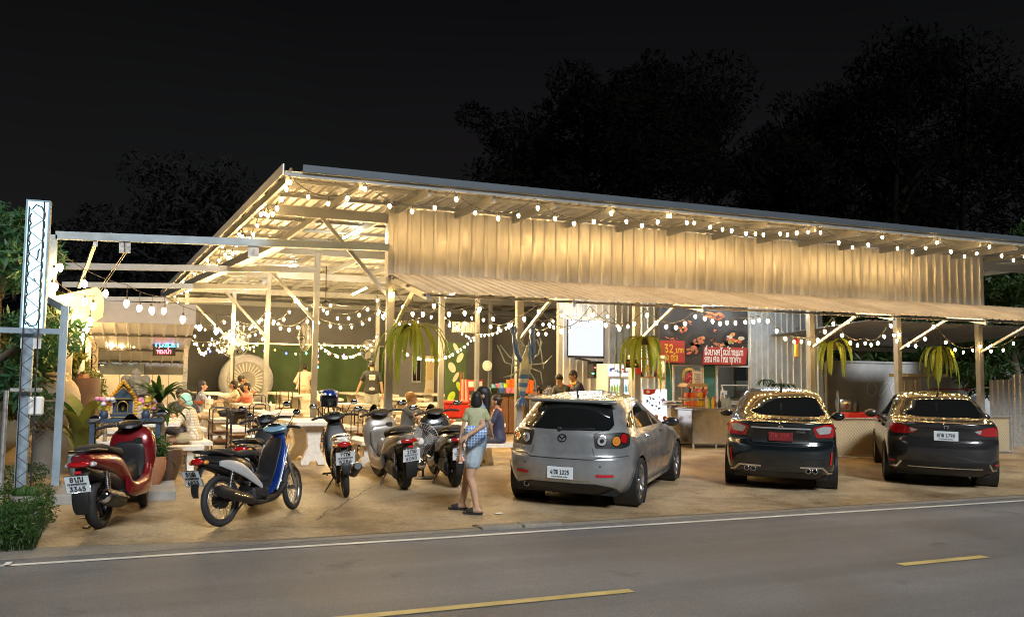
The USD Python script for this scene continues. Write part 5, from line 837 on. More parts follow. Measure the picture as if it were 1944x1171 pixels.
def scooter(label, o, heading, lean, col, plate, steer=0., inner='trim_black', seat='black_cloth', windscreen=True, basket=False, trunk=None, top='trim_black'):
    p = mthing('scooter', label, 'scooter', o, heading, lean); S = lambda nm, st, mat, **k: part(p, nm, shell(st, **k), mat); WB = 1.31
    bike_wheel(p, (0, 0, .275), .275, .125, .18, False, 0, 'dark_metal', .05); bike_wheel(p, (WB, 0, .27), .27, .105, .18, False, steer, 'dark_metal', .05, 1)
    S('tail_cowl', [(-.47, .80, .05, .03), (-.36, .785, .115, .07), (-.16, .745, .15, .10), (.10, .69, .165, .13), (.32, .61, .17, .15, .3), (.50, .48, .165, .12, .6), (.58, .36, .15, .08, .9)], col, n=26)
    S('under_tail', [(-.40, .70, .06, .04), (-.22, .62, .10, .07), (.02, .56, .12, .09), (.25, .48, .13, .12), (.45, .36, .13, .12)], 'trim_black')
    S('seat', [(-.36, .875, .07, .02), (-.24, .885, .125, .04), (-.02, .87, .145, .05), (.14, .825, .145, .05), (.32, .79, .135, .055), (.50, .76, .10, .06, .5), (.58, .70, .06, .05, .8)], seat)
    m = MB(); m.tube([(-.10, .16, .85), (-.30, .145, .875), (-.43, .09, .88), (-.46, 0, .88), (-.43, -.09, .88), (-.30, -.145, .875), (-.10, -.16, .85)], .016, 8, flat=.7); part(p, 'grab_rail', m, top)
    m = MB(); m.ball((-.435, 0, .745), (.04, .125, .038), 9); part(p, 'tail_light', m, 'lens_red')
    for s in (-1, 1): m = MB(); m.ball((-.395, s * .125, .735), (.045, .04, .03), 8); part(p, 'indicator', m, 'lens_clear')
    S('rear_fender', [(-.34, .66, .07, .03, -.4), (-.42, .56, .075, .018, -.9), (-.455, .42, .085, .014, -1.15), (-.44, .30, .085, .012, -1.4), (-.40, .22, .07, .01, -1.6)], 'trim_black')
    number_plate(p, (-.49, 0, .55), -.30, plate); m = MB(); m.box((-.475, 0, .665), (.02, .07, .03), bev=.006); part(p, 'reflector', m, 'reflector_red')
    m = MB(); m.ball((.28, .10, .30), (.30, .06, .12), 10); m.ball((.02, .12, .28), (.13, .05, .12), 9); m.ball((.42, 0, .30), (.16, .14, .13), 9); part(p, 'engine', m, 'dark_metal')
    for s in (-1, 1): spring(p, (-.03, s * .125, .36), (-.06, s * .125, .62), .028)
    m = MB(); m.tube([(.40, -.10, .24), (.30, -.15, .20), (.16, -.165, .23)], .024, 8); ex = part(p, 'exhaust', m, 'dark_metal'); m = MB(); m.tube([(.22, -.165, .24), (.12, -.175, .275), (-.24, -.185, .36), (-.30, -.187, .375)], [.055, .088, .092, .075], 16); part(ex, 'muffler', m, 'trim_black'); m = MB(); m.tube([(-.275, -.186, .37), (-.325, -.188, .382), (-.33, -.188, .383)], [.078, .064, .035], 16); part(ex, 'muffler_tip', m, 'chrome'); m = MB(); m.tube([(.10, -.245, .29), (-.20, -.255, .36)], [.05, .05], 12, flat=.35); part(ex, 'heat_shield', m, 'dark_metal')
    for s in (-1, 1): S('floor_panel', [(.40, .40, .03, .10), (.62, .32, .05, .09), (.88, .33, .06, .11), (1.02, .46, .06, .18), (1.12, .60, .03, .16)], col, y0=s * .175, n=16)
    S('floor_tunnel', [(.46, .50, .12, .14), (.66, .44, .11, .18), (.88, .46, .12, .19), (1.02, .56, .13, .16)], inner)
    S('front_shield', [(1.00, .30, .14, .07, 1.2), (1.05, .46, .225, .10, 1.2), (1.07, .64, .265, .13, 1.25), (1.07, .80, .27, .15, 1.2), (1.06, .92, .235, .12, 1.1), (1.05, .99, .13, .06, 1.0)], col, n=28)
    S('shield_inner', [(.90, .44, .15, .03, 1.2), (.925, .62, .19, .035, 1.2), (.92, .76, .19, .03, 1.2), (.93, .84, .13, .02, 1.1)], inner); m = MB(); m.box((.925, -.12, .84), (.03, .10, .08), roty(.1), bev=.012); part(p, 'glove_box', m, 'trim_black')
    S('nose', [(1.14, .55, .13, .10), (1.24, .66, .12, .10, .2), (1.30, .74, .08, .05, .3)], col); m = MB(); m.ball((1.27, 0, .72), (.05, .14, .05), 9); part(p, 'headlight', m, 'lens_clear')
    turn = rotz(steer); piv = V(1.02, 0, 0); tr = lambda b: b.xf(turn, piv - turn @ piv)
    m = MB(); [m.tube([(1.12, s * .08, .62), (WB, s * .085, .27)], .025, 8) for s in (-1, 1)]; part(p, 'front_fork', m, 'dark_metal'); part(p, 'front_fender', tr(shell([(WB - .295 * math.cos(a), .27 + .295 * math.sin(a), w, .014, math.pi / 2 - a) for a, w in ((.1, .05), (.6, .075), (1.1, .08), (1.7, .08), (2.3, .05))], 16)), col)
    part(p, 'handlebar_cowl', tr(shell([(.88, 1.02, .04, .02, .3), (.93, 1.035, .13, .035, .3), (1.0, 1.05, .15, .05, .3), (1.07, 1.04, .12, .05, .3), (1.12, 1.01, .06, .03, .3)], 20)), 'trim_black'); m = MB(); m.tube([(.98, -.16, 1.04), (1.0, 0, 1.06), (.98, .16, 1.04)], .014, 8); part(p, 'handlebar', tr(m), 'chrome')
    for s in (-1, 1):
        m = MB(); m.tube([(.97, s * .15, 1.045), (.93, s * .25, 1.05), (.88, s * .37, 1.03)], [.016, .018, .018], 8); part(p, 'hand_grip', tr(m), 'rubber'); m = MB(); m.tube([(.97, s * .18, 1.05), (1.0, s * .27, 1.045), (.96, s * .36, 1.03)], .006, 5); part(p, 'brake_lever', tr(m), 'steel')
        q = [turn @ (a - piv) + piv for a in (V(.97, s * .20, 1.06), V(.94, s * .37, 1.15))]; mirror(p, q[0], q[1], (.08, .022, .045))
    for s in (-1, 1): m = MB(); m.tube([(.97, s * .20, 1.03), (1.06, s * .19, 1.08), (1.14, s * .10, 1.02), (1.15, s * .05, .86)], .005, 5); m.tube([(.98, s * .17, 1.03), (1.09, s * .13, 1.06), (1.13, s * .06, .96), (1.10, s * .04, .84)], .004, 5); part(p, 'cable', tr(m), 'cable')
    if windscreen:
        m = MB(); g = [[(1.07 + .10 * t + .02 * math.cos(u * 1.4), (.15 * (1 - .5 * t ** 2)) * u, .99 + .17 * t - .05 * u * u) for u in np.linspace(-1, 1, 13)] for t in np.linspace(0, 1, 7)][::-1]; m.grid(g); m.grid(np.array(g)[:, ::-1] + V(.004, 0, 0)); part(p, 'windscreen', tr(m), 'smoke_pane')
    m = MB(); m.tube([(.42, .12, .22), (.36, .27, .016), (.30, .28, .012)], .012, 6); part(p, 'side_stand', m, 'dark_metal')
    return p
BKK = 'กรงเทพมหานคร'
def bike_at(px, py): q = ground(px, py); return V(q[0], q[1], gz(q[1]) + .013)
b1 = scooter('dark red maxi scooter parked at the left beside the shrine slab', bike_at(190, 1004), math.radians(19), .10, 'paint_red', ('8ขน', BKK, '3345'), steer=.28)
b2 = underbone('blue, black and silver step-through motorbike with spoked wheels in the left foreground', bike_at(421, 1001), math.radians(47), .12, 'paint_blue', 'paint_white_silver', ('5ขด', BKK, '6835'), steer=.30, panel='paint_white_silver', tailm='paint_dark', cowl='paint_ice')
o = bike_at(421, 1001); b6 = underbone('black step-through motorbike with a front wire basket half hidden behind the blue one', o + V(-.02, .80, .024), math.radians(45), .12, 'paint_dark', 'paint_dark', ('2ขก', BKK, '4106') if False else ('', '', ''), steer=.35, basket=True) if False else None
b3 = underbone('old black motorbike with a white seat hump and a blue helmet hung on its mirror', bike_at(657, 944), math.radians(6), .11, 'paint_dark', 'paint_white_silver', ('7กฬ', BKK, '5286'), steer=.1, tailplain=True, seat='white_paint')
b4 = scooter('beige grey scooter between the old motorbike and the dark scooter', bike_at(768, 929), math.radians(-2), .12, 'paint_beige', ('1กด', 'นนทบร', '6050'), steer=.15, inner='paint_beige')
b5 = scooter('dark scooter parked behind the woman with the child', bike_at(866, 926) + V(.02, .1, 0), math.radians(4), .10, 'paint_dark', ('3กข', BKK, '718'), steer=.1)
def nolabel(): pass
o = bike_at(421, 1001); b6 = underbone('black step-through motorbike with a front wire basket half hidden behind the blue one', o + V(.45, 1.2, .036), math.radians(20), .12, 'paint_dark', 'paint_dark', ('', '', ''), steer=.3, basket=True)
# helmet on the old motorbike's mirror
_M = np.array(UsdGeom.Xformable(stage.GetPrimAtPath(b3)).GetLocalTransformation()); hp = (np.array([.97, .05, 1.29, 1]) @ _M)[:3]
m = MB(); m.tube([(1.01, .06, 1.03), (1.0, .07, 1.12), (.97, .05, 1.24)], .008, 6); m.tube([(1.01, -.02, 1.03), (.99, -.0, 1.12), (.97, .03, 1.22)], .008, 6); part(b3, 'mirror_stem', m, 'black_plastic')
hm = thing('helmet', 'blue motorbike helmet with white markings hung on the old motorbike', 'helmet', hp, math.radians(80))
m = MB(); m.lathe([(.085, -.12), (.118, -.10), (.135, -.03), (.134, .03), (.115, .09), (.07, .128), (0, .142)], 24); part(hm, 'shell', m, 'paint_blue'); m = MB(); m.lathe([(.120, -.10), (.138, -.03), (.137, .02), (.128, .05)], 20, R=rotz(math.pi - .9), arc=.29); part(hm, 'visor', m, 'glass_dark')
m = MB(); m.lathe([(.086, -.125), (.112, -.122), (.119, -.105)], 24); part(hm, 'rim', m, 'trim_black'); m = MB()
for a, z, r in ((.3, .085, .03), (1.5, .10, .026), (2.6, .06, .03), (4.2, .09, .03), (5.3, .05, .026)): q = .119 + (.1 - z) * .1; m.ball((q * math.cos(a) * .97, q * math.sin(a) * .97, z), (.028, .028, r * .7), 6)
part(hm, 'marking', m, 'white_paint')
# ================================================================== people
from manifold3d import Manifold as MF
for nm_, c_ in (('skin', (.46, .27, .17)), ('skin_tan', (.34, .19, .11)), ('skin_pale', (.55, .36, .26)), ('hair_black', (.012, .010, .010)), ('hair_brown', (.07, .035, .02)), ('hair_blond', (.38, .22, .09)), ('denim_pale', (.27, .37, .48)), ('denim', (.34, .41, .46)), ('shirt_olive', (.36, .36, .20)), ('shirt_navy', (.022, .028, .075)), ('shirt_orange', (.75, .22, .08)), ('shirt_grey', (.14, .16, .20)), ('shirt_pink', (.72, .40, .32)), ('shirt_coral', (.70, .22, .17)), ('shirt_cream', (.62, .55, .42)), ('shirt_teal', (.28, .58, .52)), ('shirt_yellow', (.65, .48, .06)), ('shirt_black', (.018, .019, .021)), ('trouser_dark', (.03, .032, .04)), ('jeans_grey', (.34, .37, .36)), ('khaki', (.42, .33, .18)), ('skirt_blue', (.07, .20, .55)), ('shoe_black', (.015, .015, .015)), ('shirt_white', (.68, .66, .62)), ('sole', (.10, .08, .06))): pm(nm_, c_, .65 if 'hair' not in nm_ else .55, 0, .14, 30 if 'shirt' in nm_ or 'denim' in nm_ or 'jeans' in nm_ else 9, .25 if 'shirt' in nm_ or 'denim' in nm_ else (.5 if 'hair' in nm_ else 0))
def check(name, base, lines, scale):      # woven checks
    MAT[name] = usdkit.material(stage, '/World/Looks/' + name, {'tc': ('texture_coordinate', {}), 'a': ('wave_texture', {'bands_direction': 'z', 'scale': scale, 'distortion': 1.5}), 'b': ('wave_texture', {'bands_direction': 'y', 'scale': scale, 'distortion': 1.5}), 'm': ('mix', {'mix_type': 'lighten', 'fac': 1.}), 'r': ('rgb_ramp', {'ramp': [(.72, base), (.9, lines)]}), 'p': ('principled_bsdf', {'roughness': .8})},
        [('tc.object', 'a.vector'), ('tc.object', 'b.vector'), ('a.color', 'm.color1'), ('b.color', 'm.color2'), ('m.color', 'r.fac'), ('r.color', 'p.base_color')], surface='p.BSDF')
check('plaid', (.06, .07, .10), (.42, .42, .44), 14.); check('knit', (.66, .60, .46), (.40, .33, .22), 7.); check('skirt_pattern', (.10, .28, .70), (.62, .68, .75), 9.)
_SPH = MF.sphere(1.0, 12)
def ball_(c, r): r = np.broadcast_to(r, 3); return _SPH.scale(tuple(map(float, r))).translate(tuple(map(float, c)))
def hull_(*cr): return MF.batch_hull([ball_(c, r) for c, r in cr])
def chain(pts, rs): return [hull_((pts[i], rs[i]), (pts[i + 1], rs[i + 1])) for i in range(len(pts) - 1)]
def union(L):
    from manifold3d import OpType
    return MF.batch_boolean(L, OpType.Add)
def fin(parts, edge=.03, it=8):
    m = union(parts) if isinstance(parts, list) else parts
    if edge: m = m.refine_to_length(edge)
    q = m.to_mesh(); t = trimesh.Trimesh(np.array(q.vert_properties[:, :3], float), np.array(q.tri_verts), process=False); t.merge_vertices()
    if it: trimesh.smoothing.filter_taubin(t, .5, .53, it)
    b = MB(); b.tm(t); return b
def ik(a, b, l1, l2, pole):
    a, b = np.asarray(a, float), np.asarray(b, float); d = b - a; L = np.linalg.norm(d); 
    if L > (l1 + l2) * .995: b = a + d / L * (l1 + l2) * .995; d = b - a; L = np.linalg.norm(d)
    t = d / L; x = (L * L + l1 * l1 - l2 * l2) / (2 * L); h = math.sqrt(max(l1 * l1 - x * x, 0)); p = np.asarray(pole, float) - t * (np.asarray(pole, float) @ t); p /= np.linalg.norm(p) + 1e-9; return a + t * x + p * h, b
def hand_(w, d, up, s=1.0, curl=.5):
    """A palm with four fingers and a thumb, from the wrist w along d; up is the back of the hand."""
    d = np.asarray(d, float); d /= np.linalg.norm(d); up = np.asarray(up, float) - d * (np.asarray(up, float) @ d); up /= np.linalg.norm(up) + 1e-9; sd = np.cross(up, d); out = [hull_((w, .022 * s), (w + d * .075 * s + sd * .028 * s, .011 * s), (w + d * .078 * s - sd * .028 * s, .011 * s), (w + d * .03 * s + sd * .02 * s, .014 * s))]
    for k, ln in zip((-1.5, -.5, .5, 1.5), (.062, .078, .082, .070)):
        p0 = w + d * .076 * s + sd * k * .019 * s; p1 = p0 + (d * math.cos(curl * .6) - up * math.sin(curl * .6)) * ln * .5 * s; p2 = p1 + (d * math.cos(curl * 1.7) - up * math.sin(curl * 1.7)) * ln * .5 * s; out += chain([p0, p1, p2], [.0095 * s, .0085 * s, .007 * s])
    p0 = w + d * .025 * s + sd * .025 * s; p1 = p0 + (sd * .7 + d * .7 - up * .2) * .04 * s; p2 = p1 + (sd * .2 + d * .95 - up * .3) * .03 * s; return out + chain([p0, p1, p2], [.013 * s, .010 * s, .008 * s])
def person(label, loc, heading, H=1.62, sit=False, lean=.05, hands=None, feet=None, knees=None, look=0., nod=0., skin='skin', hair='hair_black', hairstyle='short', top='shirt_black', sleeve=.55, bottom='trouser_dark', shorts=False, shoe='shoe_black', stout=1.0, collar=None, fine=False, seat=.43, twist=0., legs=True, extra=None, name='person', hk=1., cat='person'):
    k = H / 1.70; p = thing(name, label, cat, loc, math.pi / 2 - heading); ed = .018 if fine else .035
    hz = (seat + .085) if sit else .925 * k; hip = V(0, 0, hz); up = V(math.sin(lean), 0, math.cos(lean)); waist = hip + up * .17 * k; chest = hip + up * .36 * k; sh = hip + up * .46 * k; neck = hip + up * .53 * k; hd = neck + V(.02 * k + .10 * math.sin(nod) * k, 0, .125 * k * math.cos(nod * .7)); RT = rotz(twist)
    hw = .085 * k; shl = [sh + RT @ V(0, s * .165 * k, -.015) for s in (1, -1)]; hipj = [hip + V(0, s * .085 * k, -.03 * k) for s in (1, -1)]
    feet = feet or ([V(.42 * k, .09, .06), V(.40 * k, -.09, .06)] if sit else [V(.02, .10 * k, .065), V(-.02, -.10 * k, .065)]); pole_k = V(1, 0, .9 if sit else 0)
    kn, an = zip(*[ik(hipj[i], feet[i], .42 * k, .42 * k, V(1, (.25 if i == 0 else -.25) * (1 if sit else .2), .8 if sit else 0)) for i in (0, 1)])
    hands = hands or [V(.12, .27 * k, hz - .10), V(.12, -.27 * k, hz - .10)]; el, wr = zip(*[ik(shl[i], hands[i], .27 * k, .245 * k, V(-.55, (.55 if i == 0 else -.55), -.5)) for i in (0, 1)])
    st = stout; torso = lambda g: [hull_((hipj[0] + V(-.01, 0, .02), .098 * k * st + g), (hipj[1] + V(-.01, 0, .02), .098 * k * st + g), (waist + V(0, .055 * k, 0), .088 * k * st + g), (waist - V(0, .055 * k, 0), .088 * k * st + g)), hull_((waist + V(0, .055 * k, 0), .088 * k * st + g), (waist - V(0, .055 * k, 0), .088 * k * st + g), (chest + RT @ V(.01, .075 * k, 0), .095 * k * st + g), (chest + RT @ V(.01, -.075 * k, 0), .095 * k * st + g)), hull_((chest + RT @ V(.01, .075 * k, 0), .095 * k * st + g), (chest + RT @ V(.01, -.075 * k, 0), .095 * k * st + g), (shl[0], .052 * k + g), (shl[1], .052 * k + g), (sh + V(0, 0, .035 * k), .05 * k + g * .3))]
    leg = lambda g, t0=0., t1=1., i=0: chain([hipj[i], hipj[i] * .5 + kn[i] * .5 + V(0, 0, .0), kn[i]], [.094 * k * st + g, .080 * k * st + g, .058 * k + g]) + chain([kn[i], kn[i] * .68 + an[i] * .32 - V(.012, 0, 0), an[i]], [.056 * k + g, .055 * k + g, .036 * k + g])
    R = rotz(look) @ roty(nod); k0 = k; hd = hd + V(0, 0, .10 * k * (hk - 1)); kb = k; h = lambda x, y, z: hd + R @ (V(x, y, z) * kb * hk)
    body = torso(0) + [hull_((sh + V(0, 0, .02), .05 * k), (neck + V(.008, 0, .0), .046 * k), (hd - V(.012, 0, .05) * k, .046 * k))] + [hull_((h(-.012, 0, .035), V(.092, .074, .082) * k * hk), (h(.020, 0, -.005), V(.074, .066, .08) * k * hk), (h(.045, 0, -.085), .032 * k * hk)), hull_((h(.088, 0, .005), .010 * k * hk), (h(.108, 0, -.030), .014 * k * hk), (h(.085, 0, -.034), .018 * k * hk)), hull_((h(.07, 0, -.066), .022 * k * hk), (h(.078, 0, -.066), .016 * k * hk))] + [ball_(h(-.008, s * .078, -.012), V(.022, .010, .032) * k * hk) for s in (1, -1)]
    for i in (0, 1):
        body += chain([shl[i], el[i]], [.047 * k * st, .037 * k * st]) + chain([el[i], el[i] * .6 + wr[i] * .4, wr[i]], [.036 * k, .036 * k, .024 * k]); d = wr[i] - el[i]; body += hand_(wr[i], d, V(0, 0, 1) + V(0, .6 if i == 0 else -.6, 0), k, .6)
        if legs: body += leg(0, i=i) + [hull_((an[i] + V(-.035, 0, -.03), .03 * k), (an[i] + V(.05, 0, -.035), .028 * k), (an[i] + V(.135 * k, 0, -.043), .02 * k), (an[i], .036 * k))]
    part(p, 'body', fin(body, ed * .8, 5), skin)
    g = .014; shirt = torso(g)
    for i in (0, 1):
        e = shl[i] * (1 - min(sleeve, 1)) + el[i] * min(sleeve, 1); shirt += chain([shl[i], e], [.053 * k * st + g * .6, .046 * k * st + g * .9])
        if sleeve > 1: w = el[i] * (2 - sleeve) + wr[i] * (sleeve - 1); shirt += chain([el[i], w], [.046 * k + g * .5, .034 * k + g * .6])
    tb = fin(shirt, ed, 6); tp = part(p, 'shirt', tb, top)
    if legs:
        tr = [hull_((hipj[0], .102 * k * st + .012), (hipj[1], .102 * k * st + .012), (hip + V(-.01, .05, .06 * k), .098 * k * st + .008), (hip + V(-.01, -.05, .06 * k), .098 * k * st + .008))]
        for i in (0, 1):
            if shorts: q = hipj[i] * .48 + kn[i] * .52; tr += chain([hipj[i], q], [.098 * k * st + .014, .088 * k * st + .020])
            else: tr += [*chain([hipj[i], hipj[i] * .5 + kn[i] * .5, kn[i]], [.098 * k * st + .010, .085 * k * st + .010, .064 * k + .010]), *chain([kn[i], kn[i] * .15 + an[i] * .85], [.064 * k + .008, .050 * k + .008])]
        part(p, 'shorts' if shorts else 'trousers', fin(tr, ed, 6), bottom)
        for i in (0, 1):
            a = an[i]; m = MB(); sole = Polygon([(-.075, -.03), (-.05, -.042), (.05, -.045), (.14, -.05), (.185, -.03), (.19, .01), (.165, .04), (.05, .042), (-.05, .036), (-.075, .02)]).buffer(.004, 4); m.poly(affinity.scale(sole, k, k * .95, origin=(0, 0)), 0, .022, None, (a[0], a[1], a[2] - .065)); s_ = part(p, 'sandal' if fine else 'shoe', m, shoe)
            u = fin([hull_((a + V(.055, s * .036, -.030), .018), (a + V(.115, s * .034, -.036), .016)) for s in (1, -1)] + [hull_((a + V(.055, .03, -.005), .016), (a + V(.055, -.03, -.005), .016), (a + V(.125, .03, -.022), .014), (a + V(.125, -.03, -.022), .014))], .02, 4) if fine else fin([hull_((a + V(-.04, 0, -.025), .042), (a + V(.07, 0, -.028), .038), (a + V(.15, 0, -.038), .026))], .04, 3); part(s_, 'strap' if fine else 'upper', u, shoe)
    # hair
    capb = ball_(h(-.018, 0, .040), V(.104, .086, .094) * k * hk) ; face = ball_(h(.105, 0, -.035), V(.085, .076, .085) * k * hk); low = ball_(h(.06, 0, -.12), V(.10, .09, .09) * k * hk); hr = [capb]
    if hairstyle == 'long': hr += [hull_((h(-.05, 0, .03), .085 * k * hk), (h(-.075, .0, -.10), V(.055, .08, .05) * k * hk), (h(-.085, 0, -.26), V(.03, .075, .05) * k * hk))]
    if hairstyle == 'bob': hr += [hull_((h(-.03, 0, .02), V(.085, .092, .08) * k * hk), (h(-.04, 0, -.08), V(.07, .095, .05) * k * hk))]
    if hairstyle == 'bun': hr += [ball_(h(-.10, 0, .10), .045 * k * hk), hull_((h(-.03, 0, .0), .085 * k * hk), (h(-.055, 0, -.06), .05 * k * hk))]
    if hairstyle == 'short': hr += [hull_((h(-.03, 0, .03), .088 * k * hk), (h(-.05, 0, -.045), V(.04, .062, .04) * k * hk))]
    if hairstyle == 'cap': hr += [hull_((h(.10, 0, .055), V(.05, .06, .008) * k * hk), (h(.03, 0, .06), V(.05, .07, .012) * k * hk))]
    part(p, 'hair' if hairstyle != 'cap' else 'cap', fin(union(hr) - face - low, .022 if fine else .032, 3), hair)
    [part(p, 'eye', MB().ball(h(.087, s * .031, .012), V(.010, .014, .008) * k * hk, 6), 'hair_black') for s in (1, -1)]; [part(p, 'eyebrow', MB().tube([h(.090, s * .016, .034), h(.093, s * .032, .039), h(.082, s * .048, .034)], .004 * k, 4), 'hair_black') for s in (1, -1)]; m = MB(); m.ball(h(.091, 0, -.067), V(.008, .020, .006) * k * hk, 6); part(p, 'lips', m, 'shirt_coral')
    if collar: m = MB(); m.tube([neck + RT @ V(.062 * math.cos(a) - .005, .066 * math.sin(a), -.022 - .028 * max(0, math.cos(a))) for a in np.linspace(0, 2 * math.pi, 19)[:-1]], .019, 6, closed=True, flat=1.6); m.bar(neck + V(.075, 0, -.05), neck + V(.10, 0, -.16), .02, .03); part(tp, 'collar', m, collar)
    if extra: extra(p, dict(hd=hd, neck=neck, chest=chest, hip=hip, h=h, el=el, wr=wr, k=k, RT=RT, tp=tp))
    return p
rd_ = math.radians
# --- the woman with the child, in front
wp = ground(889, 974); wpos = V(wp[0] + .085, wp[1] - .02, gz(wp[1]) + .012); WH = rd_(-58)
def back_print(p, J):
    pass
woman = person('woman in pale denim top and shorts with black sandals carrying a child', wpos, WH, 1.58, lean=-.17, hands=[V(.02, .42, .98), V(.12, .12, .95)], feet=[V(-.05, .13, .068), V(.20, -.12, .068)], look=.35, top='denim_pale', sleeve=.42, bottom='denim', shorts=True, fine=True, stout=1.10, hairstyle='long', skin='skin')
def child():
    # seated on her forearm, back to the camera
    c, s = math.cos(math.pi / 2 - WH), math.sin(math.pi / 2 - WH); o = wpos + V(c * -.05 - s * .26, s * -.05 + c * .26, 0)
    def skirt(p, J): part(p, 'skirt', fin([hull_((J['hip'] + V(-.01, .05, .02), .092), (J['hip'] + V(-.01, -.05, .02), .092), (J['hip'] + V(.10, .10, -.07), .06), (J['hip'] + V(.10, -.06, -.07), .06), (J['hip'] + V(.02, .07, -.14), .05))], .03, 4), 'skirt_pattern')
    return person('small child in an olive T-shirt and blue patterned skirt held by the woman', o, rd_(20), 1.02, sit=True, seat=.92, lean=.04, hands=[V(.02, .19, .96), V(.10, -.20, 1.0)], feet=[V(.08, .19, .69), V(.14, .09, .71)], top='shirt_olive', sleeve=.6, bottom='skirt_blue', shorts=True, hairstyle='bob', fine=True, stout=1.06, hk=1.32, extra=skirt, shoe='shirt_pink', cat='child')
child()
# --- seated at the near right table
def paper_(p, J): m = MB(); m.box(J['wr'][0] + V(.07, -.06, .06), (.11, .004, .15), rotz(.3) @ roty(-.5)); part(p, 'paper', m, 'paper')
mp_ = V(5.63, 14.25, gz(14.25)); person('man in navy polo with orange collar sitting on the front bench reading a paper', mp_, rd_(-62), 1.68, True, .08, [V(.32, .10, .80), V(.33, -.08, .78)], top='shirt_navy', collar='shirt_orange', skin='skin_tan', look=0., bottom='trouser_dark', extra=paper_)
person('stout blond person in a grey-blue top reaching across the table', V(4.32, 15.55, gz(15.55)), rd_(125), 1.64, True, .12, [V(.44, .30, .86), V(.50, -.1, .80)], top='shirt_grey', stout=1.25, hair='hair_blond', skin='skin_pale', look=.5, sleeve=.5)
# --- standing staff
def tee_print(p, J):
    m = MB()
    for k, (w, z, hh) in enumerate(((.15, .075, .018), (.16, .04, .028), (.16, .0, .028), (.15, -.035, .02))): m.box(J['chest'] + V(-.128, 0, z - .02), (.008, w, hh))
    part(J['tp'], 'back_print', m, 'text_white'); m = MB(); m.box(J['chest'] + V(-.130, 0, -.005), (.008, .14, .026)); part(J['tp'], 'back_print', m, 'red_plastic')
q = at(705, 760, 22.2); person('man in a black T-shirt with a white and red back print standing between the tables', V(q[0], 22.2, gz(22.2)), rd_(10), 1.72, top='shirt_black', bottom='jeans_grey', sleeve=.6, hands=[V(.25, .40, .82), V(.05, -.30, .80)], hairstyle='cap', hair='shirt_black', extra=tee_print, stout=1.05)
def towel(p, J): m = MB(); m.box(J['hip'] + V(.02, .20, .12), (.10, .05, .34), rotx(.25), bev=.02); part(p, 'towel', m, 'shirt_cream')
q = at(578, 730, 27.0); person('person in a pale pink shirt with a towel at the hip, back to the street', V(q[0], 27.0, gz(27)), rd_(15), 1.62, top='shirt_pink', sleeve=1.0, bottom='khaki', hands=[V(.18, .22, .95), V(.2, -.22, .95)], extra=towel)
# --- diners on the left
q = at(372, 800, 15.55); person('diner in a cream knitted jumper seen from behind on the near left bench', V(q[0], 15.55, gz(15.55)), rd_(-70), 1.60, True, .28, [V(.40, .12, .80), V(.42, -.10, .80)], top='knit', sleeve=1.8, bottom='khaki', shorts=True, hairstyle='bob', hair='shirt_teal', nod=.35)
q = at(352, 770, 17.0); person('girl with brown hair smiling at the left table', V(q[0], 17.0, gz(17)), rd_(175), 1.55, True, .15, [V(.36, .10, .80), V(.36, -.10, .80)], top='shirt_black', hair='hair_brown', hairstyle='long')
q = at(333, 770, 17.2); person('dark haired diner leaning in at the left table behind the palm', V(q[0], 17.2, gz(17.2)), rd_(150), 1.62, True, .30, [V(.38, .10, .80), V(.38, -.10, .80)], top='trouser_dark', hairstyle='short', skin='skin_tan')
q = at(283, 780, 17.6); person('diner in a blue shirt behind the spirit house', V(q[0], 17.6, gz(17.6)), rd_(160), 1.6, True, .2, [V(.36, .10, .80), V(.36, -.10, .80)], top='shirt_grey', hairstyle='short')
q = at(376, 770, 20.6); person('woman in a dark checked shirt with long black hair at the middle left table', V(q[0], 20.6, gz(20.6)), rd_(95), 1.6, True, .12, [V(.42, .10, .80), V(.42, -.12, .78)], top='plaid', sleeve=.9, hairstyle='long', bottom='khaki')
q = at(455, 745, 24.0); person('man in black with pale headphones round his neck before the round drum', V(q[0], 24.0, gz(24)), rd_(80), 1.66, True, .05, [V(.35, .12, .82), V(.35, -.1, .82)], top='shirt_black', skin='skin_tan', hairstyle='short', collar='shirt_white')
q = at(452, 765, 21.6); person('diner in a cream jumper stretching an arm over the pot', V(q[0], 21.6, gz(21.6)), rd_(-95), 1.58, True, .2, [V(.52, .10, .86), V(.40, -.12, .80)], top='shirt_cream', sleeve=1.8, hairstyle='bob')
q = at(472, 775, 20.9); person('girl in a coral T-shirt drinking beside the cream jumper', V(q[0], 20.9, gz(20.9)), rd_(-110), 1.52, True, .1, [V(.26, .06, 1.02), V(.36, -.12, .80)], top='shirt_coral', sleeve=.7, hairstyle='bob', look=.5)
# --- staff behind the silver hatchback
q = at(1040, 750, 16.4); person('staff member in black bending far down behind the silver hatchback', V(q[0] + .35, 16.4, gz(16.4)), rd_(-75), 1.65, lean=1.15, hands=[V(.55, .15, .70), V(.55, -.15, .70)], nod=.5, top='shirt_black', bottom='trouser_dark')
q = at(1075, 750, 17.2); person('young staff member in a black T-shirt looking down behind the hatchback', V(q[0], 17.2, gz(17.2)), rd_(-120), 1.62, lean=.42, hands=[V(.45, .12, .85), V(.45, -.12, .85)], nod=.55, top='shirt_black')
q = at(1090, 745, 18.6); person('staff member with a hair bun standing behind two bowed colleagues', V(q[0], 18.6, gz(18.6)), rd_(10), 1.52, lean=.1, top='red_plastic', hairstyle='bun')
q = at(1108, 745, 17.0); person('staff man in navy with a yellow collar looking down by the hatchback roof', V(q[0], 17.0, gz(17)), rd_(-85), 1.70, lean=.35, hands=[V(.42, .12, .9), V(.42, -.12, .9)], nod=.5, top='shirt_navy', collar='shirt_yellow', skin='skin_tan')
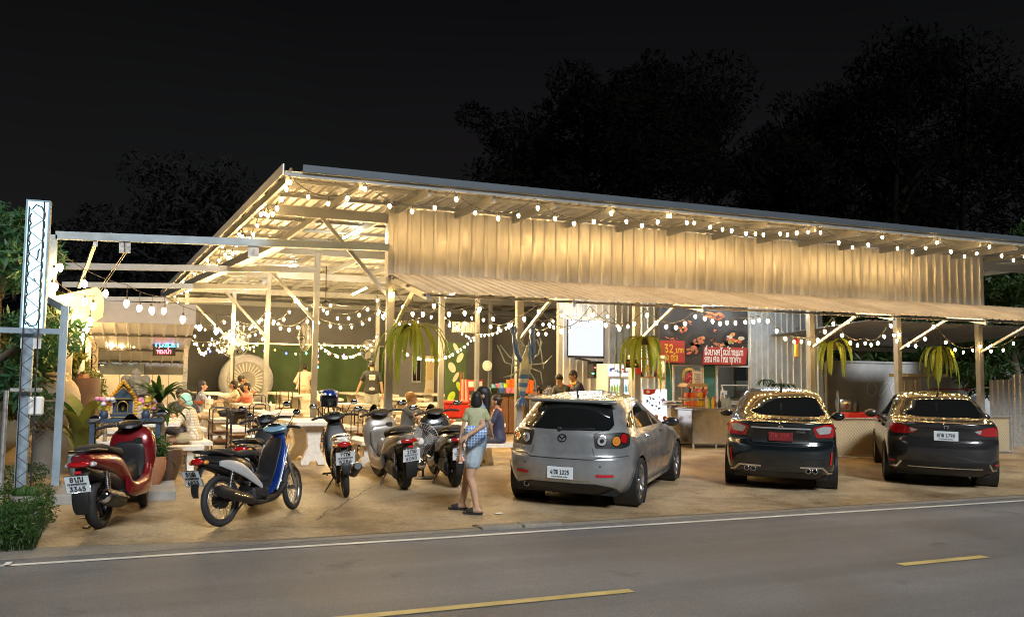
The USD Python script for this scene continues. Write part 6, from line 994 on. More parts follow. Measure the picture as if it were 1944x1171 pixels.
# ================================================================== stone tables and benches
def leg_profile(h, w):      # a splayed stone foot, waisted, with an arch cut at the bottom
    a = w / 2; P = Polygon([(-a, 0), (-a, .05), (-a * .80, .12), (-a * .46, h * .45), (-a * .55, h * .75), (-a * .85, h), (a * .85, h), (a * .55, h * .75), (a * .46, h * .45), (a * .80, .12), (a, .05), (a, 0)]).buffer(.015).buffer(-.012)
    return P.difference(EL((0, 0), a * .38, .07))
def slab(L, W, T, z):
    g = sbox(-L / 2, -W / 2, L / 2, W / 2).buffer(-.03).buffer(.03, 4); b = MB(); b.poly(g.buffer(-.008), z - .006, z); b.poly(g, z - T, z - .006); return b
RXZ = np.array([[0, 0, 1], [1, 0, 0], [0, 1, 0]], float)      # profile (width, height) -> y, z; extruded along x
def stone_table(label, loc, rot):
    t = thing('stone_table', label, 'table', loc, rot, 'white stone tables in the dining area'); part(t, 'table_top', slab(1.42, .72, .06, .73), 'stone_white')
    for s in (-1, 1): b = MB(); b.poly(leg_profile(.67, .42), -.05, .05, RXZ, (s * .48, 0, 0)); part(t, 'leg', b, 'stone_white')
    return t
def stone_bench(label, loc, rot):
    t = thing('stone_bench', label, 'bench', loc, rot, 'white stone benches in the dining area'); part(t, 'seat', slab(1.32, .34, .065, .43), 'stone_white')
    for s in (-1, 1): b = MB(); b.poly(leg_profile(.365, .30), -.05, .05, RXZ, (s * .46, 0, 0)); part(t, 'leg', b, 'stone_white')
    return t
ROT = math.pi / 2 + .084
def gl(x, y): return V(x, y, gz(y) + .012)
T0 = stone_table('long white stone table behind the old motorbike and the beige scooter', gl(2.55, 15.75), ROT)
B0 = stone_bench('white stone bench whose near end shows between the old motorbike and the beige scooter', gl(3.42, 15.35), ROT)
dup(B0, 'white stone bench left of the table behind the blue motorbike', gl(1.75, 15.9), ROT)
dup(T0, 'white stone table along the front of the right bay beside the man in navy', gl(5.15, 14.85), .03); dup(B0, 'front white stone bench under the man in navy', gl(5.48, 14.22), .02); dup(B0, 'white stone bench on the far side of the table of the man in navy', gl(5.0, 15.5), .0)
dup(T0, 'white stone table of the left diners behind the spirit house', gl(.02, 15.9), ROT); dup(B0, 'white stone bench under the diner in the knitted jumper', gl(.72, 15.75), ROT); dup(B0, 'white stone bench left of the diners table behind the spirit house', gl(-.68, 16.0), ROT); dup(B0, 'short view of a white stone bench before the left diners table', gl(.12, 14.75), .1)
FAR = 'white stone table in the rows towards the back of the shed'; FAB = 'white stone bench in the rows towards the back of the shed'
for r, y in enumerate((18.1, 20.4, 22.7, 25.0, 27.3)):
    for cx_ in (.25, 2.45, 4.65, 6.9, 9.1):
        x = cx_ - .084 * (y - 15.6)
        if (cx_ > 8 and y < 22) or (cx_ > 6 and y < 20): continue
        w1, w2 = ('second', 'third', 'fourth', 'fifth', 'rearmost')[r], ('leftmost', 'second from the left', 'middle', 'second from the right', 'rightmost')[(.25, 2.45, 4.65, 6.9, 9.1).index(cx_)]
        dup(T0, f'white stone table in the {w1} row from the street, {w2} column', gl(x, y), ROT); [dup(B0, f'white stone bench {("left", "right")[s > 0]} of the {w1} row table, {w2} column', gl(x + s * .72, y + .05 * s), ROT) for s in (-1, 1)]
# dark folding table behind the beige scooter
ft = thing('folding_table', 'dark grey folding table beside the left front post', 'table', gl(4.6, 18.2), .1); part(ft, 'top', slab(1.5, .7, .04, .74), 'grey_board')
for sx_ in (-.6, .6): part(ft, 'leg', mb(('tube', [(sx_, -.28, 0), (sx_, -.28, .70)], .014, 6), ('tube', [(sx_, .28, 0), (sx_, .28, .70)], .014, 6), ('tube', [(sx_, -.28, .15), (sx_, .28, .15)], .012, 6)), 'dark_metal')
# tube racks beside the tables, with brown baskets
def rack(label, loc, rot, baskets=True):
    t = thing('side_rack', label, 'rack', loc, rot, 'dark tube racks beside the stone tables')
    for x in (-.22, .22): part(t, 'frame', mb(('tube', [(x, -.16, 0), (x, -.16, .82), (x, -.12, .86), (x, .12, .86), (x, .16, .82), (x, .16, 0)], .011, 6)), 'dark_metal')
    for z in (.18, .36, .62): part(t, 'shelf', mb(('tube', [(-.22, -.16, z), (.22, -.16, z)], .008, 5), ('tube', [(-.22, .16, z), (.22, .16, z)], .008, 5), *[('tube', [(-.22 + .11 * k, -.16, z), (-.22 + .11 * k, .16, z)], .005, 4) for k in range(1, 4)]), 'dark_metal')
    if baskets:
        for z in (.20, .38): b = MB(); b.lathe([(.11, 0), (.17, .05), (.165, .055), (.10, .01), (0, .01)], 18, (0, 0, z)); part(t, 'basket', b, 'wood')
    return t
k0 = rack('dark tube rack with brown baskets right of the diner in the knitted jumper', gl(1.18, 17.2), ROT)
for lb, x, y in (('dark tube rack between the benches behind the blue motorbike', 1.45, 16.4), ('dark tube rack left of the middle post', 2.0, 18.2), ('dark tube rack behind the old motorbike and its helmet', 3.25, 17.4), ('dark tube rack right of the helmet by the stone tables', 3.6, 18.9), ('dark tube rack beside the beige scooter handlebar', 3.7, 16.4), ('dark tube rack before the pink shirted person', 3.2, 23.5), ('dark tube rack near the coral girl', 2.3, 21.6)): dup(k0, lb, gl(x, y), ROT)
# things on the tables
def tissue(label, x, y, z=None):
    t = thing('tissue_box', label, 'tissue box', V(x, y, gz(y) + .745), .4, 'tissue boxes on the stone tables'); part(t, 'box', mb(('box', (0, 0, .055), (.13, .12, .11), None, .006)), 'cream'); b = MB(); b.loft([[(.05 * math.cos(a) * s + .01 * math.sin(3 * a), .03 * math.sin(a) * s, z) for a in np.linspace(0, 6.28, 10)[:-1]] for s, z in ((1, .108), (.8, .14), (.55, .17), (.1, .19))]); part(t, 'tissue', b, 'text_white'); return t
tb0 = tissue('tissue box on the near table behind the old motorbike', 2.95, 15.45)
for lb, x, y in (('tissue box on the table behind the beige scooter', 4.75, 14.9), ('tissue box near the dark pot at the checked shirt table', 1.15, 20.2), ('tissue box in the rows before the pink shirted person', 3.9, 22.6), ('tissue box on the row behind the middle post', 2.2, 18.1)): dup(tb0, lb, V(x, y, gz(y) + .745), .7)
def pot(label, x, y, mat='steel', r=.14):
    t = thing('hot_pot', label, 'pot', V(x, y, gz(y) + .745)); b = MB(); b.lathe([(0, 0), (r, 0), (r * 1.02, .02), (r * 1.02, .13), (r * 1.1, .135), (r * 1.1, .15), (r * .95, .14), (r * .9, .05), (0, .04)], 22); part(t, 'pan', b, mat); [part(t, 'handle', mb(('tube', [(s * r, -.04, .1), (s * (r + .05), -.03, .11), (s * (r + .05), .03, .11), (s * r, .04, .1)], .008, 5)), 'black_plastic') for s in (-1, 1)]; return t
pot('steel hot pot on the table of the woman in the checked shirt', .75, 20.7); pot('dark grill pan between the cream jumper and the coral girl', 1.25, 21.2, 'dark_metal'); pot('red-rimmed dish pan on the left diners table', .15, 16.2, 'dark_metal')
def bowl(label, x, y, mat, r=.10, z=.745):
    b = MB(); b.lathe([(0, 0), (r * .5, 0), (r, .06), (r * .94, .06), (r * .45, .012), (0, .012)], 18).xf(None, (x, y, gz(y) + z)); return solo('bowl', label, 'bowl', b, mat)
bowl('orange bowl on the left diners table', .10, 15.65, 'orange_plastic', .13); bowl('orange bowl before the woman in the checked shirt', .95, 20.4, 'orange_plastic', .12); bowl('red-orange tray bowl on the table of the man in navy', 4.85, 14.75, 'orange_plastic', .15); bowl('small red dish at the right of the table of the man in navy', 5.75, 14.8, 'orange_plastic', .10)
b = MB(); b.box((0, 0, .17), (.62, .40, .34), bev=.03); b.box((0, 0, .36), (.66, .44, .05), bev=.015); ic = thing('cool_box', 'red plastic cool box behind the blond person', 'cool box', V(at(862, 758, 19.6)[0], 19.6, gz(19.6) + .45)); part(ic, 'box', b, 'red_plastic'); part(ic, 'lid_rim', mb(('box', (0, 0, .40), (.5, .3, .02), None, .008)), 'shirt_coral')
solo('cool_box_stand', 'low dark stand under the red cool box', 'stand', mb(('box', V(at(862, 758, 19.6)[0], 19.6, gz(19.6) + .225), (.6, .4, .44), None, .01)), 'grey_board')
# ================================================================== kitchen, stall and everything on the right
# projector screen
y = 20.0; a, c = at(1079, 606, y), at(1145, 676, y); sc = thing('projector_screen', 'white projector screen hung on the silver ribbed wall', 'screen', ((a[0] + c[0]) / 2, y, a[2])); w, h = c[0] - a[0], a[2] - c[2]
part(sc, 'sheet', mb(('box', (0, 0, -h / 2), (w, .012, h))), 'screen_light'); part(sc, 'roller_case', mb(('box', (0, .02, .04), (w + .12, .08, .09), None, .02)), 'white_paint'); part(sc, 'border', mb(('box', (0, -.004, -h - .03), (w + .05, .02, .06)), ('box', (-w / 2 - .02, 0, -h / 2), (.035, .012, h)), ('box', (w / 2 + .02, 0, -h / 2), (.035, .012, h))), 'black_plastic')
# television
a, c = at(1118, 685, y), at(1148, 718, y); tv = thing('television', 'small dark wall television beside the fridge showing red and green specks', 'television', ((a[0] + c[0]) / 2, y + .1, (a[2] + c[2]) / 2)); w, h = c[0] - a[0], a[2] - c[2]
part(tv, 'case', mb(('box', (0, 0, 0), (w, .06, h), None, .01)), 'black_plastic'); part(tv, 'screen', mb(('box', (0, -.035, 0), (w - .04, .006, h - .04))), 'glass_dark'); part(tv, 'standby_light', mb(('box', (-.08, -.042, -.10), (.06, .006, .025))), 'bulb_green'); part(tv, 'standby_light', mb(('box', (-.02, -.042, .05), (.03, .006, .03))), 'neon_red')
part(tv, 'bracket', mb(('bar', (-.42, .1, .28), (-.1, .05, .22), .03, .05), ('bar', (-.42, .1, .28), (-.42, .3, .28), .05, .05)), 'dark_metal')
# fridge
y = 19.4; a, c = at(1153, 690, y), at(1206, 770, y); z0 = gz(y); fr_ = thing('drinks_fridge', 'lit double door drinks fridge with a printed header beside the silver wall', 'fridge', ((a[0] + c[0]) / 2, y, z0)); w = c[0] - a[0]; ht = a[2] - z0
part(fr_, 'cabinet', mb(('box', (0, .30, ht / 2), (w, .60, ht), None, .02)), 'white_paint'); hd_ = part(fr_, 'header', mb(('box', (0, -.01, ht - .17), (w - .04, .03, .28))), 'led_panel'); rr = random.Random(5)
for k in range(14): part(hd_, 'print', mb(('box', (-w / 2 + .08 + (w - .16) * k / 13, -.03, ht - .17 + rr.uniform(-.06, .06)), (rr.uniform(.03, .07), .006, rr.uniform(.03, .09)))), rr.choice(['blue_plastic', 'red_plastic', 'text_black', 'cyan_plastic']))
part(fr_, 'lit_interior', mb(('box', (0, -.004, ht * .42), (w - .08, .006, ht * .72))), 'fridge_light')
for s in (-1, 1):
    d = part(fr_, 'door', mb(('box', (s * w * .245, -.03, ht * .80), (w * .46, .03, .05)), ('box', (s * w * .245, -.03, .09), (w * .46, .03, .07)), ('box', (s * (w * .245 - w * .21), -.03, ht * .43), (.05, .03, ht * .72)), ('box', (s * (w * .245 + w * .21), -.03, ht * .43), (.05, .03, ht * .72))), 'galv'); part(d, 'pane', mb(('box', (s * w * .245, -.022, ht * .43), (w * .40, .006, ht * .68))), 'clear_pane')
    for q in range(4): part(fr_, 'bottle_row', mb(*[('lathe', [(0, 0), (.03, 0), (.03, .13), (.012, .18), (.012, .21), (0, .21)], 8, (s * w * .245 + (j - 2) * .075, -.010, .16 + q * ht * .17)) for j in range(5)]), rr.choice(['cyan_plastic', 'red_plastic', 'lime_plastic', 'orange_plastic', 'pink_plastic']))
# food banner
y = 18.6; a, c = at(1251, 592, y), at(1419, 694, y); bn = thing('food_banner', 'big dark banner with pictures of grilled food and red price boxes', 'banner', ((a[0] + c[0]) / 2, y, (a[2] + c[2]) / 2 + .12)); W_, Hh = c[0] - a[0], a[2] - c[2] + .25; bp = lambda px, py: V((at(px, py, y)[0] - (a[0] + c[0]) / 2), 0, at(px, py, y)[2] - ((a[2] + c[2]) / 2 + .12))
m = MB(); xs = np.linspace(-W_ / 2, W_ / 2, 30); m.grid([[(x, .012 * math.sin(x * 5), z) for z in np.linspace(-Hh / 2, Hh / 2, 3)] for x in xs]); part(bn, 'sheet', m, 'banner_dark')
RB = rotx(math.pi / 2)
def boxed(px0, py0, px1, py1, sk=.03):
    p, q = bp(px0, py1), bp(px1, py0); m = MB(); m.poly(Polygon([(p[0] - sk, p[2]), (q[0] - sk, p[2]), (q[0] + sk, q[2]), (p[0] + sk, q[2])]), .018, .024, RB); part(bn, 'red_box', m, 'banner_red')
boxed(1253, 647, 1299, 688, .0); boxed(1334, 660, 1416, 691)
def bl(t, h, mat, px, py, wpx): lettering(bn, 'lettering', t, h, mat, bp(px, py) + V(0, -.03, 0), RB, abs(bp(px + wpx, py)[0] - bp(px, py)[0]), False, weight=1.0)
bl('32', .21, 'text_yellow', 1259, 669, 20); bl('บาท', .10, 'text_yellow', 1282, 669, 15); bl('100 กรัม', .13, 'text_yellow', 1254, 684, 32); bl('ปิ้งย่างสไตล์ไทยแท้', .125, 'text_white', 1336, 673, 74); bl('ร้อน สด ใหม่ ทุกคำ!', .125, 'text_white', 1336, 686.5, 71)
pm('food_red', (.60, .13, .05), .5, 0, .4, 20); pm('food_orange', (.75, .32, .09), .5, 0, .4, 20); pm('food_brown', (.42, .16, .07), .5, 0, .4, 20); pm('food_green', (.30, .35, .08), .5, 0, .4, 20); pm('plate_dark', (.016, .015, .015), .4)
def dish(px, py, rx, rz, n, mats, seed):
    r = random.Random(seed); p = bp(px, py); m = MB(); m.poly(EL((p[0], p[2]), rx * 1.25, rz * 1.25), .016, .018, RB); d = part(bn, 'plate_picture', m, 'plate_dark')
    for k in range(n): m = MB(); m.poly(affinity.rotate(EL((p[0] + r.uniform(-.7, .7) * rx, p[2] + r.uniform(-.6, .6) * rz), rx * r.uniform(.16, .34), rz * r.uniform(.16, .3)), r.uniform(-40, 40)), .020 + .001 * k, .0206 + .001 * k, RB); part(d, 'food_picture', m, r.choice(mats))
dish(1292, 626, .20, .12, 9, ['food_red', 'food_orange', 'banner_red'], 1); dish(1325, 646, .24, .14, 10, ['food_orange', 'food_brown', 'food_red'], 2); dish(1312, 664, .26, .14, 9, ['food_brown', 'food_red'], 3); dish(1395, 643, .32, .18, 12, ['food_orange', 'food_green', 'food_red', 'cream'], 4); dish(1356, 599, .45, .12, 14, ['food_red', 'food_orange'], 5); dish(1353, 628, .12, .08, 5, ['food_orange', 'food_red'], 6); dish(1352, 645, .10, .05, 3, ['food_red'], 7); dish(1365, 655, .26, .08, 8, ['food_brown', 'food_orange'], 8); dish(1303, 612, .18, .07, 7, ['food_orange', 'food_red'], 9); dish(1275, 643, .22, .05, 6, ['food_orange', 'food_red'], 10)
# teal kiosk under the banner
y = 19.0; xk = lambda px: at(px, 740, y)[0]; zk = lambda py: at(1330, py, y)[2]; ks = thing('food_kiosk', 'teal green stall front with two serving windows under the food banner', 'stall'); z0 = gz(y)
part(ks, 'wall', mb(('box', ((xk(1256) + xk(1274)) / 2, y, (z0 + 2.6) / 2 + .2), (xk(1274) - xk(1256), .08, 2.6 - z0)), ('box', ((xk(1334) + xk(1356)) / 2, y, (z0 + 2.6) / 2 + .2), (xk(1356) - xk(1334), .08, 2.6 - z0))), 'teal_wall')
part(ks, 'counter_wall', mb(('box', ((xk(1256) + xk(1426)) / 2, y + .02, (z0 + zk(782)) / 2), (xk(1426) - xk(1256), .08, zk(782) - z0))), 'cream'); part(ks, 'back_wall', mb(('box', ((xk(1256) + xk(1426)) / 2, y + 1.6, 1.7), (xk(1426) - xk(1256) + 1.2, .06, 2.8))), 'blue_sheet')
for pa, pb in ((1274, 1334), (1357, 1424)):
    xa, xb, za, zb = xk(pa), xk(pb), zk(762), zk(694); f_ = part(ks, 'window', mb(('box', ((xa + xb) / 2, y - .03, zb), (xb - xa, .08, .06)), ('box', ((xa + xb) / 2, y - .05, za), (xb - xa + .1, .16, .06)), ('box', (xa + .03, y - .03, (za + zb) / 2), (.05, .08, zb - za)), ('box', (xb - .03, y - .03, (za + zb) / 2), (.05, .08, zb - za))), 'white_paint')
    for k in (0, 1): part(f_, 'pane', mb(('box', (xa + (xb - xa) * (.27 + .46 * k), y + .0, (za + zb) / 2), ((xb - xa) * .44, .008, zb - za - .06))), 'clear_pane')
    part(f_, 'mullion', mb(('box', ((xa + xb) / 2 + .1, y + .012, (za + zb) / 2), (.04, .03, zb - za - .06))), 'dark_metal')
dc = thing('display_case', 'tilted glass display case in the right serving window', 'case', ((xk(1366) + xk(1414)) / 2, y - .25, zk(766))); part(dc, 'frame', mb(*[('bar', p_, q_, .025, .025) for p_, q_ in (((-.36, 0, 0), (.36, 0, 0)), ((-.40, .16, .48), (.44, .16, .48)), ((-.36, 0, 0), (-.40, .16, .48)), ((.36, 0, 0), (.44, .16, .48)))]), 'white_paint'); part(dc, 'pane', mb(('box', (0, .08, .24), (.74, .006, .46), rotx(-.32))), 'clear_pane'); part(dc, 'tray', mb(('box', (0, .20, .12), (.66, .2, .02))), 'steel')
b = MB(); r_ = random.Random(8)
for k in range(16): b.ball((r_.uniform(-.3, .3), .2 + r_.uniform(-.06, .06), .15), (.045, .04, .03), 6)
part(dc, 'salad', b, 'leaf_mid', kind='stuff')
part(dc, 'notice', mb(('box', (-.48, -.02, .18), (.20, .008, .34), roty(.12))), 'paper')
# round cut-out, menu board, monitor
q = at(1311, 722, 18.4); pm('purple_cloth', (.16, .03, .14), .6); ro = thing('round_cutout', 'round purple and gold patterned cut-out standing in the left serving window', 'decoration', q); part(ro, 'halo', mb(('lathe', [(.13, .02), (.20, .02), (.20, 0), (.13, 0), (.13, .02)], 24, (-.04, .02, .12), RB)), 'gold'); part(ro, 'disc', mb(('lathe', [(0, .02), (.22, .02), (.22, 0), (0, 0)], 24, (.05, 0, 0), RB)), 'banner_red')
for k in range(34): an = 2.4 * k; rad = .035 * math.sqrt(k); part(ro, 'petal', mb(('ball', (.05 + rad * math.cos(an), -.03, rad * math.sin(an)), (.020, .010, .016), 5)), ('paper', 'purple_cloth', 'pink_plastic', 'purple_cloth')[k % 4])
q = at(1325, 722, 17.6); mn = thing('menu_board', 'wooden menu board with a cream sheet on an easel at the serving counter', 'sign', q); part(mn, 'sheet', mb(('box', (0, 0, .05), (.26, .012, .32))), 'cream'); part(mn, 'frame', mb(('box', (0, .012, .05), (.31, .012, .37)), ('bar', (-.14, .02, -.14), (-.15, .06, -.62), .03, .02), ('bar', (.14, .02, -.14), (.15, .06, -.62), .03, .02)), 'wood_pale')
for k in range(7): part(mn, 'line', mb(('box', (-.02 + .01 * (k % 3), -.009, .16 - .04 * k), (.18 - .03 * (k % 3), .004, .010))), 'brown_panel')
q = at(1243, 770, 16.9); ld = thing('promo_screen', 'bright white promotion panel with red corner and blue doodles by the counter', 'screen', q); z_ = gz(16.9); part(ld, 'panel', mb(('box', (0, 0, 0), (.62, .04, .74))), 'led_panel'); part(ld, 'stand', mb(('box', (0, .05, -.37 - (q[2] - .37 - z_) / 2), (.5, .04, q[2] - .37 - z_))), 'black_plastic')
m = MB(); m.poly(Polygon([(-.31, .37), (.02, .37), (-.02, .28), (-.14, .24), (-.31, .26)]), .022, .025, RB); part(ld, 'corner_print', m, 'red_plastic'); m = MB(); m.poly(EL((-.19, .31), .05, .035), .026, .028, RB); part(ld, 'corner_print', m, 'paper')
for k in range(22): part(ld, 'doodle', mb(('box', (r_.uniform(-.22, .24), -.024, r_.uniform(-.10, .20)), (r_.uniform(.02, .06), .004, r_.uniform(.015, .05)), roty(r_.uniform(-.8, .8)))), r_.choice(['blue_plastic', 'blue_plastic', 'pink_plastic', 'shirt_navy']))
for k, (u, v) in enumerate(((-.1, -.26), (.02, -.25), (.25, -.28), (.28, -.32))): part(ld, 'round_print', mb(('lathe', [(0, .004), (.055, .004), (.055, 0)], 14, (u, -.02, v), RB)), ('orange_plastic', 'food_orange', 'red_plastic', 'blue_plastic')[k])
# counters
y = 17.1; xa, xb = at(1262, 800, y)[0], at(1316, 800, y)[0]; z0 = gz(y); cc = thing('cream_counter', 'cream fronted counter left of the steel counter', 'counter'); part(cc, 'front', mb(('box', ((xa + xb) / 2, y, z0 + .44), (xb - xa, .5, .80))), 'cream'); part(cc, 'top', mb(('box', ((xa + xb) / 2, y - .02, z0 + .87), (xb - xa + .06, .6, .05), None, .01)), 'steel')
y = 16.4; xa, xb = at(1300, 800, y)[0], at(1392, 800, y)[0]; z0 = gz(y); sc_ = thing('steel_counter', 'stainless steel serving counter between the hatchback and the black sedan', 'counter'); m = MB(); P_ = np.array([[(x * .6, z * .8, 1.7) for z in np.linspace(0, 1.2, 10)] for x in np.linspace(0, 3, 24)]); D_ = (meshkit.fbm(P_ * 2.2, 2, 3) - .5) * .035
m.grid([[(xa + (xb - xa) * i / 23, y - .30 + D_[i, j], z0 + .12 + .70 * j / 9) for j in range(10)] for i in range(24)]); part(sc_, 'front_sheet', m, 'stainless'); part(sc_, 'body', mb(('box', ((xa + xb) / 2, y + .02, z0 + .48), (xb - xa - .02, .55, .70))), 'stainless'); part(sc_, 'top', mb(('box', ((xa + xb) / 2, y, z0 + .86), (xb - xa + .06, .70, .05), None, .012)), 'stainless')
for x in (xa + .06, (xa + xb) / 2, xb - .06): part(sc_, 'leg', mb(('tube', [(x, y - .24, z0), (x, y - .24, z0 + .14)], .025, 8)), 'galv')
# goods on the counter
zt = z0 + .885; gx = lambda px: at(px, 780, 16.3)[0]
st_ = thing('snack_stand', 'small tiered wooden stand packed with orange and red snack bags', 'stand', (gx(1318), 16.35, zt)); part(st_, 'roof', mb(('poly', Polygon([(-.30, .46), (.30, .46), (.22, .54), (-.22, .54)]), -.18, .18, RB)), 'wood_pale')
for z in (.02, .20): part(st_, 'shelf', mb(('box', (0, 0, z), (.56, .32, .025))), 'wood_pale')
for s in (-1, 1): part(st_, 'upright', mb(('box', (s * .27, 0, .24), (.03, .03, .46))), 'wood')
for z in (.04, .22):
    for k in range(7): part(st_, 'snack_bag', mb(('box', (-.23 + .077 * k, -.08, z + .06), (.07, .05, r_.uniform(.08, .13)), rotz(r_.uniform(-.3, .3)) @ rotx(r_.uniform(-.2, .2)), .012)), r_.choice(['red_plastic', 'orange_plastic', 'orange_plastic', 'shirt_coral', 'yellow_plastic']))
def bottle(label, x, yy, z, mat, h=.24, r=.033, cap='red_plastic', grp='bottles on the steel counter'):
    t = thing('bottle', label, 'bottle', (x, yy, z), group=grp); b = MB(); b.lathe([(0, 0), (r, 0), (r, h * .58), (r * .45, h * .78), (r * .4, h * .92), (0, h * .92)], 12); part(t, 'body', b, mat); b = MB(); b.lathe([(r * .45, h * .90), (r * .45, h), (0, h)], 10); part(t, 'cap', b, cap)
for k, (px, mt, h_, lb) in enumerate(((1336, 'paper', .30, 'tall pale bottle beside the snack stand'), (1342, 'lime_plastic', .24, 'green labelled bottle right of the tall pale one'), (1348, 'yellow_plastic', .27, 'yellow labelled bottle on the steel counter'), (1354, 'food_brown', .25, 'brown sauce bottle on the steel counter'), (1361, 'text_black', .22, 'dark bottle left of the water bottles'))): bottle(lb, gx(px), 16.2 + .05 * (k % 2), zt, mt, h_)
MAT['water_plastic'] = usdkit.material(stage, '/World/Looks/water_plastic', {'p': ('principled_bsdf', {'base_color': (.75, .85, .92), 'roughness': .08, 'transmission_weight': .75, 'ior': 1.25})}, surface='p.BSDF')
for k, (px, lb) in enumerate(((1367, 'clear water bottle tallest of the row on the steel counter'), (1373, 'clear water bottle in the middle of the row'), (1379, 'clear water bottle nearest the black sedan'))): bottle(lb, gx(px), 16.2, zt, 'water_plastic', .33 - .04 * k, .045, 'blue_plastic', 'bottles on the steel counter')
vs = thing('flower_bunch', 'bunch of pink and orange paper flowers behind the bottles', 'flowers', (gx(1347), 16.6, zt)); part(vs, 'stems', mb(*[('tube', [(0, 0, 0), (.12 * math.cos(k * 1.3), .05 * math.sin(k * 1.3), .30 + .05 * (k % 3))], .006, 4) for k in range(8)]), 'leaf_mid')
for k in range(8): part(vs, 'flower', mb(('ball', (.12 * math.cos(k * 1.3), .05 * math.sin(k * 1.3), .34 + .05 * (k % 3)), (.05, .04, .045), 6)), ('pink_plastic', 'orange_plastic', 'paper')[k % 3])
for k, px in enumerate((1268, 1290)):
    t = thing('flat_box_stack', ('stack of white and grey flat boxes on the cream counter', 'heap of small white packets at the right of the cream counter')[k], 'boxes', (at(px, 780, 16.9)[0], 16.9, gz(17.1) + .90))
    for j in range(3): part(t, 'flat_box', mb(('box', (.01 * j, 0, .02 + .035 * j), (.34 - .06 * j - .1 * k, .25, .03), rotz(.15 * j), .005)), ('paper', 'steel', 'paper')[j])
# shelf with plants beside the post
q = at(1225, 700, 17.2); sh_ = thing('goods_shelf', 'narrow shelf of jars and small plants beside the right middle post', 'shelf', (q[0], 17.2, 0)); zq = at(1225, 716, 17.2)[2]
for k, z in enumerate((zq, zq - .55, zq + .42)): part(sh_, 'board', mb(('box', (.05, 0, z), (.8, .30, .03))), 'wood_pale')
for s in (-1, 1): part(sh_, 'upright', mb(('box', (.05 + s * .39, 0, (zq + .5 + gz(17)) / 2), (.04, .28, zq + .5 - gz(17)))), 'galv')
for k in range(9): part(sh_, 'jar', mb(('lathe', [(0, 0), (.035, 0), (.04, .07), (.025, .11), (0, .11)], 10, (-.26 + .075 * k, -.04 + .05 * (k % 2), zq + .015 + (.42 if k % 3 == 0 else 0)))), ('yellow_plastic', 'red_plastic', 'brown_glaze', 'lime_plastic', 'paper')[k % 5])
for k in range(6): part(sh_, 'hanging_bag', mb(('box', (-.25 + .1 * k, -.17, zq + .2 - .05 * (k % 2)), (.08, .04, .16), rotz(.3 * k), .015)), ('text_black', 'brown_panel', 'yellow_plastic')[k % 3])
q = at(1201, 710, 15.0); hs = thing('hanging_sign', 'oval black sign with an amber scrawl hung on the right middle post', 'sign', at(1201, 711 - 22 + 1, 14.7)); part(hs, 'board', mb(('box', (0, 0, 0), (.34, .03, .16), None, .03)), 'black_plastic'); [part(hs, 'scrawl', mb(('box', (-.11 + .055 * k, -.018, .02 * (-1) ** k), (.035, .004, .035), roty(.4 * k))), 'text_yellow' if k % 2 else 'red_plastic') for k in range(5)]; part(hs, 'hook', mb(('tube', [(0, 0, .08), (0, .05, .34)], .005, 4)), 'cable')
solo('red_sign', 'narrow red panel on the right middle post under the fern', 'sign', mb(('box', (PX[1208] - .0, 14.915, 2.02), (.11, .012, .40), None, .003)), 'red_plastic')
# gold firecracker garland on the post by the blue wall
q = at(1512, 665, 14.8); gg = thing('gold_garland', 'red topped gold charm hanging at the post by the blue ribbed wall', 'decoration', q); part(gg, 'charm', mb(('box', (0, 0, 0), (.10, .05, .30), None, .02)), 'gold'); part(gg, 'tassel', mb(('ball', (0, 0, .20), (.06, .05, .06), 7)), 'red_plastic'); part(gg, 'cord', mb(('tube', [(0, 0, .2), (.1, .1, .5)], .006, 4)), 'cable')
# yard things in front of the concrete wall
y = 18.5; q = at(1720, 760, y); ct = thing('food_cart', 'food cart with a canvas top and a red stripe before the concrete wall', 'cart', (q[0], y, gz(y))); zc = lambda py: at(1720, py, y)[2] - gz(y); xc = lambda px: at(px, 760, y)[0] - q[0]
part(ct, 'body', mb(('box', ((xc(1750) + xc(1855)) / 2, .2, zc(752) / 2), (xc(1855) - xc(1750), .7, zc(752)), None, .02)), 'blue_grey'); part(ct, 'stripe', mb(('box', ((xc(1757) + xc(1836)) / 2, -.16, zc(738)), (xc(1836) - xc(1757), .02, .04))), 'banner_red')
for px in (1718, 1739, 1783): part(ct, 'pole', mb(('box', (xc(px), 0, zc(730) / 2), (.035, .035, zc(716)))), 'cream')
part(ct, 'canopy', mb(('box', ((xc(1712) + xc(1788)) / 2, .1, zc(712)), (xc(1788) - xc(1712), .7, .09), None, .01)), 'cream'); part(ct, 'canvas', cloth(xc(1718), xc(1758), .12, zc(756), zc(714), .05, 4., 5, 20), 'shirt_white')
y = 15.6; q = at(1590, 770, y); pl_ = thing('round_metal_lid', 'big dented steel lid leaning behind the chain-link fence', 'lid', (q[0], y, q[2])); part(pl_, 'dish', mb(('lathe', [(0, .05), (.2, .045), (.34, .0), (.36, .01), (.36, 0)], 28, (0, 0, 0), rotz(.9) @ RB)), 'steel')
q = at(1625, 789, 16.); solo('red_crate', 'flat red crate behind the chain-link fence', 'crate', mb(('box', (q[0], 16., q[2]), (.85, .5, .16), None, .015)), 'red_plastic'); q2 = at(1619, 762, 16.2); lt_ = thing('lantern', 'small black lantern on the red crate behind the fence', 'lantern', (q2[0], 16.1, q[2] + .08)); part(lt_, 'body', mb(('lathe', [(0, 0), (.08, 0), (.06, .03), (.07, .18), (.03, .24), (.03, .28), (0, .29)], 10)), 'black_plastic'); part(lt_, 'handle', mb(('tube', [(.05, 0, .2), (.05, 0, .33), (0, 0, .38), (-.05, 0, .33), (-.05, 0, .2)], .006, 5)), 'black_plastic')
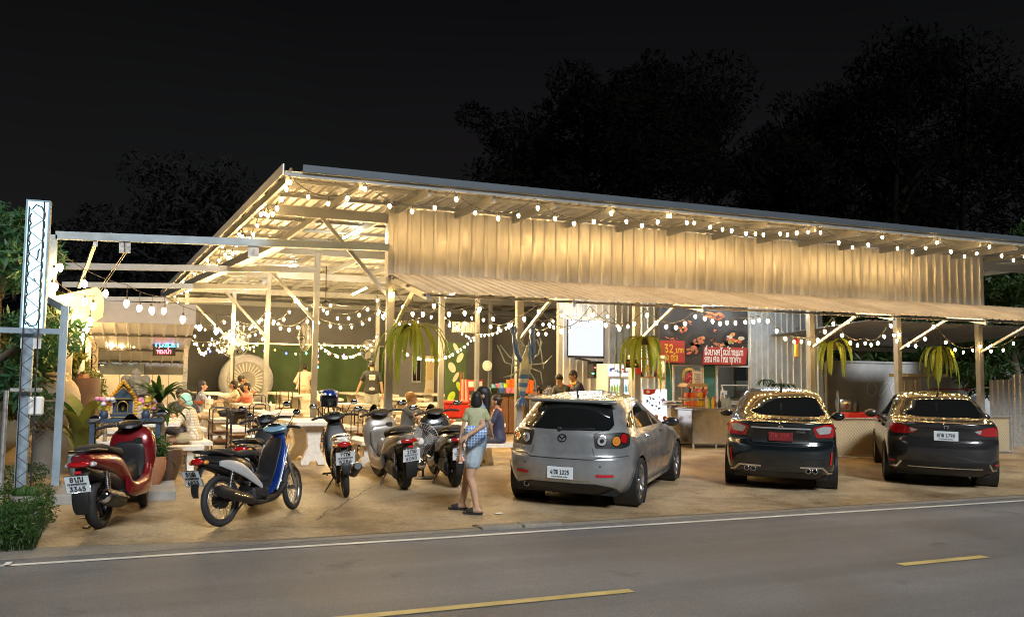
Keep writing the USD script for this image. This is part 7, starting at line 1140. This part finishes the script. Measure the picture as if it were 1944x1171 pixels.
q = at(1602, 768, 16.6); sv = thing('silver_pot', 'silver stock pot behind the dented lid', 'pot', (q[0], 16.6, q[2])); part(sv, 'pot', mb(('lathe', [(0, -.15), (.18, -.15), (.2, 0), (.19, .12), (.03, .16), (0, .16)], 16)), 'steel')
b = MB(); q = at(1660, 700, 21.8); b.poly(unary_union([LineString([(k * .55 + .2 * math.cos(u) * (1 + .2 * k), .22 * math.sin(u * (1 + .3 * (k % 2)))) for u in np.linspace(0, 6.2, 30)]).buffer(.012) for k in range(3)]), 0, .004, RB, (q[0], 21.93, 1.45)); solo('wall_drawing', 'faint white loops chalked on the concrete yard wall', 'drawing', b, 'white_paint')
# kitchen counter with cups and bowls, under the river prawn
y = 20.2; xa, xb = at(912, 760, y)[0], at(990, 760, y)[0]; z0 = gz(y); zt = at(950, 748, y)[2]; kc = thing('brown_counter', 'brown panelled drinks counter stacked with colourful cups', 'counter'); part(kc, 'top', mb(('box', ((xa + xb) / 2, y, zt), (xb - xa + .1, .6, .05))), 'dark_metal'); n = 5
for k in range(n): w = (xb - xa) / n; part(kc, 'panel', mb(('box', (xa + w * (k + .5), y - .22, (z0 + zt) / 2), (w - .02, .03, zt - z0 - .06), None, .006)), 'brown_panel')
part(kc, 'body', mb(('box', ((xa + xb) / 2, y + .04, (z0 + zt) / 2), (xb - xa, .46, zt - z0 - .05))), 'wood')
for k, (px, mt, lb, hh, rr_) in enumerate(((937, 'cyan_plastic', 'pale blue cup stack at the left of the brown counter', .22, .06), (945, 'pink_plastic', 'pink cup stack beside the blue stack', .24, .06), (951, 'cyan_plastic', 'turquoise cup stack right of the pink one', .25, .065), (958, 'lime_plastic', 'lime green cup stack', .25, .07), (966, 'orange_plastic', 'orange cup stack left of the prawn', .34, .075), (974, 'orange_plastic', 'taller orange cup stack beside the prawn tail', .36, .075), (1000, 'orange_plastic', 'orange cup stack right of the prawn tail', .35, .08), (1008, 'orange_plastic', 'rightmost orange cup stack', .33, .08))):
    x = at(px, 740, y)[0]; t = thing('cup_stack', lb, 'cups', (x, y - .02, zt + .025), group='coloured cup stacks by the prawn'); s = rr_
    for j in range(5): part(t, 'cup', mb(('lathe', [(0, .01), (s * .72, .01), (s * (.80 + .04 * j), hh * (.55 + .11 * j)), (s * (.86 + .04 * j), hh * (.55 + .11 * j)), (s * (.70 + .02 * j), .0 + hh * .1 * j)], 14)), mt)
for k, (px, mt, lb) in enumerate(((925, 'cyan_plastic', 'light blue basket on the brown counter edge'), (938, 'leaf_mid', 'basket of green herbs on the brown counter edge'), (951, 'blue_plastic', 'blue basket on the brown counter edge'), (964, 'pink_plastic', 'pink basket on the brown counter edge'), (973, 'pink_plastic', 'second pink basket by the prawn tail'))): t = thing('basket', lb, 'basket', (at(px, 750, y - .22)[0], y - .24, zt + .03), group='small baskets on the brown counter'); part(t, 'tub', mb(('lathe', [(0, 0), (.07, 0), (.095, .13), (.088, .13), (.065, .015), (0, .015)], 14)), mt)
y = 20.6; xa, xb = at(995, 760, y)[0], at(1064, 760, y)[0]; pc = thing('prep_counter', 'cluttered steel preparation counter right of the prawn', 'counter'); part(pc, 'top', mb(('box', ((xa + xb) / 2, y, gz(y) + .88), (xb - xa, .7, .05))), 'steel'); part(pc, 'front', mb(('box', ((xa + xb) / 2, y - .3, gz(y) + .43), (xb - xa - .04, .03, .80))), 'galv_dark')
for k in range(9): x = xa + .15 + (xb - xa - .3) * k / 8; t = thing('kitchen_pot', ('leftmost steel pot on the preparation counter', 'small pan on the preparation counter', 'foil wrapped bundle on the preparation counter', 'tall steel pot on the preparation counter', 'lidded pot on the preparation counter', 'steel bowl on the preparation counter', 'stacked steel trays on the preparation counter', 'dark wok on the preparation counter', 'rightmost steel pot on the preparation counter')[k], 'pot', (x, y - .05 + .1 * (k % 2), gz(y) + .905), group='pots on the preparation counter'); s = .09 + .02 * (k % 3); part(t, 'pot', mb(('lathe', [(0, 0), (s, 0), (s * 1.05, .12 + .05 * (k % 4)), (s * .9, .13 + .05 * (k % 4)), (.02, .16 + .05 * (k % 4)), (0, .18 + .05 * (k % 4))], 14)), 'steel' if k % 4 != 3 else 'dark_metal')
tp = thing('teal_cloth_heap', 'heap of teal cloth behind the hatchback roof', 'cloth', V(at(1139, 762, 17.6)[0], 17.6, gz(17.6) + .75)); part(tp, 'cloth', mb(('ball', (0, 0, .25), (.30, .22, .22), 10)), 'teal_plastic'); part(tp, 'fold', mb(('ball', (.22, -.05, .18), (.22, .16, .14), 8)), 'teal_plastic'); solo('cloth_table', 'low steel table under the teal cloth heap', 'table', mb(('box', V(at(1139, 762, 17.6)[0], 17.6, gz(17.6) + .40), (.8, .5, .78))), 'galv_dark')
# giant river prawn on the middle front post
Y = 14.86; pp = lambda px, py, d=0.: at(px, py, Y) + V(0, -d, 0); pn = thing('giant_prawn', 'giant blue river prawn model hung on the middle front post', 'sculpture')
pm('prawn_blue', (.04, .12, .30), .4, 0, .2, 6); pm('prawn_pale', (.30, .35, .33), .4, 0, .2, 6); pm('prawn_claw', (.03, .09, .34), .4, 0, .2, 6); pm('prawn_leg', (.28, .40, .46), .4, 0, .15, 6)
m = MB(); m.tube([pp(996, 655, .14), pp(995, 672, .16), pp(992, 690, .17), pp(990, 703, .16)], [.015, .075, .115, .10], 14, up=(0, 1, 0)); part(pn, 'carapace', m, 'prawn_pale'); m = MB(); m.tube([pp(997, 648, .18), pp(996, 670, .26), pp(994, 690, .30)], [.01, .035, .02], 8); part(pn, 'rostrum', m, 'prawn_blue')
for k, (py, r) in enumerate(((706, .098), (714, .095), (722, .09), (730, .085), (738, .075), (746, .062))): m = MB(); c_ = pp(990 - .4 * k, py, .14 - .01 * k); m.tube([c_ + V(0, 0, .038), c_ + V(0, 0, .0), c_ - V(0, 0, .042)], [r, r * 1.05, r * .9], 16); part(pn, 'segment', m, 'prawn_blue' if k % 2 else 'prawn_pale')
for a_ in (-.5, -.18, .18, .5): m = MB(); c_ = pp(987, 752, .08); m.tube([c_, c_ + V(.12 * a_, -.01, -.08), c_ + V(.25 * a_, 0, -.18)], [.03, .045, .02], 8, flat=.35); part(pn, 'tail_fan', m, 'prawn_blue')
for pts in (((1001, 690), (1006, 668), (1004, 640), (1005, 628)), ((985, 690), (976, 672), (971, 650), (969, 636))):
    m = MB(); m.tube([pp(*q_, .16) for q_ in pts], [.03, .045, .05, .035], 9); ar = part(pn, 'claw_arm', m, 'prawn_claw'); e_ = pp(*pts[-1], .16)
    for s in (-1, 1): m = MB(); m.tube([e_, e_ + V(s * .05, 0, .08), e_ + V(s * .025, 0, .17)], [.03, .026, .008], 7); part(ar, 'pincer', m, 'prawn_claw')
for pts in (((1000, 686), (1018, 672), (1024, 650), (1020, 640)), ((1002, 692), (1030, 690), (1044, 675)), ((1001, 697), (1022, 706), (1026, 728)), ((999, 702), (1012, 722), (1014, 748)), ((984, 690), (962, 676), (946, 655)), ((983, 696), (955, 688), (944, 662), (940, 655)), ((984, 700), (968, 712), (952, 716)), ((997, 664), (1004, 648), (1016, 646), (1022, 662), (1028, 700)), ((993, 660), (984, 646), (974, 650), (970, 680), (966, 720))): m = MB(); m.tube([pp(*q_, .10) for q_ in pts], [.013] * (len(pts) - 1) + [.006], 6); part(pn, 'walking_leg' , m, 'prawn_leg')
# round wall disc, fans, drum
q = at(925, 694, 23.2); cd = thing('round_clock', 'round white clock-like disc on the inner post before the grey wall', 'clock', q); part(cd, 'disc', mb(('lathe', [(0, .02), (.14, .02), (.15, 0), (0, 0)], 24, (0, 0, 0), RB)), 'paper'); [part(cd, 'mark', mb(('box', (.10 * math.cos(k * .628), -.024, .10 * math.sin(k * .628)), (.03, .004, .012), roty(-k * .628))), 'grey_board') for k in range(10)]
def fan(label, p, yaw, r=.33, stand=True):
    t = thing('pedestal_fan', label, 'fan', p, yaw, 'big fans in the shed'); b = MB()
    for k in range(40): a_ = 2 * math.pi * k / 40; b.tube([(.05 * math.cos(a_), -.09, .05 * math.sin(a_)), (r * .8 * math.cos(a_), -.085, r * .8 * math.sin(a_)), (r * math.cos(a_), 0, r * math.sin(a_)), (r * .7 * math.cos(a_), .07, r * .7 * math.sin(a_))], .0025, 3, caps=False)
    for rr_ in (1., .7, .4): b.tube([(r * rr_ * math.cos(a_), -.0 if rr_ == 1 else -.088, r * rr_ * math.sin(a_)) for a_ in np.linspace(0, 6.283, 33)[:-1]], .005 if rr_ == 1 else .0025, 4, closed=True)
    part(t, 'guard', b, 'galv', kind=None); part(t, 'motor', mb(('ball', (0, .10, 0), (.08, .12, .08), 8)), 'black_plastic'); part(t, 'badge', mb(('lathe', [(0, .01), (.05, .01), (.05, 0)], 14, (0, -.09, 0), RB)), 'paper')
    for k in range(3): m = MB(); m.tube([(.04, 0, 0), (r * .5, .0, .02), (r * .9, 0, .0)], [.03, .10, .05], 8, flat=.1, up=(0, 1, 0)); m.xf(roty(2.094 * k)); part(t, 'blade', m, 'grey_board')
    if stand: part(t, 'pole', mb(('tube', [(0, .12, -.05), (0, .12, -(p[2] - gz(p[1])))], .02, 8), ('lathe', [(0, .04), (.2, .03), (.22, 0), (0, 0)], 18, (0, .12, -(p[2] - gz(p[1]))))), 'dark_metal')
    return t
fan('big round fan on the post left of the round drum', at(445, 652, 27.3), -.15, .42); fan('fan turned sideways on the middle inner post', at(579, 640, 24.5), 1.0, .40); fan('black bladed fan near the left front post', at(703, 665, 26.4), .3, .33)
p_ = bike_at(768, 929) + V(.75, .9, .03); fan('grey standing fan just behind the beige scooter', (at(801, 836, p_[1])[0], p_[1], at(801, 836, p_[1])[2]), -.5, .27)
y = 30.3; q = at(467, 722, y); dm = thing('round_drum', 'huge round ribbed drum face standing before the dark tarpaulin', 'decoration', (q[0], y, q[2])); part(dm, 'ring', mb(('lathe', [(.62, .10), (.86, .12), (.92, .0), (.62, .0)], 40, (0, 0, 0), RB)), 'galv_dark'); part(dm, 'face', mb(('lathe', [(0, .05), (.62, .05), (.62, .0)], 36, (0, 0, 0), RB)), 'cement')
for k in range(28): a_ = 2 * math.pi * k / 28; part(dm, 'spoke', mb(('bar', (.30 * math.cos(a_), -.06, .30 * math.sin(a_)), (.58 * math.cos(a_), -.075, .58 * math.sin(a_)), .03, .02, (0, 1, 0))), 'galv')
# painted green mural board with a pale figure-like swirl, red mop bunch, yellow bucket
y = 24.0; q = at(865, 690, y); mu = thing('mural_board', 'dark green board painted with pale leaf swirls by the kitchen', 'board', q); part(mu, 'board', mb(('box', (0, 0, -.35), (.62, .05, 1.9))), 'green_tarp')
for k in range(7): m = MB(); m.poly(affinity.rotate(EL((.14 * math.sin(k * 2.1), .45 - .28 * k), .06 + .02 * (k % 3), .16), 30 * (-1) ** k), .03, .034, RB); part(mu, 'swirl', m, 'cream' if k < 4 else 'lime_plastic')
q = at(878, 740, 22.6); mo = thing('mop_bunch', 'bunch of red and pale mops beside the green mural', 'mops', (q[0], 22.6, gz(22.6))); [part(mo, 'handle', mb(('tube', [(.06 * k, 0, 0), (.05 * k - .06, .05, 1.45)], .012, 6)), 'wood') for k in range(3)]; [part(mo, 'strand', mb(('tube', [(-.06 + .03 * k, -.03, 1.25), (-.08 + .04 * k, -.06, .75), (-.10 + .05 * k, -.05, .45)], .022, 6)), ('red_plastic', 'cream', 'shirt_coral')[k % 3]) for k in range(7)]
q = at(868, 760, 22.2); yb_ = thing('yellow_bucket', 'yellow mop bucket under the mop bunch', 'bucket', (q[0], 22.2, gz(22.2))); part(yb_, 'tub', mb(('box', (0, 0, .3), (.55, .35, .6), None, .04)), 'yellow_plastic'); part(yb_, 'rim', mb(('box', (0, 0, .61), (.6, .4, .04), None, .012)), 'yellow_plastic')
for k, px in enumerate((893, 909)): q = at(px, 731, 23.5); t = thing('notice', ('red edged notice left of the clock post', 'red edged notice right of the clock post')[k], 'notice', q); part(t, 'sheet', mb(('box', (0, 0, 0), (.24, .02, .32))), 'banner_red'); part(t, 'panel', mb(('box', (0, -.012, .03), (.19, .006, .16))), 'paper')
# dark curtain rail under the roof near the kitchen
dk = thing('short_curtain', 'short dark pleated curtain high in the kitchen bay', 'curtain'); a, c = at(858, 614, 22.), at(905, 628, 22.); n = 11
for k in range(n): x = a[0] + (c[0] - a[0]) * (k + .5) / n; part(dk, 'pleat', mb(('box', (x, 22. + .02 * (k % 2), (a[2] + c[2]) / 2), ((c[0] - a[0]) / n * .9, .03, a[2] - c[2] + .12), None, .01)), 'grey_board')
# ================================================================== hanging ferns, pots, shrine, foreground plants
def frond(root, d, L, droop, w, n=9, split=10, seed=0, lobed=True):
    """A strap-like frond bending down under its own weight, with wavy lobed edges."""
    r = random.Random(seed); d = np.asarray(d, float); d /= np.linalg.norm(d); P = [np.asarray(root, float)]; v = d.copy(); st = L / n
    for k in range(n): v = v + V(0, 0, -droop / n * (1 + k * .12)); v /= np.linalg.norm(v); P.append(P[-1] + v * st)
    P = np.array(P); q = np.linspace(0, n, n * 3 + 1); P = np.stack([np.interp(q, range(n + 1), P[:, i]) for i in range(3)], 1); t = np.gradient(P, axis=0); t /= np.linalg.norm(t, axis=1, keepdims=True); s = np.cross(t, [0, 0, 1.0]); s /= np.linalg.norm(s, axis=1, keepdims=True) + 1e-9; u = q / n
    ww = w * np.sin(np.pi * np.clip(.08 + .92 * u, 0, 1)) ** .6 * (1 + (.28 * (np.arange(len(q)) % 2) - .14 if lobed else 0) + np.array([r.uniform(-.1, .1) for _ in q])); nrm = np.cross(s, t); m = MB(); m.grid(np.stack([P - s * ww[:, None] + nrm * ww[:, None] * .25, P, P + s * ww[:, None] + nrm * ww[:, None] * .25], 1)); return m
def hanging_fern(label, p, size, n, seed, hang=.5):
    g = random.Random(seed); t = thing('hanging_fern', label, 'hanging plant', p, group='ferns hung along the awning'); part(t, 'pot', mb(('lathe', [(0, -.10), (.09, -.10), (.14, .02), (.12, .02), (0, 0)], 14)), 'soil'); part(t, 'hanger', mb(*[('tube', [(.12 * math.cos(a), .12 * math.sin(a), .02), (0, 0, hang)], .004, 4) for a in (0, 2.1, 4.2)], ('tube', [(0, 0, hang), (0, 0, hang + .12)], .005, 4)), 'cable')
    for k in range(n): a = 6.283 * k / n * 1.0 + g.uniform(-.25, .25); e = g.uniform(-.1, 1.2); part(t, 'frond', frond((.05 * math.cos(a), .05 * math.sin(a), .02), (math.cos(a), math.sin(a), e), size * g.uniform(.55, 1.4), g.uniform(2.4, 5.2), .036 * g.uniform(.7, 1.5), seed=seed * 50 + k), 'leaf_fern')
hanging_fern('big yellow-green fern hung by the left front post', at(782, 622, 14.2), .92, 32, 1); hanging_fern('fern hung in front of the drinks fridge and the food banner', at(1222, 644, 13.9), .90, 20, 2); hanging_fern('fern hung before the right edge of the blue ribbed wall', at(1580, 652, 14.2), .68, 17, 3); hanging_fern('fern hung between the two right front posts', at(1783, 662, 14.2), .78, 25, 4)
def rosette(t, c, n, L, w, mat, seed, up=.8, droop=1.6, name='leaf'):
    g = random.Random(seed)
    for k in range(n): a = 2.4 * k + g.uniform(-.2, .2); e = up * (1.6 - 1.3 * (k / n)) + g.uniform(-.1, .2); part(t, name, frond(np.asarray(c) + V(.02 * math.cos(a), .02 * math.sin(a), .004 * k), (math.cos(a), math.sin(a), e), L * g.uniform(.75, 1.2), droop * g.uniform(.6, 1.2), w, lobed=False, seed=seed + k), mat)
# slab, pots
a, c = ground(98, 962), ground(334, 948); sy_ = (a[1] + c[1]) / 2; sb = thing('concrete_slab', 'low concrete slab under the spirit house and the pots', 'slab', ((a[0] + c[0]) / 2, sy_ + .78, gz(sy_ + .6))); 
for k in range(2): w = (c[0] - a[0]) / 2; part(sb, 'block', mb(('box', ((k - .5) * w, 0, .045), (w - .012, 1.55, .13), None, .012)), 'cement')
zs = gz(sy_ + .6) + .11
def potted(label, px, y, r, h, mat, z0=None):
    x = at(px, 870, y)[0]; t = thing('potted_plant', label, 'potted plant', (x, y, zs if z0 is None else z0)); part(t, 'pot', mb(('lathe', [(0, 0), (r * .55, 0), (r * .95, h * .55), (r, h * .85), (r * .92, h), (r * 1.0, h + .02), (r * .86, h + .02), (r * .82, h * .9), (0, h * .9)], 24)), mat); part(t, 'soil', mb(('lathe', [(0, h * .9), (r * .84, h * .88)], 16)), 'soil'); return t
t = potted('tall dracaena palm with a thick stem in a dark glazed pot beside the spirit house', 318, 13.6, .22, .42, 'brown_glaze')
p0 = V(-.10, 0, .36); tp_ = at(302, 765, 13.55) - np.array([at(318, 870, 13.6)[0], 13.6, zs]); part(t, 'stem', mb(('tube', [p0, p0 * .5 + tp_ * .5 + V(.02, 0, 0), tp_], [.06, .055, .05], 10)), 'bark_pale'); rosette(t, tp_, 30, .55, .034, 'leaf_plant', 31, 1.0, .75); tb_ = tp_ + V(.10, 0, -.20); part(t, 'stem', mb(('tube', [p0 * .4 + tp_ * .6, tb_], [.04, .035], 8)), 'bark_pale'); rosette(t, tb_, 18, .48, .032, 'leaf_plant', 61, .8, .9)
t = potted('terracotta pot of low bushy greens in front of the dracaena', 293, 13.1, .16, .36, 'terracotta'); part(t, 'foliage', leaves([((0, 0, .50), (.20, .18, .18))], 420, .05, None, seed=4), 'leaf_plant', kind='stuff')
t = potted('small dark pot behind the terracotta pot', 306, 13.5, .10, .26, 'brown_glaze'); rosette(t, V(0, 0, .25), 10, .25, .02, 'leaf_plant', 91, .8, 1.2)
t = potted('variegated dieffenbachia with broad pale leaves left of the spirit house', 152, 14.3, .17, .30, 'blue_grey'); g_ = random.Random(3)
for k in range(15): a_ = 2.4 * k; part(t, 'leaf', frond((.04 * math.cos(a_), .04 * math.sin(a_), .28 + .035 * k), (math.cos(a_), math.sin(a_), 2.3), .56 * g_.uniform(.8, 1.2), .7, .10, lobed=False, seed=k), 'leaf_yellow' if k % 3 else 'leaf_plant')
part(t, 'stem', mb(('tube', [(0, 0, .25), (.02, 0, .85)], .03, 7)), 'leaf_plant')
t = potted('yellow-green spiky plant behind the left of the spirit house', 197, 15.4, .16, .30, 'blue_grey', gz(15.4)); part(t, 'stem', mb(('tube', [(0, 0, .28), (0, 0, 1.0)], .03, 7)), 'bark_pale'); rosette(t, V(0, 0, 1.0), 22, .34, .03, 'leaf_fern', 17, .8, 1.5)
t = potted('tall pale spike plant on top of the cement planter', 150, 16.2, .10, .12, 'terracotta', at(152, 717, 16.2)[2] - .08); rosette(t, V(0, 0, .12), 10, .28, .025, 'leaf_yellow', 23, .8, 1.2); part(t, 'spike', mb(('tube', [(-.05, 0, .1), (-.02, 0, .25), (.0, 0, .38)], [.05, .045, .015], 8)), 'cream')
# spirit house on its blue table
y = 13.55; q = at(232, 800, y); zb_ = at(232, 790, y)[2]; sh = thing('spirit_house', 'small blue Thai spirit house with gold trimmed gables hung with marigolds', 'shrine', (q[0], y, zs)); hb = zb_ - zs; sc = (at(232, 722, y)[2] - zb_) / 1.0
part(sh, 'table', mb(('box', (.05, 0, hb - .05), (.95, .55, .06), None, .01)), 'shrine_blue'); [part(sh, 'leg', mb(('box', (.05 + sx_ * .42, sy2 * .22, (hb - .06) / 2), (.06, .06, hb - .08))), 'shrine_blue') for sx_ in (-1, 1) for sy2 in (-1, 1)]
B_ = lambda x, yy, z, dx_, dy_, dz_, bev=.006: ('box', (x * sc, yy * sc, hb + z * sc), (dx_ * sc, dy_ * sc, dz_ * sc), None, bev)
part(sh, 'base', mb(B_(0, 0, .04, .62, .5, .08), B_(0, 0, .10, .54, .44, .05)), 'shrine_blue'); part(sh, 'base_trim', mb(B_(0, -.01, .085, .64, .5, .016, .003)), 'gold')
part(sh, 'wall', mb(B_(-.20, 0, .30, .10, .36, .36), B_(.20, 0, .30, .10, .36, .36), B_(0, .16, .30, .32, .04, .36), B_(0, 0, .45, .32, .36, .06)), 'shrine_blue'); m = MB(); m.tube([(s_ * sc, -.19 * sc, hb + z_ * sc) for s_, z_ in ((-.13, .13), (-.13, .33), (-.08, .40), (0, .43), (.08, .40), (.13, .33), (.13, .13))], .018 * sc, 6); part(sh, 'door_arch', m, 'gold'); part(sh, 'figure', mb(('ball', (0, .03, hb + .24 * sc), (.05 * sc, .04 * sc, .10 * sc), 8)), 'gold'); part(sh, 'eave', mb(B_(0, 0, .495, .66, .5, .035)), 'gold')
for k, (w, z0_, z1_, d_) in enumerate(((.30, .51, .80, .24), (.20, .62, .96, .15))):
    m = MB(); m.poly(Polygon([(-w * sc, hb + z0_ * sc), (w * sc, hb + z0_ * sc), (w * .45 * sc, hb + (z0_ * .45 + z1_ * .55) * sc), (0, hb + z1_ * sc), (-w * .45 * sc, hb + (z0_ * .45 + z1_ * .55) * sc)]), -d_ * sc, d_ * sc, RB); rf_ = part(sh, 'roof', m, 'leaf_teal' if k else 'shrine_blue')
    for s_ in (-1, 1): m = MB(); m.tube([(s_ * w * 1.1 * sc, -d_ * sc, hb + (z0_ - .0) * sc), (s_ * w * .98 * sc, -d_ * 1.02 * sc, hb + (z0_ + .02) * sc), (s_ * w * .47 * sc, -d_ * 1.02 * sc, hb + (z0_ * .43 + z1_ * .57) * sc), (0, -d_ * 1.02 * sc, hb + (z1_ + .02) * sc)], .022 * sc, 6); part(rf_, 'barge_board', m, 'gold')
part(sh, 'finial', mb(('tube', [(0, -.1 * sc, hb + .95 * sc), (0, -.1 * sc, hb + 1.14 * sc)], [.022 * sc, .004], 6)), 'gold')
def garland(label, pts):
    b = MB(); P = np.array(pts, float); n = int(np.linalg.norm(np.diff(P, axis=0), axis=1).sum() / .035); q_ = np.linspace(0, len(P) - 1, n); r = random.Random(n); t = thing('marigold_garland', label, 'garland', (0, 0, 0))
    for k in q_: c_ = V(*[np.interp(k, range(len(P)), P[:, i]) for i in range(3)]); part(t, 'flower', mb(('ball', c_ + V(r.uniform(-.008, .008), r.uniform(-.01, .01), 0), (.026, .026, .021), 5)), 'marigold')
o_ = np.array([q[0], y, zs]); gp = lambda x, z, d_=.27: o_ + V(x * sc, -d_ * sc, hb + z * sc)
garland('marigold garland draped down the left gable and side of the spirit house', [gp(0, .98), gp(-.14, .78), gp(-.30, .55), gp(-.36, .30), gp(-.42, .05)]); garland('marigold garland draped down the right gable and side of the spirit house', [gp(0, .97, .29), gp(.14, .78), gp(.30, .55), gp(.34, .30), gp(.34, .0)])
for k, (px, lb) in enumerate(((196, 'vase of pink and white flowers left of the spirit house'), (276, 'vase of pink and yellow flowers right of the spirit house'))):
    x = at(px, 800, 13.35)[0]; t = thing('flower_vase', lb, 'flowers', (x, 13.4, zs + hb - .02)); part(t, 'vase', mb(('lathe', [(0, 0), (.05, 0), (.06, .06), (.035, .11), (0, .11)], 12)), 'shrine_blue'); r_ = random.Random(k)
    for j in range(14): part(t, 'flower', mb(('ball', (r_.uniform(-.11, .11), r_.uniform(-.08, .08), r_.uniform(.14, .28)), (.038, .038, .03), 6)), r_.choice(['pink_plastic', 'text_white', 'pink_plastic', 'yellow_plastic' if k else 'text_white']))
# grey elephant-headed stone statue behind
q = at(257, 735, 17.2); st = thing('stone_statue', 'grey elephant-like stone statue raised behind the spirit house', 'statue', (q[0], 17.2, 0)); z = q[2]; part(st, 'plinth', mb(('box', (0, 0, (z - .25 + gz(17)) / 2), (.35, .35, z - .25 - gz(17)), None, .02)), 'cement')
m = fin([hull_((V(0, 0, z - .12), (.17, .14, .16)), (V(0, 0, z - .22), (.20, .16, .06))), hull_((V(0, 0, z + .12), .13), (V(0, -.04, z + .06), .11)), hull_((V(-.17, 0, z + .12), (.08, .03, .11)), (V(-.06, 0, z + .12), .05)), hull_((V(.17, 0, z + .12), (.08, .03, .11)), (V(.06, 0, z + .12), .05)), *chain([V(0, -.12, z + .08), V(.02, -.18, z - .04), V(.06, -.19, z - .12)], [.05, .04, .03]), hull_((V(0, 0, z + .24), .08), (V(0, 0, z + .32), .03)), *chain([V(-.14, 0, z - .02), V(-.20, -.08, z - .10), V(-.10, -.16, z - .12)], [.06, .05, .04]), *chain([V(.14, 0, z - .02), V(.20, -.08, z - .10), V(.10, -.16, z - .10)], [.06, .05, .04])], .03, 4); part(st, 'figure', m, 'stone_grey')
# potted plant against the blue wall, behind the black sedan
y = 17.0; q = at(1475, 740, y); t = thing('potted_plant', 'tall potted plant with cut palm-like leaves before the blue ribbed wall', 'potted plant', (q[0], y, gz(y))); part(t, 'pot', mb(('lathe', [(0, 0), (.20, 0), (.28, .5), (.24, .5), (0, .45)], 20)), 'brown_glaze'); h_ = q[2] - gz(y); part(t, 'stem', mb(*[('tube', [(0, 0, .45), (.12 * math.cos(k * 1.26), .10 * math.sin(k * 1.26), h_ - .25), (.3 * math.cos(k * 1.26), .2 * math.sin(k * 1.26), h_ + .1 * (k % 3))], [.018, .014, .01], 6) for k in range(5)]), 'leaf_plant')
for k in range(5): rosette(t, V(.3 * math.cos(k * 1.26), .2 * math.sin(k * 1.26), h_ + .1 * (k % 3)), 12, .30, .028, 'leaf_mid', 200 + 20 * k, .5, 1.6)
# foreground left: verge plants, cactus bowls
gp_ = lambda px, py: ground(px, py)
c = gp_(60, 985); cs = []; r_ = random.Random(12)
pa = [(20, 930), (62, 922), (72, 950), (55, 1000), (20, 1020), (-5, 1030), (35, 1030), (74, 985), (0, 960)]
for px, py in pa: p = gp_(px, py + 8); cs.append((V(p[0], p[1], gz(p[1]) + r_.uniform(.10, .30)), V(.20, .22, r_.uniform(.14, .24))))
solo('ground_cover', 'mass of small leaved green plants on the verge at the left front corner', 'plants', leaves(cs, 7000, .026, None, seed=8), 'leaf_plant', kind='stuff')
g2 = np.random.default_rng(5); b = MB(); n = 2600; X = g2.uniform(-1.75, -1.02, n); Y_ = g2.uniform(9.75, 10.9, n); hgt = g2.uniform(.06, .20, n); an = g2.uniform(0, 6.28, n); dxy = np.stack([np.cos(an), np.sin(an)], 1); base = np.stack([X, Y_, np.array([gz(v) for v in Y_])], 1); tip = base + np.hstack([dxy * hgt[:, None] * .5, hgt[:, None]]); sd_ = np.stack([-dxy[:, 1], dxy[:, 0], 0 * X], 1) * .004; b.add(np.stack([base - sd_, base + sd_, tip], 1).reshape(-1, 3), np.arange(n * 3).reshape(n, 3)); solo('grass', 'tufts of grass along the verge at the left edge', 'grass', b, 'leaf_grass', kind='stuff')
for k, (px, py, r, lb) in enumerate(((22, 1008, .24, 'cactus clump in a wide cement bowl at the left front corner'), (50, 968, .20, 'second cactus bowl behind the first on the verge'))):
    p = gp_(px, py); t = thing('cactus_bowl', lb, 'potted plant', (p[0], p[1], gz(p[1]) + .01)); part(t, 'bowl', mb(('lathe', [(0, 0), (r * .7, 0), (r, .18), (r * .92, .18), (r * .8, .13), (0, .13)], 24)), 'cement'); rr = random.Random(k)
    for j in range(12): a_ = 2.4 * j; q_ = r * .75 * math.sqrt(j / 12); m = MB(); th = np.linspace(0, 2 * np.pi, 33)[:-1]; s_ = rr.uniform(.05, .075); m.loft([[(q_ * math.cos(a_) + s_ * f_ * (1 + .10 * math.cos(8 * u)) * math.cos(u), q_ * math.sin(a_) + s_ * f_ * (1 + .10 * math.cos(8 * u)) * math.sin(u), .13 + s_ * 1.1 + s_ * 1.1 * z_) for u in th] for f_, z_ in ((.2, -.95), (.75, -.6), (1, 0), (.8, .6), (.45, .9), (.1, 1.0))]); part(t, 'cactus', m, 'leaf_plant')
# litter on the lot
for k, (px, py, lb) in enumerate(((947, 977, 'small pale scrap of paper on the lot before the hatchback'), (160, 985, 'pale scrap on the wet ground by the red scooter'), (165, 1003, 'second pale scrap by the red scooter wheel'), (15, 1073, 'white cup lid lying by the road edge line'))): p = ground(px, py); solo('litter', lb, 'litter', mb(('box', (p[0], p[1], gz(p[1]) + .022), (.10, .05, .006), rotz(.5 * k), .002)), 'paper')
# puddle stain by the red scooter
